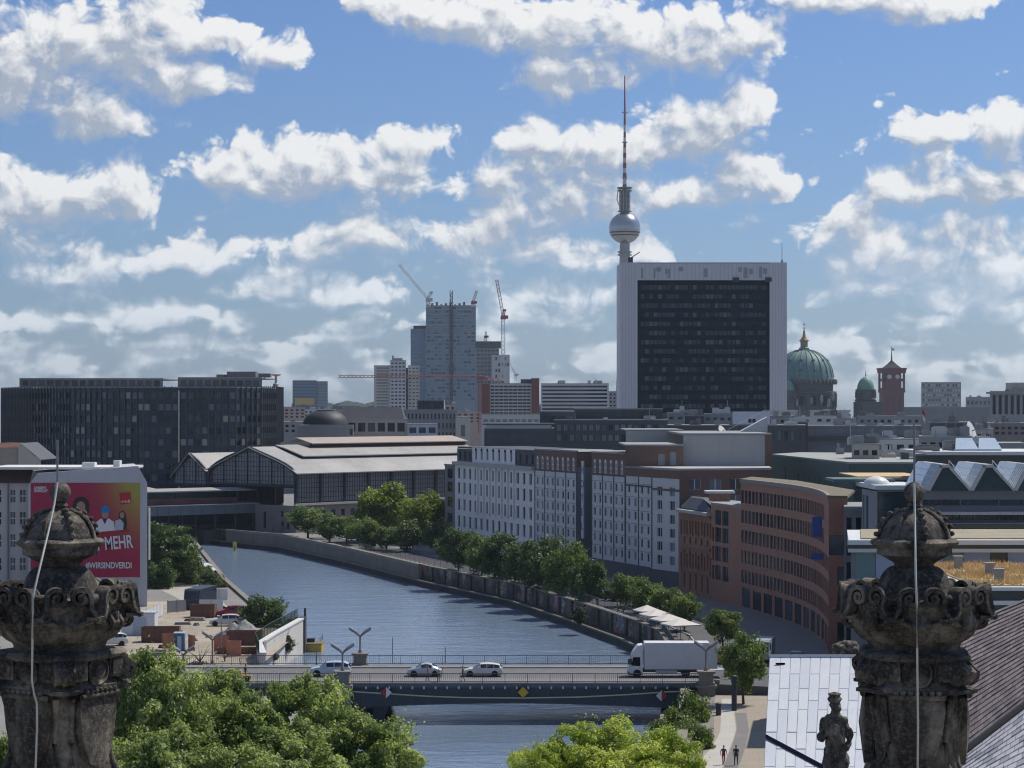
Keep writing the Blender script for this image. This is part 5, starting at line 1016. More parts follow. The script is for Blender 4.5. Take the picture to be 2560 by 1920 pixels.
# grey terrace building with skylights
YK = 250.0
t_, og, zt, a, c = blk('dark grey terrace building with long window bands under the saw-tooth skylights', 1985, 2330, 1061, YK, 26, mat('grey_terrace_cladding', (.17, .175, .185), .8, .12, .2), 4, 3, .97, .42, 1162, [M_dgl, GL_D, GL_B], 'terrace_building', frame=(c_char, 6, 2, .02))
b = MB(); b.box(0, 40, -1.4, -.05, zt - 2.6, zt - 2.3); b.build('awning_rail', mat('pale_awning', (.5, .47, .46), .8), t_); b = MB(); b.box(0, 40, -1.8, -.05, Z(1130, YK), Z(1128, YK)); b.build('gallery', M_conc2, t_)
M_sky = glass('skylight_glass', (.34, .46, .60), .12, .7, .15); M_skf = flat('skylight_frame', (.46, .47, .46), .5)
for i, p0 in enumerate((2000, 2094, 2188)):
    t_ = thing('saw_tooth_skylight', ('leftmost saw-tooth rooflight with white glazing bars above the right finial', 'middle saw-tooth rooflight with blue glass above the dark terrace', 'rightmost saw-tooth rooflight cut by the picture edge')[i], 'skylight', (X(p0, YK), YK - .5, Z(1060, YK)), 0, 'saw-tooth skylights on the terrace building')
    pw = (X(2094, YK) - X(2000, YK)); hz = Z(1003, YK) - Z(1060, YK); xa, xb, xc = pw * .30, pw * .52, pw * 1.0
    def pr(x, z, y=0): return (x, y, z)
    b = MB(); b.quad(pr(0, .1, .05), pr(xa, hz, .05), pr(xa, hz, 14), pr(0, .1, 14)); b.build('glazing', M_sky, t_)
    b = MB()
    for k in range(6): y = .1 + k * .9; b.tube([(0, y, .16), (xa, y, hz + .06)], .05, 4)
    for k in range(5): f = k / 4; b.tube([(xa * f, 0, .13 + (hz - .1) * f), (xa * f, 13, .13 + (hz - .1) * f)], .04, 4)
    tag(b.build('glazing_bars', M_rimw, t_), kind='stuff')
    b = MB(); b.quad(pr(xa, hz), pr(xb, hz), pr(xb, hz, 14), pr(xa, hz, 14)); b.quad(pr(xa, hz), pr(xa, hz - .35), pr(xb, hz - .35), pr(xb, hz)); b.quad(pr(xb, hz), pr(xc, .25), pr(xc, .25, 14), pr(xb, hz, 14)); b.quad(pr(xb, hz), pr(xb, hz - .5), pr(xc, -.1), pr(xc, .25)); b.quad(pr(0, .1), pr(.4, 0), pr(xa + .35, hz - .35), pr(xa, hz)); b.build('cladding', M_skf, t_)
    b = MB(); b.quad(pr(.4, 0, .25), pr(xc, 0, .25), pr(xb, hz - .4, .25), pr(xa + .3, hz - .4, .25)); b.build('gable_glass', M_dgl, t_)
    b = MB()
    for k in range(5): f = k / 4; x = xb + (xc - xb) * f; z = hz + (.25 - hz) * f; b.tube([(x, .3, z), (x, .3, z + .45)], .035, 4)
    b.tube([(xb, .3, hz + .45), (xc, .3, .7)], .035, 4); b.build('guard_rail', M_rimw, t_)
# teal glass stair block with white roof
YG2 = 262.0; t_, og, zt, a, c = blk('dark teal glass block with white roof edge and dome light left of the right finial', 1895, 1990, 1062, YG2, 12, M_dgl, 3, 4, .96, .9, 1190, [M_dgl, glass('teal_glass_mid', (.03, .06, .07), .1)], 'glass_block', recess=.06)
facade(t_, (X(1862, YG2 + 9), YG2 + 9), a, 0, zt, grid(.3, 4, 2, 1.5, [(zt - 7.5, 6.8), (zt - 15, 6.8)]), M_conc2, [M_tgl, GL_M], .15, og, name='side_wall')
b = MB(); b.prism([(X(1860, YG2 + 9) - og[0], 9.3), (-.3, -.4), (X(1990, YG2) - og[0], -.4), (X(1990, YG2) - og[0], 12), (X(1862, YG2 + 9) - og[0], 14)], zt + .25, zt + .75); b.build('roof_slab', M_rimw, t_)
lathe_obj('dome_light', [(1.6, 0), (1.5, .35), (1.0, .75), (.3, .95), (.02, 1.0)], flat('white_dome', (.7, .7, .68), .3), t_, (X(1905, YG2) - og[0], 4, zt + .75), 16)
# concrete and planted roofs between
t_, og, zt, a, c = blk('roof terrace with dry tan grass and pale edge in front of the copper building', 1845, 2010, 1036, 320, 20, M_copg, 5, 1, .9, .5, 1060, [M_dgl], 'planted_roof_building', roofm=M_rimw); b = MB(); b.box(.6, X(2010, 320) - og[0] - .4, .6, 19, zt + .25, zt + .45); b.build('roof_grass', M_grass, t_)
t_, og, zt, a, c = blk('grey concrete facade strip beside the end of the curved brick building', 1823, 1866, 1102, 275, 18, M_conc2, 2, 3, .55, .85, 1400, [GL_D, M_tgl], 'concrete_building'); b = MB(); b.box(-1.5, 6, -2, 6, Z(1040, 275), Z(1034, 275)); b.build('canopy', M_copg, t_)
# white-rimmed pavilion with teal and blue panels
YP = 215.0; t_, og, zt, a, c = blk('low pavilion with white roof rim, teal glass and pale blue panels behind the right finial', 1838, 2320, 1182, YP, 18, M_conc2, 0, 0, name='pavilion_building')
L = X(2320, YP) - og[0]
for z0, z1, pr_, m in ((zt + .3, zt + .75, 1.2, M_rimw), (zt - .45, zt - .1, .9, M_rimw), (zt - .1, zt + .3, .7, M_dgl)): b = MB(); b.prism([(-.4, -pr_), (L, -pr_), (L, 17), (X(1838, YP + 17) - og[0] - .4, 17)], z0, z1); b.build('roof_rim', m, t_)
b = MB(); b.prism([(1, .2), (L - 1, .2), (L - 1, 16), (X(1838, YP + 16) - og[0] + 1, 16)], zt + .75, zt + .88); b.build('roof_grass', mat('mossy_gravel_roof', (.30, .27, .19), .95, .25, .4, fine=.2), t_)
x = .5; i = 0
for i in range(16):
    w = (1.9, 2.6, 1.7, 2.3)[i % 4]; h0 = 0.5 if x < X(2010, YP) - og[0] else zt - 2.0
    b = MB(); b.box(x, x + w - .06, -.12, .02, max(h0, zt - 7 if x < 16 else zt - 2.0), zt - .5); b.build('facade_panel', (M_tgl, M_bluepan, M_dgl, M_bluepan)[i % 4] if x < 16 else (M_bluepan, M_tgl, M_tgl, M_bluepan)[i % 4], t_); x += w
# lower terrace with tall dry grass
gz = 16.4; ya, yb_ = 213.0, 187.5; t_ = thing('grass_roof_terrace', 'flat roof covered in tall dry yellow grass right of the right finial', 'roof', (X(2036, 200), 187.5, 0)); og = (X(2036, 200), 187.5, 0)
xl, xr_ = 0, X(2330, 200) - og[0]; b = MB(); b.box(xl, xr_, 0, ya - yb_, 0, gz - .3); b.build('wall', M_dgl, t_); b = MB(); b.box(xl - .3, xr_, -.5, ya - yb_, gz - .3, gz); b.build('roof_rim', M_rimw, t_); b = MB(); b.box(xl - .3, xr_, -.45, .0, gz - 1.5, gz - 1.15); b.build('lower_rim', M_rimw, t_)
b = MB(); b.box(xl + .4, xr_ - .2, .5, ya - yb_ - .1, gz, gz + .12); b.build('soil', M_grass, t_)
rng = np.random.default_rng(3); n = 9000; gx = rng.uniform(.5, xr_ - .3, n); gy = rng.uniform(.6, ya - yb_ - .2, n); gh = rng.uniform(.25, .75, n) * (.6 + .5 * np.sin(gx * .7) * np.cos(gy * .6)); an = rng.uniform(0, np.pi, n); lx_, ly = rng.normal(0, .18, n), rng.normal(0, .18, n)
vs = np.empty((n, 3, 3)); vs[:, 0] = np.stack([gx - .06 * np.cos(an), gy - .06 * np.sin(an), np.full(n, gz + .1)], 1); vs[:, 1] = np.stack([gx + .06 * np.cos(an), gy + .06 * np.sin(an), np.full(n, gz + .1)], 1); vs[:, 2] = np.stack([gx + lx_, gy + ly, gz + .12 + np.maximum(gh, .1)], 1)
def fast_mesh(name, verts, k, mats):
    me = bpy.data.meshes.new(name); nv = len(verts) * k if verts.ndim == 3 else len(verts); v = verts.reshape(-1, 3); me.vertices.add(len(v)); me.vertices.foreach_set('co', v.astype(np.float32).ravel()); nf = len(v) // k
    me.loops.add(len(v)); me.loops.foreach_set('vertex_index', np.arange(len(v), dtype=np.int32)); me.polygons.add(nf); me.polygons.foreach_set('loop_start', np.arange(0, len(v), k, dtype=np.int32)); me.polygons.foreach_set('loop_total', np.full(nf, k, dtype=np.int32)); me.materials.append(mats); me.update(calc_edges=True); return me
tag(put('grass_blades', fast_mesh('grass_blades', vs, 3, mat('dry_grass_blade', (.64, .48, .25), .9, .2, .5)), t_), kind='stuff')
for px, yy in ((2138, 1248), (2158, 1262), (2070, 1232)): Yc = 15.1 * F / (yy * K - HY); b = MB(); b.box(-.35, .35, -.35, .35, gz, gz + 1.2); b.box(-.45, .45, -.45, .45, gz + 1.2, gz + 1.35); b.build('roof_vent', c_grey, t_, loc=(X(px, Yc) - og[0], Yc - og[1], 0))
# ------------------------------------------------------------------ white sheet-metal roof of the river pavilion
def pp(u, v, Y): return ((u - 1280) / F * Y, Y, H - (v - HY) / F * Y)
t_ = thing('sheet_metal_roof', 'white sheet-metal panelled roof with a dark slot beside the promenade', 'roof', (22, 180, 0)); og = (22, 180, 0)
def loc3(p): return (p[0] - og[0], p[1] - og[1], p[2] - og[2])
TL, TR, BR, BL = pp(1924, 1644, 192), pp(2330, 1644, 188), pp(2300, 2060, 158), pp(1903, 2060, 158)
def rp(s, r): a = Vector(TL).lerp(Vector(TR), s); c = Vector(BL).lerp(Vector(BR), s); return a.lerp(c, r)
M_sheet = mat('white_sheet_metal', (.52, .55, .58), .5, .08, .4, streak=0, metal=0.0, spec=.5, fine=.04); M_sheet2 = mat('white_sheet_metal_cool', (.48, .515, .555), .5, .08, .4, spec=.5, fine=.04)
cols = [(.0, .07)] + [(.07 + .062 * k, .07 + .062 * (k + 1)) for k in range(15)]
for i, (s0, s1) in enumerate(cols):
    cuts = [0, .22, .36, .60, .84, 1] if i % 2 else [0, .12, .30, .50, .70, 1]
    for j, (r0, r1) in enumerate(zip(cuts, cuts[1:])):
        g_ = .0022; b = MB(); c4 = [rp(s0 + g_, r1 - g_), rp(s1 - g_, r1 - g_), rp(s1 - g_, r0 + g_), rp(s0 + g_, r0 + g_)]; c4 = [loc3(p) for p in c4]; up = .04 + .012 * ((i * 3 + j) % 3)
        b.quad(*[(x, y, z + up) for x, y, z in c4])
        for k in range(4): p, q_ = c4[k], c4[(k + 1) % 4]; b.quad(p, q_, (q_[0], q_[1], q_[2] + up), (p[0], p[1], p[2] + up))
        b.build('panel', M_sheet if (i + j) % 3 else M_sheet2, t_)
b = MB()
for i in range(10):
    for j in range(10): b.quad(*[loc3(rp((i + di) / 10, (j + dj) / 10)) for di, dj in ((0, 1), (1, 1), (1, 0), (0, 0))])
b.build('deck', mat('roof_seam_grey', (.36, .38, .42), .7), t_)
b = MB(); b.prism([loc3(rp(s, r))[:2] for s, r in ((.002, .995), (1, .995), (1, .02), (.02, .02))], 0, 2.6 - 0); b.build('wall', mat('white_pavilion_wall', (.55, .56, .57), .8), t_)
q_ = [rp(0, .52), rp(.6, .80), rp(.6, .83), rp(0, .545)]; q_ = [loc3(p) for p in q_]; b = MB(); b.quad(*[(x, y, z + .16) for x, y, z in reversed(q_)]); b.build('slot', flat('slot_dark', (.006, .006, .018), 1.0, 0, 0.0), t_)
b = MB(); e0, e1 = loc3(rp(0, 0)), loc3(rp(1, 0)); b.tube([(e0[0], e0[1], e0[2] + .12), (e1[0], e1[1], e1[2] + .12)], .14, 6); b.build('ridge_trim', M_sheet, t_)
p = loc3(rp(.07, .055)); b = MB(); b.box(p[0] - .4, p[0] + .4, p[1] - .1, p[1] + .1, p[2] + .06, p[2] + .2); b.build('roof_hatch', flat('slot_dark', (.012, .012, .03)), t_)
# ------------------------------------------------------------------ slate roof at the lower right
t_ = thing('slate_roof', 'steep hipped slate roof, dark above and pale below the hip line, at the lower right', 'roof', (22, 95, 0)); og = (22, 95, 0)
M_sl1 = mat('dark_slate', (.14, .115, .115), .7, .25, .8, fine=.1); M_sl2 = mat('pale_slate', (.40, .405, .43), .65, .18, .8, fine=.1); M_sl3 = mat('mid_slate', (.25, .255, .285), .65, .18, .8, fine=.1); M_sl4 = mat('dark_slate_worn', (.20, .165, .16), .7, .2, .8, fine=.1)  # lower slope's paler greys also carry its brighter lighting
def slates(c4, nr, nc, mlist, limit, stagger=.5):
    A_, B_, C_, D_ = [Vector(loc3(p)) for p in c4]      # lower left, lower right, upper right, upper left
    nrm = (B_ - A_).cross(D_ - A_).normalized(); rest = MB(); cnt = 0; rr = random.Random(2)
    for r in range(nr):
        for k in range(-1, nc + 1):
            s0 = (k + (stagger if r % 2 else 0)) / nc; s1 = s0 + .955 / nc; s0, s1 = max(s0, 0), min(s1, 1)
            if s1 - s0 < .002: continue
            f0, f1 = r / nr, (r + 1.12) / nr
            def pt_(s, f, h): return (A_.lerp(B_, s)).lerp(D_.lerp(C_, s), min(f, 1.0)) + nrm * h
            h = rr.uniform(.04, .075); q = [pt_(s0, f0, h), pt_(s1, f0, h), pt_(s1, f1, .006), pt_(s0, f1, .006)]; e = [pt_(s0, f0, 0), pt_(s1, f0, 0)]
            if cnt < limit:
                b = MB(); b.quad(*q); b.quad(e[0], e[1], q[1], q[0]); b.build('slate', rr.choice(mlist), t_)
            else: rest.cur = rr.randrange(len(mlist)); rest.quad(*q); rest.quad(e[0], e[1], q[1], q[0])
            cnt += 1
    if rest.v: tag(rest.build('slates', mlist, t_), kind='stuff')
D1, C1 = pp(2300, 1958, 88), pp(2660, 1682, 92)
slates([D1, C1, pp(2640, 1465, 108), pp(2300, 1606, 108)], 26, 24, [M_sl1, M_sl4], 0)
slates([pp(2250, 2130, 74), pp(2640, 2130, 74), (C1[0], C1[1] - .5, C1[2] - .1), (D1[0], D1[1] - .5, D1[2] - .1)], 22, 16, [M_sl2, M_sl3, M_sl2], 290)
b = MB()
for c4 in ((D1, C1, pp(2640, 1465, 108), pp(2300, 1606, 108)), (pp(2250, 2130, 74), pp(2640, 2130, 74), (C1[0], C1[1] - .5, C1[2] - .1), (D1[0], D1[1] - .5, D1[2] - .1))):
    A_, B_, C_, D_ = [Vector(loc3(p)) - Vector((0, 0, .02)) for p in c4]; sp_ = lambda s, f: A_.lerp(B_, s).lerp(D_.lerp(C_, s), f)
    for i in range(12):
        for j in range(12): b.quad(*[sp_((i + di) / 12, (j + dj) / 12) for di, dj in ((0, 0), (1, 0), (1, 1), (0, 1))])
b.build('roof_deck', mat('roof_boards', (.05, .048, .05), .9), t_)
b = MB(); b.tube([Vector(loc3(D1)) + Vector((0, -.3, .06)), Vector(loc3(C1)) + Vector((0, -.3, .06))], .12, 6); b.build('hip_flashing', flat('hip_lead', (.03, .03, .035)), t_)
b = MB(); b.box(-4, 22, -21, 16, 0, 13.0); b.build('wall', mat('palace_sandstone', (.33, .30, .25), .9), t_)
# ------------------------------------------------------------------ road bridge
ZD = 1.2; BN, BF = 244.0, 261.0
t_ = thing('road_bridge', 'low road bridge with dark girder, iron railings and stone piers across the river', 'bridge', (0, BN, 0)); OB = (0, BN, 0)
M_grd = mat('bridge_girder_paint', (.055, .066, .082), .55, .2, .4); M_cor = mat('bridge_stone', (.20, .185, .165), .9, .25, .4, streak=.2)
xl, xr_ = -75.0, 21.5
b = MB(); b.box(xl, xr_, 0, BF - BN, .45, ZD - .02); b.build('deck', M_grd, t_)
b = MB(); b.box(xl, xr_, 3.4, BF - BN - 2.4, ZD - .02, ZD + .0); b.build('carriageway', mat('bridge_asphalt', (.13, .13, .135), .85, .15, .15, fine=.12), t_)
for y0, y1 in ((.25, 3.38), (BF - BN - 2.38, BF - BN - .25)): b = MB(); b.box(xl, xr_, y0, y1, ZD - .02, ZD + .13); b.build('footway', mat('footway_slab', (.19, .19, .19), .9, .12, .4, fine=.1), t_)
for y in (3.38, BF - BN - 2.42): b = MB(); b.box(xl, xr_, y - .12, y + .08, ZD - .02, ZD + .155); b.build('kerb', M_kerb, t_)
# approach on the right bank
b = MB(); b.quad((xr_, BN, ZD), (52, BN - 3, .02), (52, BF + 6, .02), (xr_, BF, ZD)); b.quad((xr_, BN, 0), (52, BN - 3, 0), (52, BN - 3, .02), (xr_, BN, ZD)); struct('road', b, M_asph)
# arched girder face
n = 40; gx0, gx1 = -20.5, 19.5
def zb_(f): return -1.05 - .35 * (2 * f - 1) ** 2 * 1.0 + .12 * math.cos(math.pi * (2 * f - 1))
b = MB()
for k in range(n):
    f0, f1 = k / n, (k + 1) / n; x0, x1 = gx0 + (gx1 - gx0) * f0, gx0 + (gx1 - gx0) * f1
    b.prism([(x0, -.25), (x1, -.25), (x1, .15), (x0, .15)], zb_((f0 + f1) / 2), ZD - .35)
b.build('girder', M_grd, t_)
for y in (5, 10, 15): MB().box(gx0, gx1, y, y + .4, -.8, .45).build('girder', M_grd, t_)
b = MB(); b.box(xl, xr_, -.55, .3, ZD - .35, ZD + .12); b.build('edge_beam', mat('edge_beam_paint', (.10, .112, .125), .6, .15, .4), t_)
sm = MB(); sm.box(-.07, .07, -.38, -.24, -.95, ZD - .36); sme = sm.mesh('stiffener', M_grd); lm = MB(); lm.box(-.09, .09, -.75, -.5, ZD - .5, ZD - .22); lme = lm.mesh('edge_lamp', flat('edge_lamp_cream', (.6, .57, .46), .4))
for k in range(33): put('stiffener', sme, t_, (gx0 + .4 + k * 1.22, 0, 0))
for k in range(27): put('edge_lamp', lme, t_, (gx0 + 4.5 + k * 1.27, 0, 0))
b = MB(); b.tube([(X(a_, BN) , -.7, Z(c_, BN)) for a_, c_ in ((760, 1492), (840, 1497), (920, 1502), (1000, 1505), (1130, 1506), (1250, 1504), (1350, 1499), (1440, 1493), (1500, 1490))], .075, 5); b.build('festoon_cable', flat('cable_cream', (.55, .50, .30)), t_)
MD = {'r': flat('sign_red', (.42, .03, .03)), 'w': flat('sign_white', (.68, .68, .68)), 'y': flat('sign_yellow_paint', (.55, .36, .03))}
for px, py, kind in ((835, 1494, 'rw'), (1130, 1493.5, 'y'), (1428, 1501, 'wr')):
    x, z = X(px, BN), Z(py, BN); r = .62; sg = thing('navigation_sign', {'rw': 'red and white diamond shipping sign at the left of the bridge girder', 'y': 'yellow diamond shipping sign at mid span of the bridge', 'wr': 'white and red diamond shipping sign at the right of the bridge girder'}[kind], 'sign', (x, BN - .8, z), 0, 'diamond signs on the bridge girder')
    b = MB(); b.cur = 0; b.quad((-r, 0, 0), (0, 0, -r), (0, 0, r)); b.cur = 1; b.quad((0, 0, -r), (r, 0, 0), (0, 0, r))
    ms = {'rw': [MD['r'], MD['w']], 'y': [MD['y'], MD['y']], 'wr': [MD['w'], MD['r']]}[kind]; b.build('plate', ms, sg)
    b = MB()
    for p, q in (((-r, 0), (0, -r)), ((0, -r), (r, 0)), ((r, 0), (0, r)), ((0, r), (-r, 0))): b.tube([(p[0], .03, p[1]), (q[0], .03, q[1])], .035, 4)
    b.box(-.05, .05, .03, .4, -.05, .9); b.build('bracket', M_dark, sg)
# piers and slanted left abutment
for nm, px, y in (('pier', 740, -.6), ('pier', 1525, -.6), ('pier', 778, BF - BN + .2)):
    xx = X(px, BN + y); b = MB(); b.box(xx - .95, xx + .95, y - .9, y + .9, -4.5, ZD + .25); b.box(xx - 1.15, xx + 1.15, y - 1.1, y + 1.1, ZD - .3, ZD + .0); b.box(xx - .75, xx + .75, y - .75, y + .75, ZD + .25, ZD + 1.25); b.box(xx - .95, xx + .95, y - .95, y + .95, ZD + 1.25, ZD + 1.5); b.build(nm, M_cor, t_)
b = MB(); x0, x1 = X(752, BN), X(806, BN); b.prism([(x0, .2), (x1 + 1.6, .2), (x1 + 1.6, 16), (x0, 16)], -1.6, .45); b.prism([(x0, .3), (x0 + 2.0, .3), (x0 + 2.0, 15), (x0, 15)], -4.5, -1.6); b.prism([(x0 + 1.6, .25), (x0 + 3.0, .25), (x0 + 3.0, 15.5), (x0 + 1.6, 15.5)], -4.6, -1.55, [(x1 + .2, .25), (x1 + 1.7, .25), (x1 + 1.7, 15.5), (x1 + .2, 15.5)]); b.build('abutment', mat('abutment_dark', (.06, .065, .072), .8), t_)
b = MB(); b.box(-75, x0 - .1, .25, 16.9, -4.5, .44); b.build('left_abutment', M_cor, t_); b = MB(); b.box(19.6, 24, .25, 16.9, -4.5, .44); b.build('right_abutment', M_cor, t_)
IRON = flat('bridge_iron', (.06, .066, .075), .5)
railing('bridge_railing', 'dark lattice railing along the near side of the bridge', [(xl, BN - .15), (xr_, BN - .15)], ZD + .12, 1.0, 2.44, IRON, .035); railing('bridge_railing', 'thin dark railing along the far side of the bridge', [(xl, BF - .1), (xr_, BF - .1)], ZD + .13, 1.1, 2.44, IRON, .03)
# Y-shaped lamps
M_lamp = mat('lamp_grey', (.22, .205, .20), .5, .1, .5); M_lhd = flat('lamp_head_white', (.55, .55, .53), .4)
def y_lamp(label, px, y, ztop, z0, red=False):
    x = X(px, y); t = thing('street_lamp', label, 'street lamp', (x, y, z0), 0, 'Y-shaped bridge lamps'); h = ztop - z0
    lathe_obj('post', [(.22, 0), (.22, .25), (.12, .4), (.11, h - .8)], M_lamp, t, (0, 0, 0), 10)
    for s in (-1, 1):
        b = MB(); b.tube([(0, 0, h - .95), (s * .35, 0, h - .6), (s * 1.25, 0, h)], [.12, .17, .17], 6); b.build('arm', M_lamp, t)
        b = MB(); b.tube([(s * .4, -.02, h - .40), (s * 1.3, -.02, h + .16)], .13, 6); b.build('lamp_head', M_lhd, t)
y_lamp('Y-shaped lamp on the left stone pier at the near side of the bridge', 740, BN - .6, Z(1391, BN), ZD + 1.5); y_lamp('Y-shaped lamp on the far side of the bridge behind the left pier', 778, BF + .2, Z(1358, BF), ZD + 1.5)
y_lamp('Y-shaped lamp on the right stone pier in front of the white lorry', 1525, BN - .6, Z(1386, BN), ZD + 1.5); y_lamp('white Y-shaped lamp rising out of the left foreground tree', 396, 262, Z(1398, 262), 0); y_lamp('bare grey Y-shaped post between bushes at the building site', 459, 274, Z(1366, 274), 0)
def pole(label, px, y0_, y1_, Y, r=.05):
    x = X(px, Y); t = tag(MB().tube([(0, 0, 0), (0, 0, Z(y0_, Y) - Z(y1_, Y))], r, 6).build('slim_pole', M_lamp, loc=(x, Y, Z(y1_, Y))), label, 'pole', 'slim poles'); return t
pole('slim pole on the far bridge railing left of the silver car', 848, 1377, 1432, BF - .1); pole('slim pole on the far bridge railing above the white car', 962, 1398, 1432, BF - .1); pole('slim rusty pole beside the skip at the building site', 478, 1340, 1452, 285, .07); pole('slim pole in front of the white river wall', 684, 1400, 1466, 262, .05); pole('slim pole left of the blue site toilet', 324, 1375, 1425, 300)
# ------------------------------------------------------------------ vehicles
M_tyre = flat('tyre_rubber', (.018, .018, .02), .85); M_rim = mat('wheel_rim', (.40, .41, .42), .35, .05, 1, metal=.6); M_cgl = glass('car_glass', (.012, .016, .022), .05, .7)
def wheel(t, x, y, r, w=.22, nm='wheel'):
    b = MB(); b.lathe([(r * .62, -w / 2), (r * .92, -w / 2), (r, -w * .3), (r, w * .3), (r * .92, w / 2), (r * .62, w / 2)], 20); o = b.build(nm, M_tyre, t, loc=(x, y, r)); o.rotation_euler = (R(90), 0, 0); autosmooth(o, 40)
    b = MB(); b.lathe([(r * .64, -w * .35), (r * .60, w * .30), (r * .3, w * .40), (r * .12, w * .46)], 14); b.build('rim', M_rim, o, smooth=False)
    b = MB(); b.lathe([(r * .12, -w * .46), (r * .3, -w * .40), (r * .60, -w * .30), (r * .64, w * .35)], 14); b.build('rim', M_rim, o, smooth=False)
def car(name, label, loc, rz, paint, L=4.4, W_=1.75, st=None, wr=.32, wb=(.18, .80), group=None, cat='car'):
    """st: stations along the length (0 front..1 rear): fraction, bottom, belt height, roof height, half width at belt, at roof"""
    t = thing(name, label, cat, loc, rz, group); b = MB(); rings = []
    for (f, zl, zb, zt, hw, ht) in st:
        x = (f - .5) * L; hw *= W_ / 2; ht *= W_ / 2
        if zt <= zb + .02: zt = zb + .02
        zm = zl + (zb - zl) * .55
        half = [(hw * .80, zl), (hw * .97, zl + .10), (hw, zm), (hw * .975, zb - .06), (hw * .93, zb), (ht + (hw * .93 - ht) * .08, zt - (zt - zb) * .10), (ht * .86, zt), (ht * .45, zt + .018)]
        ring = [(x, -y, z) for y, z in half] + [(x, y, z) for y, z in reversed(half)]; rings.append(len(b.v)); b.v += ring
    m = 16
    for r0, r1 in zip(rings, rings[1:]):
        for j in range(m): b.f.append((r0 + j, r1 + j, r1 + (j + 1) % m, r0 + (j + 1) % m)); b.mi.append(0)
    b.f.append(tuple(rings[0] + j for j in range(m))); b.f.append(tuple(rings[-1] + j for j in reversed(range(m)))); b.mi += [0, 0]
    body = b.build('body', paint, t); autosmooth(body, 38)
    # glass: side panes and screens, set just outside the shell
    def ringp(i, j): return Vector(b.v[rings[i] + j])
    cab = [i for i, s in enumerate(st) if s[3] > s[2] + .25]
    for side, (j0, j1) in (('l', (4, 5)), ('r', (11, 10))):
        for i0, i1 in zip(cab, cab[1:]):
            p = [ringp(i0, j0), ringp(i1, j0), ringp(i1, j1), ringp(i0, j1)]; c = sum(p, Vector()) / 4; yo = -.012 if side == 'l' else .012
            q = [c + (v - c) * .9 + Vector((0, yo, 0)) for v in p]; g = MB(); g.quad(*q); g.build('side_window', M_cgl, t)
    for i0, i1, nm in ((cab[0] - 1, cab[0], 'windscreen'), (cab[-1], cab[-1] + 1, 'rear_window')):
        if i1 >= len(st): continue
        g = MB()
        for ja in (5, 6, 7, 8, 9):
            p = [ringp(i0, ja), ringp(i1, ja), ringp(i1, ja + 1), ringp(i0, ja + 1)]; lo, hi = (0, 1) if nm == 'windscreen' else (1, 0)
            g.quad(*[v + Vector((-.015 if nm == 'windscreen' else .015, 0, .015)) for v in p])
        g.build(nm, M_cgl, t)
    for f in wb:
        for s in (-1, 1): wheel(t, (f - .5) * L, s * (W_ / 2 - .12), wr)
        for s in (-1, 1): a = MB(); a.lathe([(wr * 1.14, 0), (wr * 1.14, .02)], 18); o = a.build('wheel_arch', flat('arch_black', (.012, .012, .013), .8), t, loc=((f - .5) * L, s * (W_ / 2 - .012), wr * 1.05)); o.rotation_euler = (R(90), 0, 0); o.location.y = s * (W_ / 2 * .985)
    zh = st[1][2] - .16
    for s in (-1, 1):
        h = MB(); h.ball((0, 0, 0), .13, 8, (.7, 1.2, .7)); h.build('headlight', flat('lamp_clear', (.6, .62, .65), .15), t, loc=((st[0][0] - .5) * L + .10, s * W_ * .36, zh))
        h = MB(); h.ball((0, 0, 0), .12, 8, (.6, 1.0, 1.1)); h.build('tail_light', flat('lamp_red', (.35, .015, .015), .2), t, loc=((st[-1][0] - .5) * L - .06, s * W_ * .38, st[-2][2] - .12))
        h = MB(); h.box(-.09, .09, -.08, .08, 0, .13); h.build('wing_mirror', paint, t, loc=((st[cab[0]][0] - .53) * L, s * (W_ / 2 + .06), st[cab[0]][2] + .02))
    g = MB(); g.box((st[0][0] - .5) * L - .03, (st[0][0] - .5) * L + .02, -.26, .26, .40, .51); g.build('number_plate', M_trimw, t)
    return t
ST_HATCH = [(.0, .28, .55, .56, .80, .5), (.03, .20, .70, .71, .93, .7), (.16, .18, .88, .90, 1.0, .8), (.25, .18, .93, .98, 1.0, .80), (.44, .18, .95, 1.45, 1.0, .74), (.60, .18, .96, 1.50, 1.0, .76), (.78, .18, .98, 1.46, 1.0, .74), (.93, .20, 1.02, 1.32, .98, .68), (.985, .24, .98, 1.02, .93, .6), (1.0, .30, .80, .82, .88, .5)]
ST_BEETLE = [(.0, .25, .48, .50, .66, .3), (.03, .20, .66, .68, .82, .5), (.12, .18, .84, .88, .94, .64), (.25, .18, .93, 1.0, .98, .70), (.40, .18, .96, 1.38, 1.0, .70), (.54, .18, .97, 1.50, 1.0, .72), (.70, .18, .97, 1.36, 1.0, .68), (.82, .18, .93, 1.10, .96, .60), (.93, .20, .80, .84, .86, .5), (.99, .24, .58, .60, .70, .3)]
ST_SUV = [(.0, .34, .70, .72, .84, .5), (.03, .28, .88, .90, .95, .7), (.18, .26, 1.04, 1.06, 1.0, .82), (.26, .26, 1.06, 1.12, 1.0, .82), (.40, .26, 1.08, 1.62, 1.0, .80), (.60, .26, 1.10, 1.70, 1.0, .82), (.84, .26, 1.12, 1.66, 1.0, .80), (.95, .28, 1.12, 1.45, .98, .74), (.99, .32, 1.0, 1.04, .94, .6), (1.0, .38, .8, .82, .9, .5)]
def paint(name, col, met=.0, rough=.28): return mat(name, col, rough, .02, 1, met, 0, .5, .01)
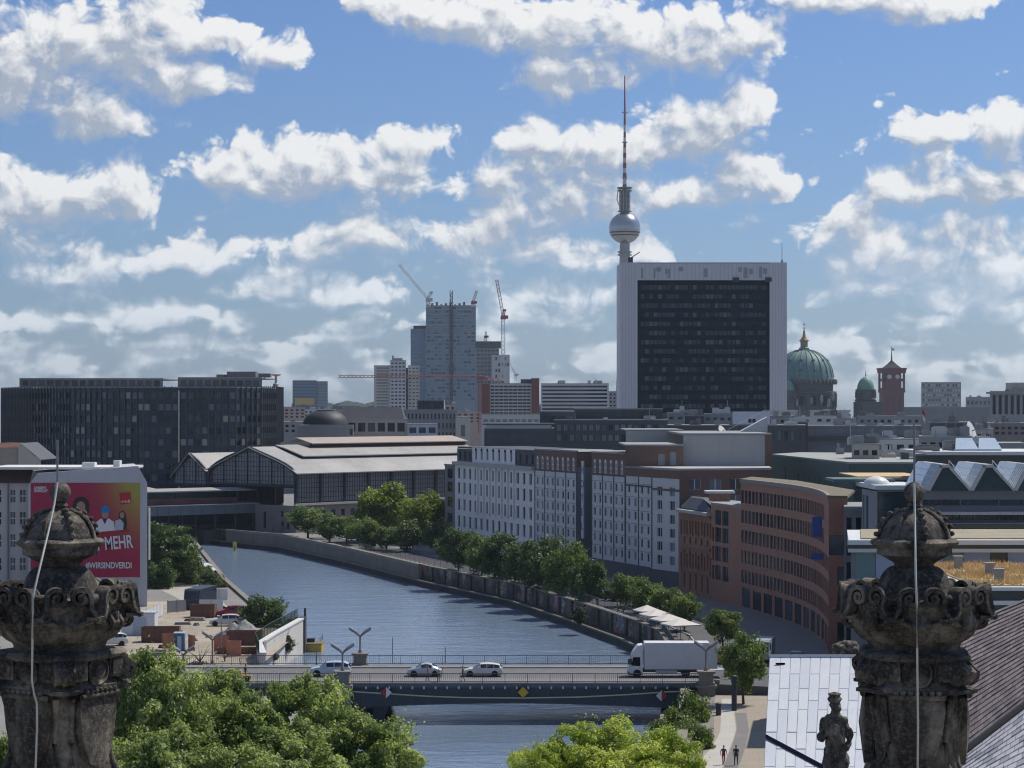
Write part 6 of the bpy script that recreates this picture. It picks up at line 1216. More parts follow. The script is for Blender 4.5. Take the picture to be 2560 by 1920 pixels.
PWH = paint('white_car_paint', (.62, .62, .57)); PSI = paint('silver_car_paint', (.46, .49, .54), .35, .32); PBL = paint('pale_blue_car_paint', (.45, .52, .60), .2); PBK = paint('black_car_paint', (.02, .021, .024)); PRD = paint('red_car_paint', (.26, .018, .025)); PGR = paint('grey_car_paint', (.14, .15, .165), .3)
yl = BN + 7.0
car('car', 'white hatchback with sloping tail on the bridge behind the railing', (X(1043, yl), yl, ZD), 0, PWH, 4.48, 1.75, ST_HATCH)
car('car', 'silver rounded two-door car on the bridge left of the white hatchback', (X(918, yl), yl, ZD), 0, PSI, 4.1, 1.75, ST_BEETLE, .33, (.20, .79))
car('car', 'pale blue-white estate car on the bridge behind the left stone pier', (X(714, yl), yl, ZD), 0, PBL, 4.6, 1.82, ST_SUV, .36)
# taxi light-like roof rack bits are skipped: plain roofs
def lorry():
    y = BN + 6.6; x0 = X(1356, y); x1 = X(1530, y); L = x1 - x0; t = thing('box_lorry', 'white box lorry with rear tail lift driving left on the bridge', 'lorry', (x0, y, ZD)); WB = 2.45; h = WB / 2
    MW = mat('lorry_white', (.66, .67, .68), .4, .05, .4); z0, z1 = .95, Z(1388, y) - ZD; xb = X(1392, y) - x0
    b = MB(); b.box(xb, L, -h, h, z0, z1); b.build('cargo_box', mat('lorry_box_side', (.56, .57, .58), .5, .05, .4), t); b = MB(); b.box(xb - .02, L + .02, -h - .02, h + .02, z1, z1 + .09); b.build('box_roof', MW, t)
    for xx in (xb, L): b = MB(); b.box(xx - .05, xx + .05, -h - .025, h + .025, z0 - .02, z1); b.build('corner_post', MW, t)
    b = MB(); b.box(xb, L, -h - .03, h + .03, z0 - .1, z0); b.build('box_sill', M_gird, t)
    cw = h * .93; xc = xb - .25; zc = 2.55
    b = MB(); prof = [(0.02, .45), (0, 1.2), (.12, 1.35), (.42, zc), (xc, zc), (xc, .45)]; n = len(prof); b.v += [(x, -cw, z) for x, z in prof] + [(x, cw, z) for x, z in prof]
    b.f.append(tuple(range(n))); b.f.append(tuple(reversed(range(n, 2 * n)))); b.mi += [0, 0]
    for k in range(n): b.f.append((k, n + k, n + (k + 1) % n, (k + 1) % n)); b.mi.append(0)
    b.build('cab', MW, t)
    b = MB(); prof = [(.42, zc), (.6, zc + .35), (1.1, z1 - .25), (xc, z1 - .15), (xc, zc)]; n = len(prof); b.v += [(x, -cw * .96, z) for x, z in prof] + [(x, cw * .96, z) for x, z in prof]; b.f.append(tuple(range(n))); b.f.append(tuple(reversed(range(n, 2 * n)))); b.mi += [0, 0]
    for k in range(n): b.f.append((k, n + k, n + (k + 1) % n, (k + 1) % n)); b.mi.append(0)
    b.build('wind_deflector', MW, t)
    b = MB(); b.quad((.36, -cw - .012, 1.35), (1.35, -cw - .012, 1.30), (1.35, -cw - .012, 2.3), (.55, -cw - .012, 2.3)); b.build('side_window', M_cgl, t)
    b = MB(); b.quad((.11, -cw * .9, 1.38), (.38, -cw * .9, 2.4), (.38, cw * .9, 2.4), (.11, cw * .9, 1.38)); b.build('windscreen', M_cgl, t)
    b = MB(); b.box(-.02, .4, -cw - .2, -cw - .02, 1.5, 2.1); b.build('wing_mirror', M_dark, t); b = MB(); b.box(.05, xc, -cw * .98, cw * .98, .3, .45); b.box(0, .2, -cw, cw, .3, .6); b.build('bumper', M_dark, t)
    b = MB(); b.box(xb - .3, L - .2, -.5, .5, .55, .93); b.build('chassis', M_dark, t); b = MB(); b.box(xb + 1.2, L - 3.6, -h + .05, -h + .12, .42, .82); b.build('side_guard', mat('alu_grey', (.42, .43, .45), .4, .05, 1, .3), t)
    for x in (1.0, L - 2.6):
        for s in (-1, 1): wheel(t, x, s * (h - .18), .46, .3)
    b = MB(); b.box(L + .1, L + 1.7, -h, h, .75, .85); b.box(L + .02, L + .12, -h, h, .55, .9); b.build('tail_lift', MATS['alu_grey'], t); b = MB(); b.box(L, L + .9, -h, -h + .06, 1.0, z1 - .05); b.build('open_rear_door', MATS['lorry_box_side'], t)
lorry()
# parked row on the right quay, van, buses and the like
for i, (px, py, p_, st_, lb) in enumerate(((1222, 1272, PGR, ST_HATCH, 'grey car parked under the quay trees, leftmost of the row'), (1246, 1278, PSI, ST_SUV, 'silver car parked second in the quay row'), (1272, 1284, PGR, ST_SUV, 'dark grey car parked third in the quay row'), (1298, 1291, PBK, ST_HATCH, 'black car parked fourth in the quay row'), (1325, 1298, PBK, ST_SUV, 'black car parked nearest in the quay row'))):
    x, y, z = gp(px, py); car('car', lb, (x, y, .01), math.atan2(248, -90) + .1, p_, 4.4, 1.78, st_, .33, group='cars parked along the quay')
def box_vehicle(name, label, cat, loc, rz, L, Wd, h, mbody, glassy=True, band=None, wr=.4):
    t = thing(name, label, cat, loc, rz); b = MB(); prof = [(0, .4), (0, h * .45), (.35, h * .92), (.7, h), (L - .1, h), (L, h * .95), (L, .4)]; n = len(prof); w = Wd / 2
    b.v += [(x, -w, z) for x, z in prof] + [(x, w, z) for x, z in prof]; b.f.append(tuple(range(n))); b.f.append(tuple(reversed(range(n, 2 * n)))); b.mi += [0, 0]
    for k in range(n): b.f.append((k, n + k, n + (k + 1) % n, (k + 1) % n)); b.mi.append(0)
    b.build('body', mbody, t); b = MB(); b.quad((.02, -w * .9, h * .48), (.34, -w * .9, h * .9), (.34, w * .9, h * .9), (.02, w * .9, h * .48)); o = b.build('windscreen', M_cgl, t, loc=(-.02, 0, .01))
    for s in (-1, 1):
        b = MB(); ww = L * (.9 if glassy else .22); b.box(.6, .6 + ww, s * w - .012, s * w + .012, h * .52, h * .86); b.build('side_window', M_cgl, t)
        for x in (L * .18, L * .8): wheel(t, x, s * (w - .15), wr)
    b = MB(); b.box(L - .02, L + .02, -w * .8, w * .8, h * .5, h * .85) ; b.build('rear_window', M_cgl if glassy else mbody, t); return t
x, y, z = gp(430, 1318); box_vehicle('bus', 'dark coach with large windscreen parked beyond the building site', 'bus', (x - 1.2, y, .01), R(80), 9, 2.5, 3.2, flat('coach_dark', (.03, .035, .045), .3))
x, y, z = gp(1660, 1432); box_vehicle('delivery_van', 'pale blue-grey delivery van parked in front of the curved brick offices', 'van', (x - 1.0, y, .01), R(75), 5.6, 2.1, 2.75, flat('van_blue_grey', (.33, .37, .43), .4), False)
x, y, z = gp(1692, 1432); car('car', 'silver car behind the delivery van at the curved offices', (x + 1.5, y - 1, .01), R(80), PSI, 4.3, 1.76, ST_HATCH)
x, y, z = gp(1566, 1436); car('car', 'yellow car half hidden behind the street tree at the bridge end', (x - .8, y + 1, .25), R(10), paint('yellow_car_paint', (.55, .38, .06)), 4.2, 1.76, ST_HATCH)
x, y, z = gp(495, 1336); car('car', 'dark red car parked behind the pick-up at the building site', (x, y + 3, .01), R(8), PRD, 4.4, 1.78, ST_SUV)
x, y, z = gp(487, 1352); t_ = car('car', 'black and white open-backed vehicle standing on the building site', (x, y, .01), R(6), paint('site_vehicle_white', (.5, .5, .5)), 4.6, 1.8, ST_SUV, .36); x, y, z = gp(238, 1395); car('car', 'white vehicle half hidden by the left finial', (x, y, .01), R(20), PWH, 4.6, 1.8, ST_SUV)
x, y, z = gp(550, 1145); box_vehicle('delivery_van', 'small white van under the station viaduct', 'van', (x, y, .01), R(15), 4.6, 1.9, 2.0, flat('van_white', (.6, .6, .6), .4), False)
for i, (px, py) in enumerate(((705, 1148), (735, 1150), (765, 1153))): x, y, z = gp(px, py); car('car', ('dark car parked left in front of the station', 'silver car parked mid row in front of the station', 'grey car parked right in front of the station')[i], (x, y, .01), R(48), (PBK, PSI, PGR)[i], 4.3, 1.76, ST_HATCH, group='cars in front of the station')
# ------------------------------------------------------------------ people
SKIN = flat('skin', (.42, .27, .20), .6)
def person(label, loc, rz, h, top, leg, hair, pose='stand', stuff=None):
    """one skinned figure: legs, trunk, arms and head in one mesh, clothing by height"""
    t = thing('person', label, 'person', loc, rz); k = h / 1.75
    st = .16 if pose == 'walk' else .05; sway = .10 if pose == 'walk' else .02
    V = {'pelvis': (0, 0, .95), 'chest': (0, -.02, 1.28), 'neck': (0, -.02, 1.47), 'head': (0, -.05, 1.62), 'crown': (0, -.04, 1.71), 'hipL': (-.1, 0, .90), 'kneeL': (-.11, -st * .8, .50), 'ankL': (-.11, -st * .6, .09), 'toeL': (-.12, -st * .6 - .16, .04), 'hipR': (.1, 0, .90), 'kneeR': (.11, st * .2, .50), 'ankR': (.11, st * 1.6, .10), 'toeR': (.12, st * 1.6 - .15, .04),
         'shL': (-.19, 0, 1.41), 'elL': (-.25, sway, 1.13), 'haL': (-.25, -.08 + sway, .88), 'fiL': (-.24, -.12 + sway, .78), 'shR': (.19, 0, 1.41), 'elR': (.25, -sway, 1.13), 'haR': (.25, -.14 - sway, .90), 'fiR': (.24, -.19 - sway, .81)}
    if pose == 'lean': V['elL'] = (-.24, -.18, 1.2); V['haL'] = (-.16, -.42, 1.12); V['fiL'] = (-.12, -.5, 1.12); V['elR'] = (.24, -.18, 1.2); V['haR'] = (.16, -.42, 1.12); V['fiR'] = (.12, -.5, 1.12); V['chest'] = (0, -.1, 1.27); V['neck'] = (0, -.17, 1.45); V['head'] = (0, -.23, 1.58); V['crown'] = (0, -.24, 1.68)
    Rr = {'pelvis': (.16, .115), 'chest': (.165, .115), 'neck': (.055, .06), 'head': (.082, .098), 'crown': (.06, .07), 'hipL': (.085, .09), 'kneeL': (.058, .062), 'ankL': (.04, .045), 'toeL': (.04, .03), 'shL': (.062, .062), 'elL': (.042, .045), 'haL': (.03, .035), 'fiL': (.028, .015)}
    for q in list(Rr):
        if q.endswith('L'): Rr[q[:-1] + 'R'] = Rr[q]
    E = [('pelvis', 'chest'), ('chest', 'neck'), ('neck', 'head'), ('head', 'crown')]
    for s in 'LR': E += [('pelvis', 'hip' + s), ('hip' + s, 'knee' + s), ('knee' + s, 'ank' + s), ('ank' + s, 'toe' + s), ('chest', 'sh' + s), ('sh' + s, 'el' + s), ('el' + s, 'ha' + s), ('ha' + s, 'fi' + s)]
    names = list(V); me = bpy.data.meshes.new('body'); me.from_pydata([tuple(c * k for c in V[n]) for n in names], [(names.index(a), names.index(b)) for a, b in E], [])
    m = bpy.data.materials.new('clothes'); m.use_nodes = True; q = NT(m.node_tree); bs = q.n['Principled BSDF']; z = q.m('DIVIDE', q.sep(q.node('ShaderNodeTexCoord').outputs['Object'])[2], k); ax_ = q.m('ABSOLUTE', q.m('DIVIDE', q.sep(q.node('ShaderNodeTexCoord').outputs['Object'])[0], k))
    c = q.mix(q.m('GREATER_THAN', z, .97), (*leg, 1), (*top, 1)); c = q.mix(q.m('GREATER_THAN', z, 1.46), c, (.42, .27, .20, 1)); arm = q.m('MULTIPLY', q.m('GREATER_THAN', ax_, .215), q.m('LESS_THAN', z, 1.2)); c = q.mix(arm, c, (.42, .27, .20, 1)); c = q.mix(q.m('LESS_THAN', z, .10), c, (.06, .06, .06, 1)); q.put(bs.inputs['Base Color'], c); q.put(bs.inputs['Roughness'], .8)
    me.materials.append(m); o = put('body', me, t); sk = o.modifiers.new('skin', 'SKIN')
    lay_ = me.skin_vertices[0].data if me.skin_vertices else None
    if lay_ is None:
        bpy.context.view_layer.objects.active = o; me.skin_vertices if False else None
    for i, n in enumerate(names): me.skin_vertices[0].data[i].radius = (Rr[n][0] * k, Rr[n][1] * k); me.skin_vertices[0].data[i].use_root = (n == 'pelvis')
    sk.use_smooth_shade = True; ss = o.modifiers.new('sub', 'SUBSURF'); ss.levels = 1; ss.render_levels = 1
    hb = MB(); hd = V['head']; hb.ball((hd[0] * k, (hd[1] + .025) * k, (hd[2] + .045) * k), .105 * k, 10, (.86, .98, .86)); hb.build('hair', flat('hair_' + hair, {'dark': (.02, .014, .01), 'fair': (.22, .15, .07), 'grey': (.3, .3, .3)}[hair], .6), t, smooth=True); return t
person('pedestrian in dark red top and shorts walking on the promenade path, left of the pair', gp(1563, 1652), R(15), 1.72, (.10, .03, .05), (.30, .02, .03), 'dark', 'walk'); person('pedestrian in black clothes walking on the promenade, right of the pair', gp(1590, 1653), R(-10), 1.78, (.025, .022, .03), (.03, .02, .03), 'dark', 'walk')
yb0 = BN + 1.0
person('pedestrian in an orange top on the bridge in front of the silver car', (X(924, yb0), yb0, ZD + .13), R(90), 1.75, (.42, .16, .10), (.04, .045, .05), 'fair', 'walk'); person('pedestrian in a pale top leaning at the bridge railing right of the orange one', (X(948, yb0 - .4), yb0 - .4, ZD + .13), R(0), 1.66, (.42, .38, .38), (.10, .10, .12), 'dark', 'lean'); person('pedestrian in blue-grey walking alone on the bridge below the white hatchback', (X(1000, yb0), yb0, ZD + .13), R(-90), 1.74, (.10, .13, .20), (.03, .04, .06), 'fair', 'walk')
person('cyclist standing in dark clothes beside the yellow cart on the bridge', (X(530, yb0 + 1.5), yb0 + 1.5, ZD + .13), R(80), 1.74, (.03, .03, .035), (.03, .03, .04), 'dark', 'walk')
for i, (px, py) in enumerate(((1228, 1298), (1290, 1312), (1335, 1322), (1345, 1326), (590, 1150), (610, 1150))): person(('pedestrian in a white shirt walking on the quay beside the parked cars', 'pedestrian in dark clothes on the quay footway near the terrace', 'pedestrian in pale clothes at the railing left of the umbrellas', 'pedestrian in a white top next to the umbrellas', 'pedestrian in dark coat under the viaduct, left one', 'pedestrian in grey under the viaduct, right one')[i], gp(px, py), R(30 * i), 1.74, ((.6, .6, .6), (.05, .05, .06), (.45, .42, .40), (.6, .6, .6), (.04, .04, .05), (.2, .2, .22))[i], (.05, .055, .08), 'dark', 'walk')
# yellow cargo cart
y0 = BN + 1.6; t_ = thing('cargo_cart', 'yellow box trailer cart with two wheels on the left part of the bridge', 'cart', (X(505, y0), y0, ZD + .13)); YL = flat('cart_yellow', (.55, .36, .04), .5)
b = MB(); b.box(-.9, .9, -.4, .4, .35, .85); b.build('tray', YL, t_); b = MB(); b.box(-.85, .85, -.35, .35, .85, 1.15); b.box(-.6, .1, -.3, .3, 1.15, 1.3); b.build('load', flat('cart_load', (.42, .33, .12), .7), t_)
for s in (-1, 1): wheel(t_, .0, s * .45, .3, .08)
b = MB(); b.tube([(.9, 0, .5), (1.7, 0, .55), (1.75, 0, .9)], .03, 5); b.build('drawbar', M_dark, t_)
t_ = thing('cargo_cart', 'small yellow handcart right of the yellow box trailer', 'cart', (X(533, y0), y0, ZD + .13)); b = MB(); b.box(-.4, .5, -.3, .3, .3, .62); b.build('tray', YL, t_); [wheel(t_, .1, s * .36, .25, .07) for s in (-1, 1)]; b = MB(); b.tube([(-.4, 0, .5), (-1.0, 0, .9)], .025, 5); b.build('handle', M_dark, t_)
# ------------------------------------------------------------------ trees
def leaf_mat(name, col, col2, tr=.32):
    m = bpy.data.materials.new(name); m.use_nodes = True; q = NT(m.node_tree); q.n.clear()
    geo = q.node('ShaderNodeNewGeometry'); P = q.node('ShaderNodeTexCoord').outputs['Object']
    f = q.m('ADD', q.m('MULTIPLY', geo.outputs['Random Per Island'], .55), q.m('MULTIPLY', q.ss(q.noise(P, .9, 2, .5), .3, .7), .45))
    f = q.m('POWER', f, 1.7); c = q.mix(f, (*col, 1), (*col2, 1))  # power curve leaves a few pale leaves, glints painted into the leaf colour
    pr = q.node('ShaderNodeBsdfPrincipled', {'Base Color': c, 'Roughness': .5, 'Specular IOR Level': .35}); tl = q.node('ShaderNodeBsdfTranslucent', {'Color': q.mix(1.0, c, (1.3, 1.35, .7, 1), 'MULTIPLY')})
    mx = q.node('ShaderNodeMixShader'); q.put(mx.inputs[0], tr); q.l.new(pr.outputs[0], mx.inputs[1]); q.l.new(tl.outputs[0], mx.inputs[2]); o = q.node('ShaderNodeOutputMaterial'); q.l.new(mx.outputs[0], o.inputs[0]); return m
LM_plane = leaf_mat('plane_leaves', (.085, .145, .03), (.60, .66, .30), .46); LM_lime = leaf_mat('lime_leaves', (.21, .29, .04), (.68, .70, .22), .52); LM_dark = leaf_mat('dark_leaves', (.042, .078, .026), (.15, .205, .065), .34)
LM_mid = leaf_mat('street_tree_leaves', (.065, .115, .03), (.25, .31, .09), .40); LM_yel = leaf_mat('yellow_green_leaves', (.11, .16, .024), (.32, .36, .07), .44); LM_ivy = leaf_mat('ivy_leaves', (.022, .040, .014), (.06, .08, .025), .2)
M_bark = mat('bark', (.085, .07, .055), .95, .3, 1.5, fine=.25)
def crown_mesh(name, m, nleaf, nclump, ls, seed, rad=(1, 1, .85), csize=(.24, .42), flatten=.8, shell=.5, layers=False):
    r = np.random.default_rng(seed); sd0 = seed * 1.7
    d = r.normal(size=(nclump, 3)); d /= np.linalg.norm(d, axis=1)[:, None]; rr = r.uniform(.25, 1, nclump) ** .45; cc = d * rr[:, None] * (1 - csize[0] * .8); cs = r.uniform(*csize, nclump)
    if layers: cc[:, 2] = np.round(cc[:, 2] * 3.2) / 3.2 + r.normal(0, .03, nclump)
    idx = r.choice(nclump, nleaf, p=cs ** 2 / (cs ** 2).sum()); v = r.normal(size=(nleaf, 3)); v /= np.linalg.norm(v, axis=1)[:, None]
    rad_ = r.uniform(shell, 1.08, nleaf) ** .7; off_ = v * rad_[:, None] * cs[idx][:, None]; off_[:, 2] *= (.34 if layers else flatten); p = (cc[idx] + off_) * np.array(rad)
    # outliers break the outline
    k = r.random(nleaf) < .08; p[k] *= r.uniform(1.0, 1.16, (k.sum(), 1))
    lump = 1 + .13 * np.sin(p[:, 0] * 5.1 + sd0) * np.sin(p[:, 1] * 4.3 + 1.3 * sd0) + .08 * np.sin(p[:, 2] * 7 + p[:, 0] * 6); p *= lump[:, None]
    nrm = v * .6 + r.normal(0, .55, (nleaf, 3)) + np.array([0, 0, .55]); nrm /= np.linalg.norm(nrm, axis=1)[:, None]
    a = np.cross(nrm, r.normal(size=(nleaf, 3))); a /= np.linalg.norm(a, axis=1)[:, None]; b = np.cross(nrm, a); s = ls * r.uniform(.6, 1.35, nleaf)[:, None]
    q = np.empty((nleaf, 4, 3)); q[:, 0] = p - a * s; q[:, 1] = p - b * s * .55 + nrm * s * .12; q[:, 2] = p + a * s; q[:, 3] = p + b * s * .55 + nrm * s * .12
    return fast_mesh(name, q, 4, m)
CR = {}
def crown(kind):
    if kind not in CR:
        mm = {'plane': LM_plane, 'lime': LM_lime, 'dark': LM_dark, 'mid': LM_mid, 'yel': LM_yel, 'ivy': LM_ivy}
        base = kind.rstrip('0123456789'); sd = int(kind[len(base):] or 0) + 11
        prm = {'plane': dict(nleaf=56000, nclump=240, ls=.029, csize=(.09, .19), shell=.35), 'lime': dict(nleaf=70000, nclump=190, ls=.023, csize=(.10, .20), shell=.65, flatten=.7), 'dark': dict(nleaf=9000, nclump=70, ls=.052, csize=(.16, .34)), 'mid': dict(nleaf=9000, nclump=60, ls=.052, csize=(.18, .34)), 'yel': dict(nleaf=9500, nclump=60, ls=.050, csize=(.18, .34)), 'lay': dict(nleaf=9000, nclump=60, ls=.055, csize=(.2, .42), layers=True), 'ivy': dict(nleaf=6000, nclump=50, ls=.06, csize=(.2, .36))}[base]
        CR[kind] = crown_mesh('crown', mm.get(base, LM_dark), seed=sd, **prm)
    return CR[kind]
CRW = {}
def limb_mesh(kind, h, r, rad):
    key = (kind, round(h, 1), round(r, 2))
    if key in CRW: return CRW[key]
    rr = random.Random(hash(kind) % 97 + 3); b = MB(); b.tube([(0, 0, -.2), (rr.uniform(-.1, .1), rr.uniform(-.1, .1), h * .4), (rr.uniform(-.2, .2), rr.uniform(-.2, .2), h)], [r * 1.25, r, r * .65], 8)
    for k in range(6):
        a = k * 1.05 + rr.uniform(-.3, .3); e = rad * rr.uniform(.45, .8); z0 = h * rr.uniform(.6, 1.0); b.tube([(0, 0, z0), (e * .4 * math.cos(a), e * .4 * math.sin(a), z0 + rad * .35), (e * math.cos(a), e * math.sin(a), z0 + rad * rr.uniform(.5, 1.0))], [r * .55, r * .35, r * .12], 5)
    CRW[key] = b.mesh('trunk', M_bark); return CRW[key]
def tree(label, loc, top, rad, kind, group=None, name='tree', low=None, rz=0.0, cat='tree', asp=1.0):
    """top: height of the crown's top, rad: horizontal radius, low: height of the crown's underside"""
    z0 = loc[2]; low = z0 + (top - z0) * .3 if low is None else low; t = thing(name, label, cat, loc, 0, group)
    hh = (top - low) / 2; tr = put('trunk', limb_mesh(kind, max(.5, low - z0 + hh * .5), max(.06, rad * .055), rad), t)
    c = put('crown', crown(kind), t, (0, 0, (top + low) / 2 - z0), rz); c.scale = (rad, rad * asp, hh / .85); return t
def pxtree(label, px, yt, ylow, rpx, Y, kind, group=None, z0=0.0, **kw):
    return tree(label, (X(px, Y), Y, z0), Z(yt, Y), rpx * K / F * Y, kind, group, low=Z(ylow, Y) if ylow else None, **kw)
G1 = 'large trees in the left foreground'
for px, yt, yl_, rp_, Y, kd, rz_, lb in ((330, 1398, 1700, 128, 120, 'plane0', 0, 'tall leafy tree rising right beside the left finial'), (655, 1456, 1730, 128, 134, 'plane1', 0, 'leafy foreground tree in front of the left bridge pier'), (505, 1494, 1760, 130, 124, 'plane0', 2.1, 'lower foreground tree crown between the two tall left trees'), (790, 1540, 1790, 128, 128, 'plane1', 1.2, 'rightmost crown of the left foreground trees, cut by the bottom edge'),
 (10, 1590, 1800, 90, 118, 'plane0', .7, 'foreground tree glimpsed left of the left finial'), (370, 1560, 1830, 150, 113, 'plane1', 4.0, 'low crown below the left trees at the bottom edge beside the finial'), (620, 1570, 1830, 150, 116, 'plane0', 5.1, 'low leafy crown at the bottom edge under the left bridge pier'), (250, 1480, 1760, 100, 126, 'plane1', 2.6, 'leafy crown just behind the right side of the left finial'), (470, 1440, 1700, 90, 140, 'plane1', 3.3, 'farther leafy crown showing between the two tall left trees')):
    pxtree(lb, px, yt, yl_, rp_, Y, kd, G1, rz=rz_)
G2 = 'bright trees at the bottom right of centre'
pxtree('bright yellow-green dense tree crown at the bottom edge right of centre', 1275, 1553, 1800, 150, 110, 'lime0', G2); pxtree('bright yellow-green tree crown beside the promenade at the bottom edge', 1425, 1574, 1810, 118, 113, 'lime1', G2, rz=1.9); pxtree('small bright crown at the left of the bottom right tree', 1160, 1612, 1830, 90, 107, 'lime1', G2, rz=3.0)
G3 = 'waterside bushes on the right bank'
pxtree('green waterside tree below the right bridge pier', 1500, 1484, 1640, 48, 224, 'mid0', G3, -2.0); pxtree('green waterside bush left of the promenade path', 1455, 1525, 1660, 52, 214, 'mid1', G3, -2.5); pxtree('small waterside bush at the edge of the promenade', 1520, 1560, 1650, 30, 206, 'mid0', G3, -1.0)
pxtree('street tree with bare trunk at the right end of the bridge', 1606, 1362, 1490, 50, 236, 'mid1', 'street trees by the bridge'); pxtree('street tree behind the lorry in front of the curved offices', 1560, 1308, 1392, 42, 276, 'mid2', 'street trees by the bridge')
ql = setback(RIGHT, 4.0)
def on_line(line, px):
    c = (px * K - 1280.0) / F
    for a, b in zip(line, line[1:]):
        f0, f1 = a[0] - c * a[1], b[0] - c * b[1]
        if f0 * f1 <= 0 and a[1] > 200: s = f0 / (f0 - f1); return (a[0] + (b[0] - a[0]) * s, a[1] + (b[1] - a[1]) * s)
names_q = ['farthest', 'second', 'third', 'fourth', 'fifth', 'sixth', 'seventh']
for i, (px, yt, yl_, rp_) in enumerate(((990, 1136, 1230, 48), (1040, 1150, 1244, 46), (1086, 1146, 1254, 52), (1132, 1160, 1268, 48), (1178, 1152, 1284, 58), (1226, 1172, 1300, 52), (1270, 1204, 1312, 44))):
    x, y = on_line(ql, px); pxtree('dark green quay tree in front of the white and grey buildings, %s along the row' % names_q[i], px, yt, yl_, rp_, y, ('dark0', 'mid3', 'dark1', 'dark2', 'dark3', 'mid4', 'dark0')[i], 'quay trees in front of the hotel', rz=i * 1.3, asp=(1, .85, 1.15, .9, 1.1, .8, 1)[i])
for i, (px, yt, yl_, rp_, dy) in enumerate(((1352, 1236, 1312, 40, 4), (1392, 1246, 1330, 44, 2), (1440, 1262, 1345, 44, 0), (1478, 1278, 1352, 36, -3))):
    x, y = on_line(setback(RIGHT, 8), px); pxtree(('green quay tree left of the white umbrellas', 'green quay tree behind the left umbrellas', 'green quay tree behind the middle umbrellas', 'green quay tree right above the umbrellas')[i], px, yt, yl_, rp_, y + dy, 'mid%d' % (i % 3), 'quay trees around the umbrellas', rz=i * 1.1)
for i, (px, yt, yl_, rp_, Y, kd, lb) in enumerate(((665, 1090, 1152, 48, 535, 'mid0', 'small green tree left in front of the station'), (712, 1106, 1162, 38, 520, 'mid1', 'small green tree second from the left at the station'), (748, 1110, 1168, 40, 510, 'mid2', 'small pale tree in front of the big station tree'), (832, 1038, 1170, 74, 525, 'yel0', 'large round tree in front of the station glass wall'), (925, 1058, 1172, 58, 515, 'yel1', 'bright yellow-green tree between station and white building'), (790, 1116, 1180, 42, 495, 'mid1', 'low tree at the foot of the large round tree'), (880, 1120, 1185, 40, 488, 'dark1', 'dark tree below the bright yellow-green tree'), (945, 1120, 1190, 36, 480, 'dark2', 'dark tree at the left corner of the white building'), (835, 1135, 1185, 34, 492, 'mid0', 'green tree in the shade below the large round tree'))):
    pxtree(lb, px, yt, yl_, rp_, Y, kd, 'trees in front of the station', rz=i * .9)
pxtree('dark layered tree beside the poster wall on the left bank', 362, 1116, 1262, 72, 395, 'lay0', 'left bank trees', asp=.8); pxtree('dark tree behind the layered one on the left bank', 395, 1165, 1262, 44, 405, 'dark0', 'left bank trees')
for i, (px, yt, yl_, rp_, Y, lb) in enumerate(((420, 1215, 1275, 30, 398, 'small dark tree above the moored boat'), (452, 1232, 1292, 30, 392, 'dark bush hanging over the left quay beside the boat'), (478, 1255, 1300, 18, 390, 'small bush at the water edge right of the boat'), (345, 1205, 1285, 38, 388, 'small tree with thin trunk left of the boat'), (398, 1196, 1270, 34, 402, 'dark tree between the layered tree and the moored boat'), (330, 1170, 1262, 34, 412, 'dark tree just right of the poster house'), (440, 1215, 1270, 22, 410, 'dark tree at the bend of the left quay'))): pxtree(lb, px, yt, yl_, rp_, Y, 'dark%d' % (i % 3), 'left bank trees', rz=i)
pxtree('large round dark green bush on the spit by the river', 572, 1281, 1385, 56, 322, 'dark0', None, name='bush', cat='bush'); pxtree('dark bush at the tip of the spit behind the yellow barge', 634, 1332, 1392, 24, 320, 'ivy0', None, name='bush', cat='bush')
for i, (px, yt, yl_, rp_, Y, lb) in enumerate(((432, 1424, 1492, 38, 272, 'dark bush below the grey Y-shaped post'), (486, 1432, 1480, 26, 276, 'dark bush at the near corner of the building site'), (535, 1420, 1465, 22, 282, 'ivy clump on the near end of the river fence'), (578, 1395, 1440, 24, 290, 'ivy clump mid way along the river fence'), (614, 1368, 1415, 24, 300, 'ivy clump near the far end of the river fence'), (390, 1432, 1490, 36, 268, 'dark bush behind the white lamp head'))): pxtree(lb, px, yt, yl_, rp_, Y, 'ivy%d' % (i % 2), 'bushes at the building site', name='bush', cat='bush', rz=i)
pxtree('ivy bush hanging on the right embankment wall', 1250, 1306, 1352, 20, 338, 'ivy1', None, -1.5, name='bush', cat='bush')
# ------------------------------------------------------------------ building site, boats, terrace on the banks
sheet('construction_ground', [gp(*p)[:2] for p in ((300, 1300), (455, 1298), (505, 1318), (600, 1372), (640, 1372), (560, 1440), (470, 1470), (330, 1460), (200, 1430), (230, 1340))], .012, M_site)
sheet('quay_path', [gp(*p)[:2] for p in ((322, 1240), (425, 1245), (470, 1290), (500, 1318), (420, 1310), (322, 1262))], .012, mat('pale_quay_paving', (.36, .34, .30), .9, .15, .2, coords='World'))
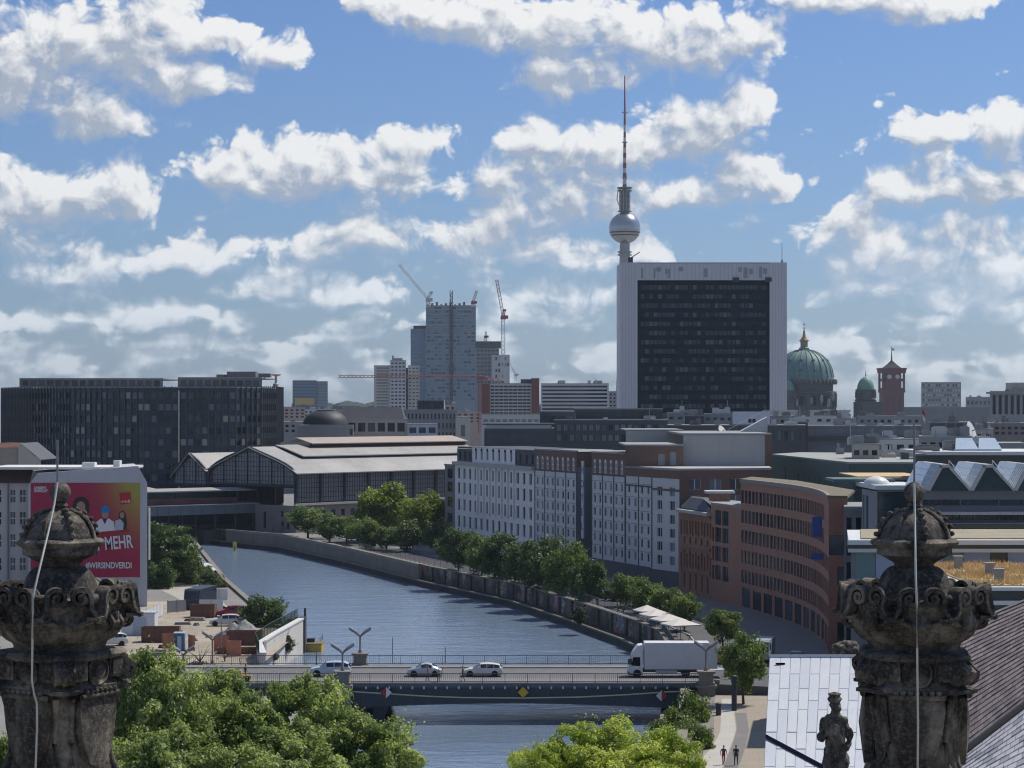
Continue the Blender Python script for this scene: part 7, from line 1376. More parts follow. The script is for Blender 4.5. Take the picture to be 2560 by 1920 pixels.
# white river wall
wa, wb_ = (-31.3, 290.0), (-29.4, 313.0); t_ = thing('river_wall', 'sunlit white river wall with green fence on top beside the bridge', 'wall', (wa[0], 272, 0)); og = (wa[0], 272, 0)
M_wwall = mat('white_river_wall', (.55, .52, .48), .85, .12, .3, streak=.2); ln = [(-29.8, 268.5), (-31.6, 280), (-31.0, 292), (-29.4, 313)]
b = MB()
for a, c in zip(ln, ln[1:]): b.obox((a[0] - og[0], a[1] - og[1]), (c[0] - og[0], c[1] - og[1]), 0, .6, -4.5, 1.7)
b.build('wall', M_wwall, t_)
b = MB()
for a, c in zip(ln, ln[1:]): b.obox((a[0] - og[0], a[1] - og[1]), (c[0] - og[0], c[1] - og[1]), -.12, .7, 1.7, 1.92)
b.build('coping', flat('white_coping', (.6, .6, .58)), t_)
b = MB(); p = Vector(ln[1]).lerp(Vector(ln[2]), .1); b.box(-.05, .25, -1.2, 1.2, -4.5, 1.95); b.build('pilaster', M_conc2, t_, loc=(p.x - og[0] + .05, p.y - og[1], 0))
b = MB(); b.box(-.8, .8, -.9, .9, -4.5, 2.0); b.build('end_block', mat('wall_end_dark', (.10, .105, .11), .9), t_, loc=(wb_[0] - og[0] - .5, wb_[1] - og[1] + .8, 0))
t_ = railing('river_fence', 'dark green mesh fence with ivy above the white river wall', [(p[0] - .8, p[1]) for p in ln], 1.7, 1.5, 2.4, flat('fence_green', (.03, .055, .03), .7), .04, True, cat='fence')
for lab, c, r, h in (('large grey gravel heap next to the rusty skip', gp(530, 1372), 2.6, 2.3), ('small grey gravel heap in front of the parked vehicle', gp(506, 1372), 1.9, 1.9)):
    bm = bmesh.new(); bmesh.ops.create_icosphere(bm, subdivisions=4, radius=1.0)
    for v in bm.verts:
        x, y, z = v.co; rr_ = math.hypot(x, y); n_ = mnoise.noise(Vector((x * 2.2, y * 2.2, r * 3))) * .18 + mnoise.noise(Vector((x * 9, y * 9, r))) * .04
        v.co = (x * r, y * r * .8, max(0, (1 - rr_) * h * (1 + n_) + n_ * .6 * h * .5) if z > 0 else -.1)
    me = bpy.data.meshes.new('gravel_heap'); bm.to_mesh(me); bm.free(); me.materials.append(mat('gravel', (.33, .32, .30), .95, .25, 1.5, fine=.3, bump=1.0, bsc=9)); o = tag(put('gravel_heap', me, None, c), lab, 'gravel heap'); o['group'] = 'gravel heaps'
M_rust = mat('rusty_steel', (.155, .08, .06), .85, .4, .6, fine=.3); M_orange = mat('orange_panel', (.48, .20, .12), .7, .25, .8, fine=.2)
def skip(label, px, py, L, h, w=2.3, rz=0.0, m=None):
    x, y, z = gp(px, py); t = thing('skip_container', label, 'container', (x, y, .01), rz, 'rusty containers'); m = m or M_rust
    b = MB(); b.box(-L / 2, L / 2, -w / 2, -w / 2 + .08, .15, h); b.build('side_panel', m, t); b = MB(); b.box(-L / 2, L / 2, w / 2 - .08, w / 2, .15, h); b.build('side_panel', m, t)
    for s in (-1, 1): b = MB(); b.box(s * L / 2 - .04, s * L / 2 + .04, -w / 2 + .085, w / 2 - .085, .15, h); b.build('end_panel', m, t)
    b = MB(); b.box(-L / 2, L / 2, -w / 2 + .01, w / 2 - .01, .02, .15); b.build('floor', m, t)
    rm = MB(); rm.box(-.05, .05, -.07, 0, .1, h - .02); rme = rm.mesh('rib', m); n = int(L / .75)
    for k in range(n + 1): put('rib', rme, t, (-L / 2 + .05 + (L - .1) * k / n, -w / 2, 0))
    b = MB(); b.box(-L / 2 - .04, L / 2 + .04, -w / 2 - .09, -w / 2 + .1, h, h + .1); b.build('rim', m, t); return t
skip('long rusty skip in front of the gravel heap', 529, 1392, 4.6, 1.8, rz=.0); skip('rusty red container at the left of the site', 348, 1386, 5.0, 2.0, rz=.05); skip('dark rusty skip at the back of the site behind the white barrier', 440, 1333, 3.6, 1.9, rz=-.05); skip('low flat orange-brown tray with loose boards on top near the river fence', 522, 1411, 6.0, .7, rz=.06)
# rubble and small stuff at the back left
for i, (px, py, w, d_, h, m, lb, nm) in enumerate(((302, 1370, 4.6, 3, 3.0, flat('site_cabin_white', (.60, .63, .66), .5), 'white site cabin partly behind the left finial', 'site_cabin'), (388, 1405, 1.3, 1.2, 2.2, flat('toilet_blue', (.03, .12, .30), .4), 'blue site toilet cubicle with grey roof', 'site_toilet'))):
    x, y, z = gp(px, py); t = thing(nm, lb, 'cabin', (x, y, .012)); b = MB(); b.box(-w / 2, w / 2, -d_ / 2, d_ / 2, 0, h); b.build('body', m, t); b = MB(); b.box(-w / 2 - .06, w / 2 + .06, -d_ / 2 - .06, d_ / 2 + .06, h, h + .16); b.build('roof', flat('cabin_roof_grey', (.40, .45, .48)), t)
    b = MB(); b.box(-w * .15, w * .25, -d_ / 2 - .03, -d_ / 2 + .01, .1, h * .85); b.build('door', flat('cabin_door', (.38, .45, .52)), t); b = MB(); b.box(-w * .45, -w * .22, -d_ / 2 - .03, -d_ / 2 + .01, h * .45, h * .8); b.build('window', GL_M, t)
for i, (px, py, rz) in enumerate(((414, 1405, -1.0), (367, 1402, .1), (478, 1408, .3), (505, 1418, -.2))):
    x, y, z = gp(px, py); b = MB(); b.box(-.9, .9, -.04, .04, .05, 2.0); b.box(-.95, -.87, -.06, .06, 0, 2.05); b.box(.87, .95, -.06, .06, 0, 2.05); b.box(-.9, .9, -.06, .06, .95, 1.05); tag(b.build('barrier_panel', M_orange, None, loc=(x, y, .012), rz=rz), ('orange barrier panel right of the blue toilet', 'orange barrier panel left of the blue toilet', 'orange barrier panel beside the flat tray', 'orange barrier panel right of the flat tray')[i], 'barrier', 'orange barrier panels')
for i, (p0, p1) in enumerate((((430, 1322), (482, 1322)), ((302, 1352), (352, 1330)), ((362, 1325), (402, 1322)), ((455, 1296), (492, 1298)))):
    a, c = gp(*p0), gp(*p1); t = thing('site_hoarding', ('long white hoarding behind the rusty skip', 'slanting white hoarding at the left of the site', 'grey hoarding with small notices at the back left of the site', 'pale hoarding beside the coach')[i], 'fence', (a[0], a[1], 0.012), 0, 'site hoardings'); L = dist(a, c); n = max(2, int(L / 2)); rz = math.atan2(c[1] - a[1], c[0] - a[0])
    pm = MB(); pm.box(.02, L / n - .02, -.03, .03, .1, 1.9); pme = pm.mesh('hoarding_panel', flat('hoarding_white', (.58, .60, .62)) if i != 2 else c_grey); fm = MB(); fm.box(-.04, .04, -.05, .05, 0, 2.0); fme = fm.mesh('post', M_gird)
    for k in range(n): o = off((0, 0), (c[0] - a[0], c[1] - a[1]), L * k / n, 0); put('hoarding_panel', pme, t, (o[0], o[1], 0), rz); put('post', fme, t, (o[0], o[1], 0), rz)
rr = random.Random(8); SP = {}
def site_place(px, py):
    ref = min(((348, 1386, 'by the rusty red container'), (388, 1405, 'by the blue toilet'), (440, 1333, 'by the dark rusty skip'), (487, 1352, 'by the open-backed vehicle'), (522, 1411, 'by the flat tray'), (430, 1375, 'in the middle of the site'), (478, 1440, 'by the slim rusty pole')), key=lambda r: math.hypot(px - r[0], (py - r[1]) * 2))
    k = SP.setdefault(ref[2], []); k.append(px); dx_, dy_ = px - ref[0], py - ref[1]
    return ref[2] + (', on its left' if dx_ < -10 else ', on its right' if dx_ > 10 else '') + (' and nearer' if dy_ > 6 else ' and farther' if dy_ < -6 else '') + ((', first' , ', second', ', third', ', fourth', ', fifth', ', sixth')[len(k) - 1])
for i in range(16):
    px, py = rr.uniform(330, 520), rr.uniform(1335, 1420); x, y, z = gp(px, py); m = rr.choice([M_rust, c_grey, c_tan, M_gird, MATS['construction_soil']]); L = rr.uniform(.6, 2.6)
    b = MB(); b.box(-L / 2, L / 2, -.3, .3, 0, .18); b.box(-L / 2 + .1, L / 2 - .2, -.22, .34, .18, rr.uniform(.3, .7)); o = b.build('building_material', m, None, loc=(x, y, .013), rz=rr.uniform(-.6, .6)); tag(o, 'low pile of building material on the site, number to be told by place', 'material pile', 'material piles on the site'); o['label'] = '%s material pile %s' % ({M_rust: 'rusty steel', c_grey: 'grey', c_tan: 'tan', M_gird: 'dark grey', MATS['construction_soil']: 'earth-coloured'}[m], site_place(px, py))
b = MB(); tag(MB().tube([(0, 0, 0), (0, 0, 3.2)], .16, 8).build('mooring_post', M_dark, loc=(X(659, 314), 314, 0.0)), 'black mooring post at the far end of the white river wall', 'post')
# yellow barge
x, y, z = gp(674, 1405, -3); t_ = thing('work_barge', 'small yellow work barge moored at the tip of the spit', 'boat', (x, y, -3.05)); MY = mat('barge_yellow', (.46, .31, .06), .6, .2, .8); b = MB(); b.prism([(-1.5, -2), (1.5, -2), (1.5, 2.4), (-1.5, 2.4)], 0, 1.1); b.build('hull', MY, t_); b = MB(); b.prism([(-1.6, -2.1), (1.6, -2.1), (1.6, 2.5), (-1.6, 2.5)], 1.1, 1.25); b.build('deck', flat('barge_deck', (.22, .18, .12)), t_)
b = MB(); [b.tube([(sx * 1.3, sy, 1.25), (sx * 1.3, sy, 2.2)], .04, 5) for sx in (-1, 1) for sy in (-1.8, 0, 2.2)]; [b.tube([(sx * 1.3, -1.8, 2.2), (sx * 1.3, 2.2, 2.2)], .04, 5) for sx in (-1, 1)]; b.build('guard_rail', M_gird, t_); b = MB(); b.box(-.7, .4, -.6, .6, 1.25, 1.8); b.build('engine_box', M_dark, t_)
# white excursion boat at the left quay
x, y, z = gp(455, 1262, -3); t_ = thing('excursion_boat', 'white excursion boat with flat awning roofs moored at the left bank', 'boat', (x - 1.5, y, -3.05), R(14)); MBW = flat('boat_white', (.62, .63, .62), .4)
b = MB(); b.prism([(-1.9, -10), (1.9, -10), (2.1, 6), (1.2, 10), (0, 11.5), (-1.2, 10), (-2.1, 6)], 0, 1.1); b.build('hull', MBW, t_); b = MB(); b.box(-1.7, 1.7, -8, 5, 1.1, 2.6); b.build('cabin', GL_D, t_)
for y0, y1, zz in ((-9, -2, 3.3), (-1.2, 6, 3.6)): b = MB(); b.prism([(-2.0, y0), (2.0, y0), (2.0, y1), (-2.0, y1)], zz, zz + .22, [(-1.7, y0 + .2), (1.7, y0 + .2), (1.7, y1 - .2), (-1.7, y1 - .2)]); b.build('awning_roof', MBW, t_); [MB().tube([(sx * 1.8, q, 1.1), (sx * 1.8, q, zz)], .05, 5).build('awning_post', M_gird, t_) for sx in (-1, 1) for q in (y0 + .4, y1 - .4)]
b = MB(); b.box(-1.75, 1.75, 6.2, 8.4, 1.1, 2.2); b.build('wheelhouse', MBW, t_)
# yellow channel post
x, y, z = gp(507, 1190, -3); t_ = thing('channel_marker', 'yellow square channel marker at the far quay wall', 'sign', (x, y, -3)); b = MB(); b.box(-.08, .08, -.08, .08, -1, 1.2); b.build('post', M_dark, t_); b = MB(); b.box(-.45, .45, -.06, .06, .3, 2.2); b.build('board', flat('marker_yellow', (.6, .48, .08)), t_)
# cafe terrace with white umbrellas
M_umb = flat('umbrella_canvas', (.60, .57, .52), .8)
def umbrella(label, px, py, r=2.0, h=2.7):
    x, y, z = gp(px, py); t = thing('terrace_umbrella', label, 'umbrella', (x, y, .02), R(20), 'white terrace umbrellas'); b = MB(); b.lathe([(r * 1.41, h - .62), (r * 1.41, h - .45), (r * .3, h + .15), (.05, h + .3)], 4, a0=R(45)); b.build('canopy', M_umb, t); b = MB(); b.tube([(0, 0, 0), (0, 0, h + .3)], .04, 6); b.build('pole', M_dark, t); b = MB(); b.box(-.35, .35, -.35, .35, 0, .12); b.build('base', c_grey, t)
    tb = MB(); tb.lathe([(.45, .72), (.45, .76)], 12); tb.tube([(0, 0, 0), (0, 0, .72)], .05, 6); b2 = tag(tb.build('cafe_table', M_dark, None, loc=(x + 1.1, y - .8, .02)), 'small dark table under the %s' % label, 'table', 'terrace tables')
for i, (px, py, r) in enumerate(((1398, 1352, 1.6), (1420, 1362, 2.0), (1444, 1373, 2.0), (1470, 1384, 2.1))): umbrella('white terrace umbrella, %s of four by the quay' % ('farthest', 'second farthest', 'second nearest', 'nearest')[i], px, py, r)
# quay lamps and bollards on the promenade
for i, (px, py, h) in enumerate(((1549, 1500, 1.6), (1552, 1545, 1.2), (1586, 1535, 3.6))): x, y, z = gp(px, py); o = MB().lathe([(.28, 0), (.28, h * .8), (.34, h * .85), (.34, h), (.1, h + .1)], 12).build('bollard', (M_cor, M_dark, M_dark)[i], None, loc=(x, y, .01)); tag(o, ('short stone bollard with pale top at the promenade entrance', 'dark bollard further along the promenade wall', 'dark litter column beside the street tree trunk')[i], 'bollard')
def bicycle(label, px, py, rz):
    x, y, z = gp(px, py); t = thing('bicycle', label, 'bicycle', (x, y, .012), rz); m = flat('bike_black', (.03, .03, .035), .4)
    for xx in (-.52, .52):
        b = MB(); n = 18; b.tube([(xx + .33 * math.cos(2 * math.pi * k / n), 0, .34 + .33 * math.sin(2 * math.pi * k / n)) for k in range(n + 1)], .022, 5, False); b.build('wheel', m, t)
    b = MB(); [b.tube(p, .02, 5) for p in ([(-.52, 0, .34), (-.1, 0, .34), (.36, 0, .78), (-.18, 0, .82), (-.1, 0, .34)], [(-.52, 0, .34), (-.18, 0, .82)], [(.52, 0, .34), (.36, 0, .9)], [(.36, -.26, .95), (.36, 0, .92), (.36, .26, .95)])]; b.build('frame', m, t); b = MB(); b.box(-.3, -.06, -.07, .07, .88, .94); b.build('saddle', m, t)
bicycle('dark bicycle leaning by the waterside bushes', 1512, 1637, 1.2); bicycle('bicycle parked by the street tree', 1625, 1500, .3)
# orange digger glimpsed at the left edge
x, y, z = gp(8, 1412); t_ = thing('excavator', 'orange excavator arm just visible at the left edge', 'excavator', (x - 1.5, y, .01)); MO = flat('digger_orange', (.55, .25, .08), .5); b = MB(); b.box(-2, .6, -1, 1, .9, 2.4); b.build('body', MO, t_); b = MB(); b.box(-.6, .5, -.9, .2, 2.4, 3.2); b.build('cab', GL_D, t_); b = MB(); b.tube([(.5, 0, 1.8), (1.9, 0, 3.4), (3.0, 0, 1.6), (3.0, 0, .8)], [.22, .22, .16, .3], 6); b.build('boom', MO, t_); [MB().box(-2, .8, s - .3, s + .3, 0, .85).build('track', M_dark, t_) for s in (-.9, .9)]
# ------------------------------------------------------------------ carved stone finials on the near roof edge
def stone_mat():
    m = bpy.data.materials.new('weathered_sandstone'); m.use_nodes = True; q = NT(m.node_tree); bs = q.n['Principled BSDF']; P = q.node('ShaderNodeTexCoord').outputs['Object']
    n1 = q.noise(P, 2.2, 5, .65); n2 = q.noise(q.v('MULTIPLY', P, (5, 5, 1.2)), 1.0, 4, .6); n3 = q.noise(P, 26, 4, .65)
    f = q.m('ADD', q.m('MULTIPLY', n1, .6), q.m('MULTIPLY', n2, .4)); c = q.mix(q.ss(f, .43, .72), (.042, .038, .034, 1), (.31, .28, .225, 1)); c = q.mix(q.m('MULTIPLY', q.ss(n3, .45, .75), .35), c, (.36, .32, .25, 1)); c = q.mix(q.m('MULTIPLY', q.ss(n3, .52, .30), .35), c, (.03, .028, .026, 1))
    q.put(bs.inputs['Base Color'], c); q.put(bs.inputs['Roughness'], .92); q.put(bs.inputs['Specular IOR Level'], .25)
    bn = q.node('ShaderNodeBump', {'Strength': .7, 'Distance': .02, 'Height': q.m('ADD', n3, q.m('MULTIPLY', q.noise(P, 90, 3, .6), .5))}); q.put(bs.inputs['Normal'], bn.outputs[0]); return m
M_ss = stone_mat(); YF = 22.0; uF = K / F * YF
def fz(y): return (1659 - y) * uF                     # height above the bottom of the picture at that distance
def carve(o, amp=.006, sc=9.0):
    me = o.data
    for v in me.vertices:
        n = mnoise.noise(v.co * sc) * amp + mnoise.noise(v.co * sc * 3.1) * amp * .5; d = Vector((v.co.x, v.co.y, 0)); d = d.normalized() if d.length > 1e-4 else Vector((0, 0, 1)); v.co += d * n
    return o
def spin(name, prof, parent, n=64, mod=None, amp=.006):
    """lathe with finely divided profile (rows in picture units) and optional lobes"""
    pr = []
    for (r0, y0), (r1, y1) in zip(prof, prof[1:]):
        k = max(1, int(max(abs(r1 - r0), abs(y1 - y0)) / 4))
        for i in range(k): f = i / k; pr.append((r0 + (r1 - r0) * f, y0 + (y1 - y0) * f))
    pr.append(prof[-1]); b = MB(); rings = []
    for (r, y) in pr:
        rings.append(len(b.v))
        for j in range(n):
            a = 2 * math.pi * j / n; rr_ = r * uF * (mod(a, y) if mod else 1.0); b.v.append((rr_ * math.cos(a), rr_ * math.sin(a), fz(y)))
    for a, c in zip(rings, rings[1:]):
        for j in range(n): b.f.append((c + j, c + (j + 1) % n, a + (j + 1) % n, a + j)); b.mi.append(0)
    b.f.append(tuple(rings[0] + j for j in range(n))); b.f.append(tuple(rings[-1] + j for j in reversed(range(n)))); b.mi += [0, 0]
    return autosmooth(carve(b.build(name, M_ss, parent), amp), 50)
def scroll_pts(c, e1, e2, r, turns=1.6, tail=None, n=26, hand=1):
    pts = []
    for k in range(n): f = k / (n - 1); a = hand * 2 * math.pi * turns * f; q = r * (1 - .86 * f); pts.append(c + e1 * (q * math.cos(a)) + e2 * (q * math.sin(a)))
    return (list(tail) if tail else []) + pts
def ribbon(pts, axis, hw, th):
    """flat carved band following pts, hw half width along axis, th half thickness"""
    b = MB(); rings = []; axis = axis.normalized(); n = len(pts)
    for i, p in enumerate(pts):
        d = (pts[min(i + 1, n - 1)] - pts[max(i - 1, 0)]).normalized(); nn = d.cross(axis).normalized(); f = 1 - .25 * i / n
        rings.append(len(b.v))
        for s, q in ((-1, -1), (-.75, -1.0), (.75, -1.0), (1, -1), (1, 1), (.6, 1.0), (.45, .45), (-.45, .45), (-.6, 1.0), (-1, 1)): b.v.append(tuple(p + axis * (s * hw * f) + nn * (q * th * f)))
    for a, c in zip(rings, rings[1:]):
        for j in range(10): b.f.append((a + j, a + (j + 1) % 10, c + (j + 1) % 10, c + j)); b.mi.append(0)
    b.f.append(tuple(rings[0] + j for j in reversed(range(10)))); b.f.append(tuple(rings[-1] + j for j in range(10))); b.mi += [0, 0]
    return b
def finial(label, cx, rot, cable):
    t = thing('stone_finial', label, 'finial', (X(cx, YF), YF, Z(1659, YF)), 0, 'carved stone finials')
    lob = lambda n, d: (lambda a, y: 1 + d * math.cos(n * (a + rot)))
    b = MB(); b.ball((0, 0, fz(1064)), 23 * uF, 24); autosmooth(carve(b.build('ball', M_ss, t), .004), 60)
    spin('neck', [(9, 1084), (15, 1088), (17, 1093), (12, 1097), (12, 1101), (20, 1104)], t, 32, None, .003)
    spin('cupola', [(16, 1100), (30, 1104), (48, 1113), (62, 1126), (72, 1142), (77, 1158), (78, 1164)], t, 64)
    for k in range(8):      # ribs with a row of knobs
        a = 2 * math.pi * k / 8 + rot; arc = [(22, 1101), (36, 1105), (52, 1113), (66, 1126), (75, 1142), (79, 1160)]; ca, sa = math.cos(a), math.sin(a)
        b = MB(); b.tube([(r * uF * ca, r * uF * sa, fz(y)) for r, y in arc], [.022] * 6, 6); autosmooth(b.build('rib', M_ss, t), 60)
        if k % 2 == 0:
            for r, y in ((38, 1102), (54, 1109), (69, 1122), (79, 1137), (84, 1153)): b = MB(); b.ball((r * uF * ca, r * uF * sa, fz(y)), .030, 8, (1, 1, .9)); carve(b.build('knob', M_ss, t, smooth=True), .004, 30)
    spin('rim', [(76, 1161), (90, 1164), (95, 1169), (94, 1174), (86, 1179), (80, 1183), (80, 1197), (72, 1199), (62, 1205), (48, 1213), (42, 1218), (42, 1224)], t, 80)
    spin('cushion', [(42, 1222), (52, 1225), (64, 1234), (71, 1247), (76, 1262), (80, 1276), (84, 1290)], t, 64, lob(8, .02))
    spin('bowl', [(70, 1284), (118, 1286), (140, 1290), (146, 1300), (140, 1318), (134, 1330), (138, 1338), (138, 1350), (128, 1356), (124, 1366), (112, 1378), (98, 1386), (94, 1396), (100, 1402)], t, 96, lob(8, .03))
    Ez = Vector((0, 0, 1))
    for k in range(8):
        a = 2 * math.pi * (k + .5) / 8 + rot + math.pi / 16; rad = Vector((math.cos(a), math.sin(a), 0)); tan = Vector((-math.sin(a), math.cos(a), 0)); r0 = 140 * uF
        for s in (-1, 1):        # paired scrolls on the rim, with a strap running down
            c = rad * (r0 + .015) + tan * (s * 24 * uF) + Ez * fz(1281); tail = [rad * (r0 + .03) + tan * (s * 78 * uF) + Ez * fz(1326), rad * (r0 + .035) + tan * (s * 58 * uF) + Ez * fz(1322), rad * (r0 + .03) + tan * (s * 47 * uF) + Ez * fz(1304)]
            p = scroll_pts(c, tan * s, Ez, 22 * uF, 1.5, tail, hand=1, n=34); autosmooth(carve(ribbon(p, rad, .075, .020).build('scroll', M_ss, t), .002, 20), 35)
            b = MB(); b.ball(c, .030, 8); carve(b.build('scroll_eye', M_ss, t, smooth=True), .004, 30)
        b = MB(); a2 = a + math.pi / 8; rd2 = Vector((math.cos(a2), math.sin(a2), 0)); tn2 = Vector((-math.sin(a2), math.cos(a2), 0)); c = rd2 * (r0 * 1.0)
        b.tube([c + tn2 * (-40 * uF) + Ez * fz(1287), c + tn2 * (-20 * uF) + rd2 * .01 + Ez * fz(1285), c + tn2 * (20 * uF) + rd2 * .01 + Ez * fz(1285), c + tn2 * (40 * uF) + Ez * fz(1287)], .055, 10); autosmooth(carve(b.build('rim_roll', M_ss, t), .005, 18), 60)
        # leaf tongues under the scrolls and outward curls lower down
        b = MB(); c = rad * (r0 * .99); b.ball(c + Ez * fz(1322), .07, 10, (1, 1, 1.5)); carve(b.build('leaf_boss', M_ss, t, smooth=True), .008, 22)
        c = rad * (135 * uF) + Ez * fz(1338); tail = [rad * (122 * uF) + Ez * fz(1308), rad * (139 * uF) + Ez * fz(1316)]; p = scroll_pts(c, rad, Ez, 17 * uF, 1.3, tail, hand=-1, n=30); autosmooth(carve(ribbon(p, tan, .085, .022).build('outer_curl', M_ss, t), .002, 20), 35)
        p = [rad * (137 * uF) + tan * (sx * 52 * uF) * 1.0 + Ez * fz(1330 + 16 * (1 - abs(sx))) for sx in [i / 6 - 1 for i in range(13)]]; b = MB(); b.tube(p, .028, 7); autosmooth(carve(b.build('garland', M_ss, t), .008, 26), 60)
    sqm = lambda a, y: 1 / (abs(math.cos(a + rot)) ** 5 + abs(math.sin(a + rot)) ** 5) ** .2
    spin('capital', [(92, 1398), (128, 1402), (136, 1410), (128, 1418), (112, 1424), (112, 1462), (118, 1468), (128, 1474), (128, 1484), (114, 1490)], t, 96, lambda a, y: .86 * sqm(a, y))
    spin('shaft', [(104, 1486), (108, 1500), (106, 1540), (102, 1590), (104, 1630), (112, 1665), (128, 1700), (150, 1760)], t, 96, lambda a, y: .87 * sqm(a, y))
    for k in range(4):
        a = 2 * math.pi * k / 4 - rot + math.pi / 4; rad = Vector((math.cos(a), math.sin(a), 0)); tan = Vector((-math.sin(a), math.cos(a), 0))
        c = rad * (132 * uF) + Ez * fz(1440)                 # corner volutes
        for s in (-1, 1): p = scroll_pts(c + tan * s * .05, rad, Ez, 27 * uF, 1.4, [rad * (95 * uF) + tan * s * .05 + Ez * fz(1410), rad * (120 * uF) + tan * s * .05 + Ez * fz(1412)], hand=-1); autosmooth(carve(ribbon(p, tan, .055, .026).build('corner_volute', M_ss, t), .002, 16), 35)
        b = MB(); b.tube([c - tan * .10, c + tan * .10], .085, 12); autosmooth(carve(b.build('volute_roll', M_ss, t), .006, 18), 60)
        b = MB(); b.prism([tuple((rad * (92 * uF) + tan * (s * 34 * uF)))[:2] for s in (-1, 1)] + [tuple((rad * (150 * uF) + tan * (s * 30 * uF)))[:2] for s in (1, -1)], fz(1484), fz(1476)); carve(b.build('corner_block', M_ss, t), .004)
        rbp = [rad * (118 * uF) + Ez * fz(1495), rad * (106 * uF) + Ez * fz(1540), rad * (100 * uF) + Ez * fz(1590), rad * (108 * uF) + Ez * fz(1640), rad * (130 * uF) + Ez * fz(1690)]
        for s in (-1, 1): b = MB(); b.tube([p + tan * (s * .075) for p in rbp], .035, 7); autosmooth(b.build('corner_rib', M_ss, t), 60)
        a = 2 * math.pi * k / 4 - rot; rad = Vector((math.cos(a), math.sin(a), 0)); tan = Vector((-math.sin(a), math.cos(a), 0))
        # round boss with sunk ring, side panels, tongue-shaped shield
        o = MB().lathe([(.145, 0), (.15, .05), (.125, .065), (.105, .035), (.085, .035), (.07, .075), (.02, .09)], 28).build('boss', M_ss, t); o.rotation_euler = rad.to_track_quat('Z', 'Y').to_euler(); o.location = rad * (97 * uF) + Ez * fz(1443); autosmooth(o, 50)
        for s in (-1, 1): b = MB(); b.box(-.14, .14, -.03, .05, -.10, .10); b.box(-.11, .11, .05, .07, -.07, .07); o = b.build('panel', M_ss, t); o.rotation_euler = (0, 0, a - math.pi / 2); o.location = rad * (97 * uF) + tan * (s * 66 * uF) + Ez * fz(1438)
        sh = MB(); pts = [(-62, 1500), (-66, 1520), (-58, 1570), (-46, 1610), (-30, 1638), (0, 1650), (30, 1638), (46, 1610), (58, 1570), (66, 1520), (62, 1500), (36, 1492), (0, 1490), (-36, 1492)]
        fr_ = [rad * (108 * uF) + tan * (px * uF * .9) + Ez * fz(y) for px, y in pts]; bkp = [p - rad * .08 for p in fr_]; cen = rad * (119 * uF) + Ez * fz(1560); n = len(fr_)
        for i in range(n): sh.quad(cen, fr_[i], fr_[(i + 1) % n]); sh.quad(fr_[i], bkp[i], bkp[(i + 1) % n], fr_[(i + 1) % n])
        autosmooth(sh.build('shield', M_ss, t), 40)
        b = MB(); b.tube([rad * (112 * uF) + tan * (s * 60 * uF) + Ez * fz(1493) for s in (-1, -.5, 0, .5, 1)], .028, 8); autosmooth(b.build('fillet', M_ss, t), 60)
        for k2 in range(7): b = MB(); b.ball(rad * (112 * uF) + tan * ((k2 - 3) * 15 * uF) + Ez * fz(1483), .035, 8, (1, 1, .8)); carve(b.build('bead', M_ss, t, smooth=True), .005, 30)
    # lightning rod and cable
    MC = mat('aluminium_cable', (.55, .54, .48), .45, .08, 3, .3); b = MB(); x0 = cable[0][0]; b.tube([((x0 - cx) * uF, 0, fz(1046)), ((x0 - cx) * uF, 0, fz(915 if cx > 1000 else 950))], .011, 6); b.build('lightning_rod', mat('rod_grey', (.22, .22, .23), .5, .05, 1, .4), t)
    prof_r = lambda y: float(np.interp(y, [1044, 1090, 1165, 1270, 1400, 1500, 1680], [26, 45, 100, 170, 170, 145, 140]))
    b = MB(); cab_ = [(px, y, YF - prof_r(y) * uF * 1.03 - .02) for px, y in cable]; b.tube([(X(px, d) - X(cx, YF), d - YF, Z(y, d) - Z(1659, YF)) for px, y, d in cab_], .011, 7); autosmooth(b.build('cable', MC, t), 60)
    return t
finial('carved stone finial with ball top at the right, cable hanging straight down', 1975, .12, [(1975, 1044), (1976, 1100), (1977, 1165), (1978, 1240), (1980, 1300), (1981, 1400), (1982, 1480), (1983, 1560), (1982, 1680)])
finial('carved stone finial with ball top at the left, cable slanting across it', 130, .52, [(124, 1042), (117, 1090), (104, 1150), (92, 1200), (80, 1250), (71, 1290), (70, 1380), (69, 1470), (74, 1500), (80, 1520), (80, 1580), (76, 1680)])
b = MB(); b.box(-14, 14, 18, 22.6, 0, 27.3); struct('parliament_roof', b, mat('parliament_stone', (.30, .27, .22), .9))
# small statue beside the right finial
YQ = 38.0; uq = K / F * YQ; t_ = thing('stone_statue', 'small draped stone figure standing left of the right finial', 'statue', (X(1803, YQ), YQ, Z(1790, YQ)))
VV = {'base': (0, 0, 1760), 'hip': (2, 0, 1640), 'chest': (0, 0, 1568), 'neck': (-1, 0, 1545), 'head': (0, 0, 1524), 'crown': (0, 0, 1510), 'shL': (-24, 0, 1556), 'elL': (-32, -8, 1595), 'haL': (-6, -18, 1575), 'shR': (22, 0, 1558), 'elR': (32, -4, 1592), 'haR': (22, -14, 1622), 'kneeL': (-20, -8, 1700), 'footL': (-22, -6, 1780), 'dr': (26, 0, 1690), 'dr2': (30, 0, 1780)}
RQ = {'base': 26, 'hip': 25, 'chest': 22, 'neck': 8, 'head': 13, 'crown': 9, 'shL': 11, 'elL': 9, 'haL': 7, 'shR': 11, 'elR': 9, 'haR': 8, 'kneeL': 15, 'footL': 14, 'dr': 14, 'dr2': 18}
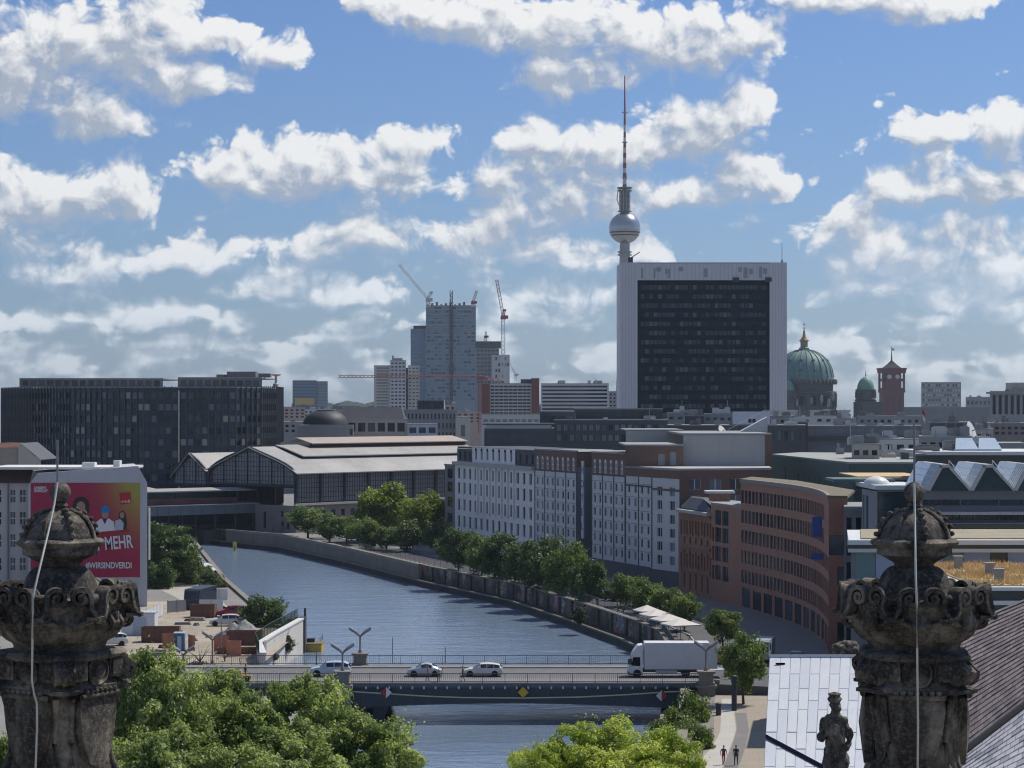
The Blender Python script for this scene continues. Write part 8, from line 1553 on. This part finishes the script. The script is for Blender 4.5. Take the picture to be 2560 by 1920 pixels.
EQ = [('base', 'hip'), ('hip', 'chest'), ('chest', 'neck'), ('neck', 'head'), ('head', 'crown'), ('chest', 'shL'), ('shL', 'elL'), ('elL', 'haL'), ('chest', 'shR'), ('shR', 'elR'), ('elR', 'haR'), ('hip', 'kneeL'), ('kneeL', 'footL'), ('hip', 'dr'), ('dr', 'dr2')]
nm = list(VV); me = bpy.data.meshes.new('body'); me.from_pydata([(VV[k][0] * uq, VV[k][1] * uq, (1790 - VV[k][2]) * uq) for k in nm], [(nm.index(a), nm.index(c)) for a, c in EQ], []); me.materials.append(M_ss); o = put('body', me, t_); sk = o.modifiers.new('skin', 'SKIN')
for i, k in enumerate(nm): me.skin_vertices[0].data[i].radius = (RQ[k] * uq * 1.22, RQ[k] * uq * .95); me.skin_vertices[0].data[i].use_root = k == 'hip'
sk.use_smooth_shade = True; ss_ = o.modifiers.new('sub', 'SUBSURF'); ss_.levels = 3; ss_.render_levels = 3; tx_ = bpy.data.textures.new('stone_folds', 'CLOUDS'); tx_.noise_scale = .16; dm_ = o.modifiers.new('folds', 'DISPLACE'); dm_.texture = tx_; dm_.strength = .16; dm_.mid_level = .5
b = MB(); b.lathe([(.10, 0), (.13, .05), (.09, .1), (.12, .14), (.02, .17)], 10); b.build('crown', M_ss, t_, loc=(0, 0, (1790 - 1516) * uq)); b = MB(); b.box(-.09, .09, -.1, .08, -.09, .09); o = b.build('held_block', M_ss, t_, loc=(-8 * uq, -20 * uq, (1790 - 1572) * uq)); o.rotation_euler = (0, .2, .3)
b = MB(); b.box(-.32, .32, -.3, .3, -30 + 23, .02); b.build('pedestal', M_ss, t_)
# carved stone cap behind the white roof
YC = 196.0; t_ = thing('stone_ornament', 'rough carved stone cap rising behind the upper edge of the white roof', 'stone ornament', (X(1830, YC), YC, 0)); bm = bmesh.new(); bmesh.ops.create_icosphere(bm, subdivisions=4, radius=1.0)
for v in bm.verts: n_ = 1 + .3 * mnoise.noise(v.co * 1.6) + .12 * mnoise.noise(v.co * 5); v.co = (v.co.x * 1.25 * n_, v.co.y * 1.0 * n_, v.co.z * .75 * n_)
me = bpy.data.meshes.new('cap'); bm.to_mesh(me); bm.free(); me.materials.append(M_ss); o = put('cap', me, t_, (0, 0, Z(1402, YC))); o.data.polygons.foreach_set('use_smooth', [True] * len(o.data.polygons)); b = MB(); b.box(-.8, .8, -.7, .7, 0, Z(1406, YC)); b.build('pillar', M_ss, t_)
# ------------------------------------------------------------------ summer haze
hz_m = bpy.data.materials.new('summer_haze'); hz_m.use_nodes = True; q = NT(hz_m.node_tree); q.n.clear()
pv = q.node('ShaderNodeVolumePrincipled', {'Color': (.68, .84, 1.0, 1), 'Density': .00005, 'Anisotropy': .3}); om = q.node('ShaderNodeOutputMaterial'); q.l.new(pv.outputs[0], om.inputs['Volume'])
b = MB(); b.box(-9100, 9100, -260, 14100, -6.5, 392); o = tag(b.build('haze', hz_m), kind='stuff'); o.display_type = 'WIRE'
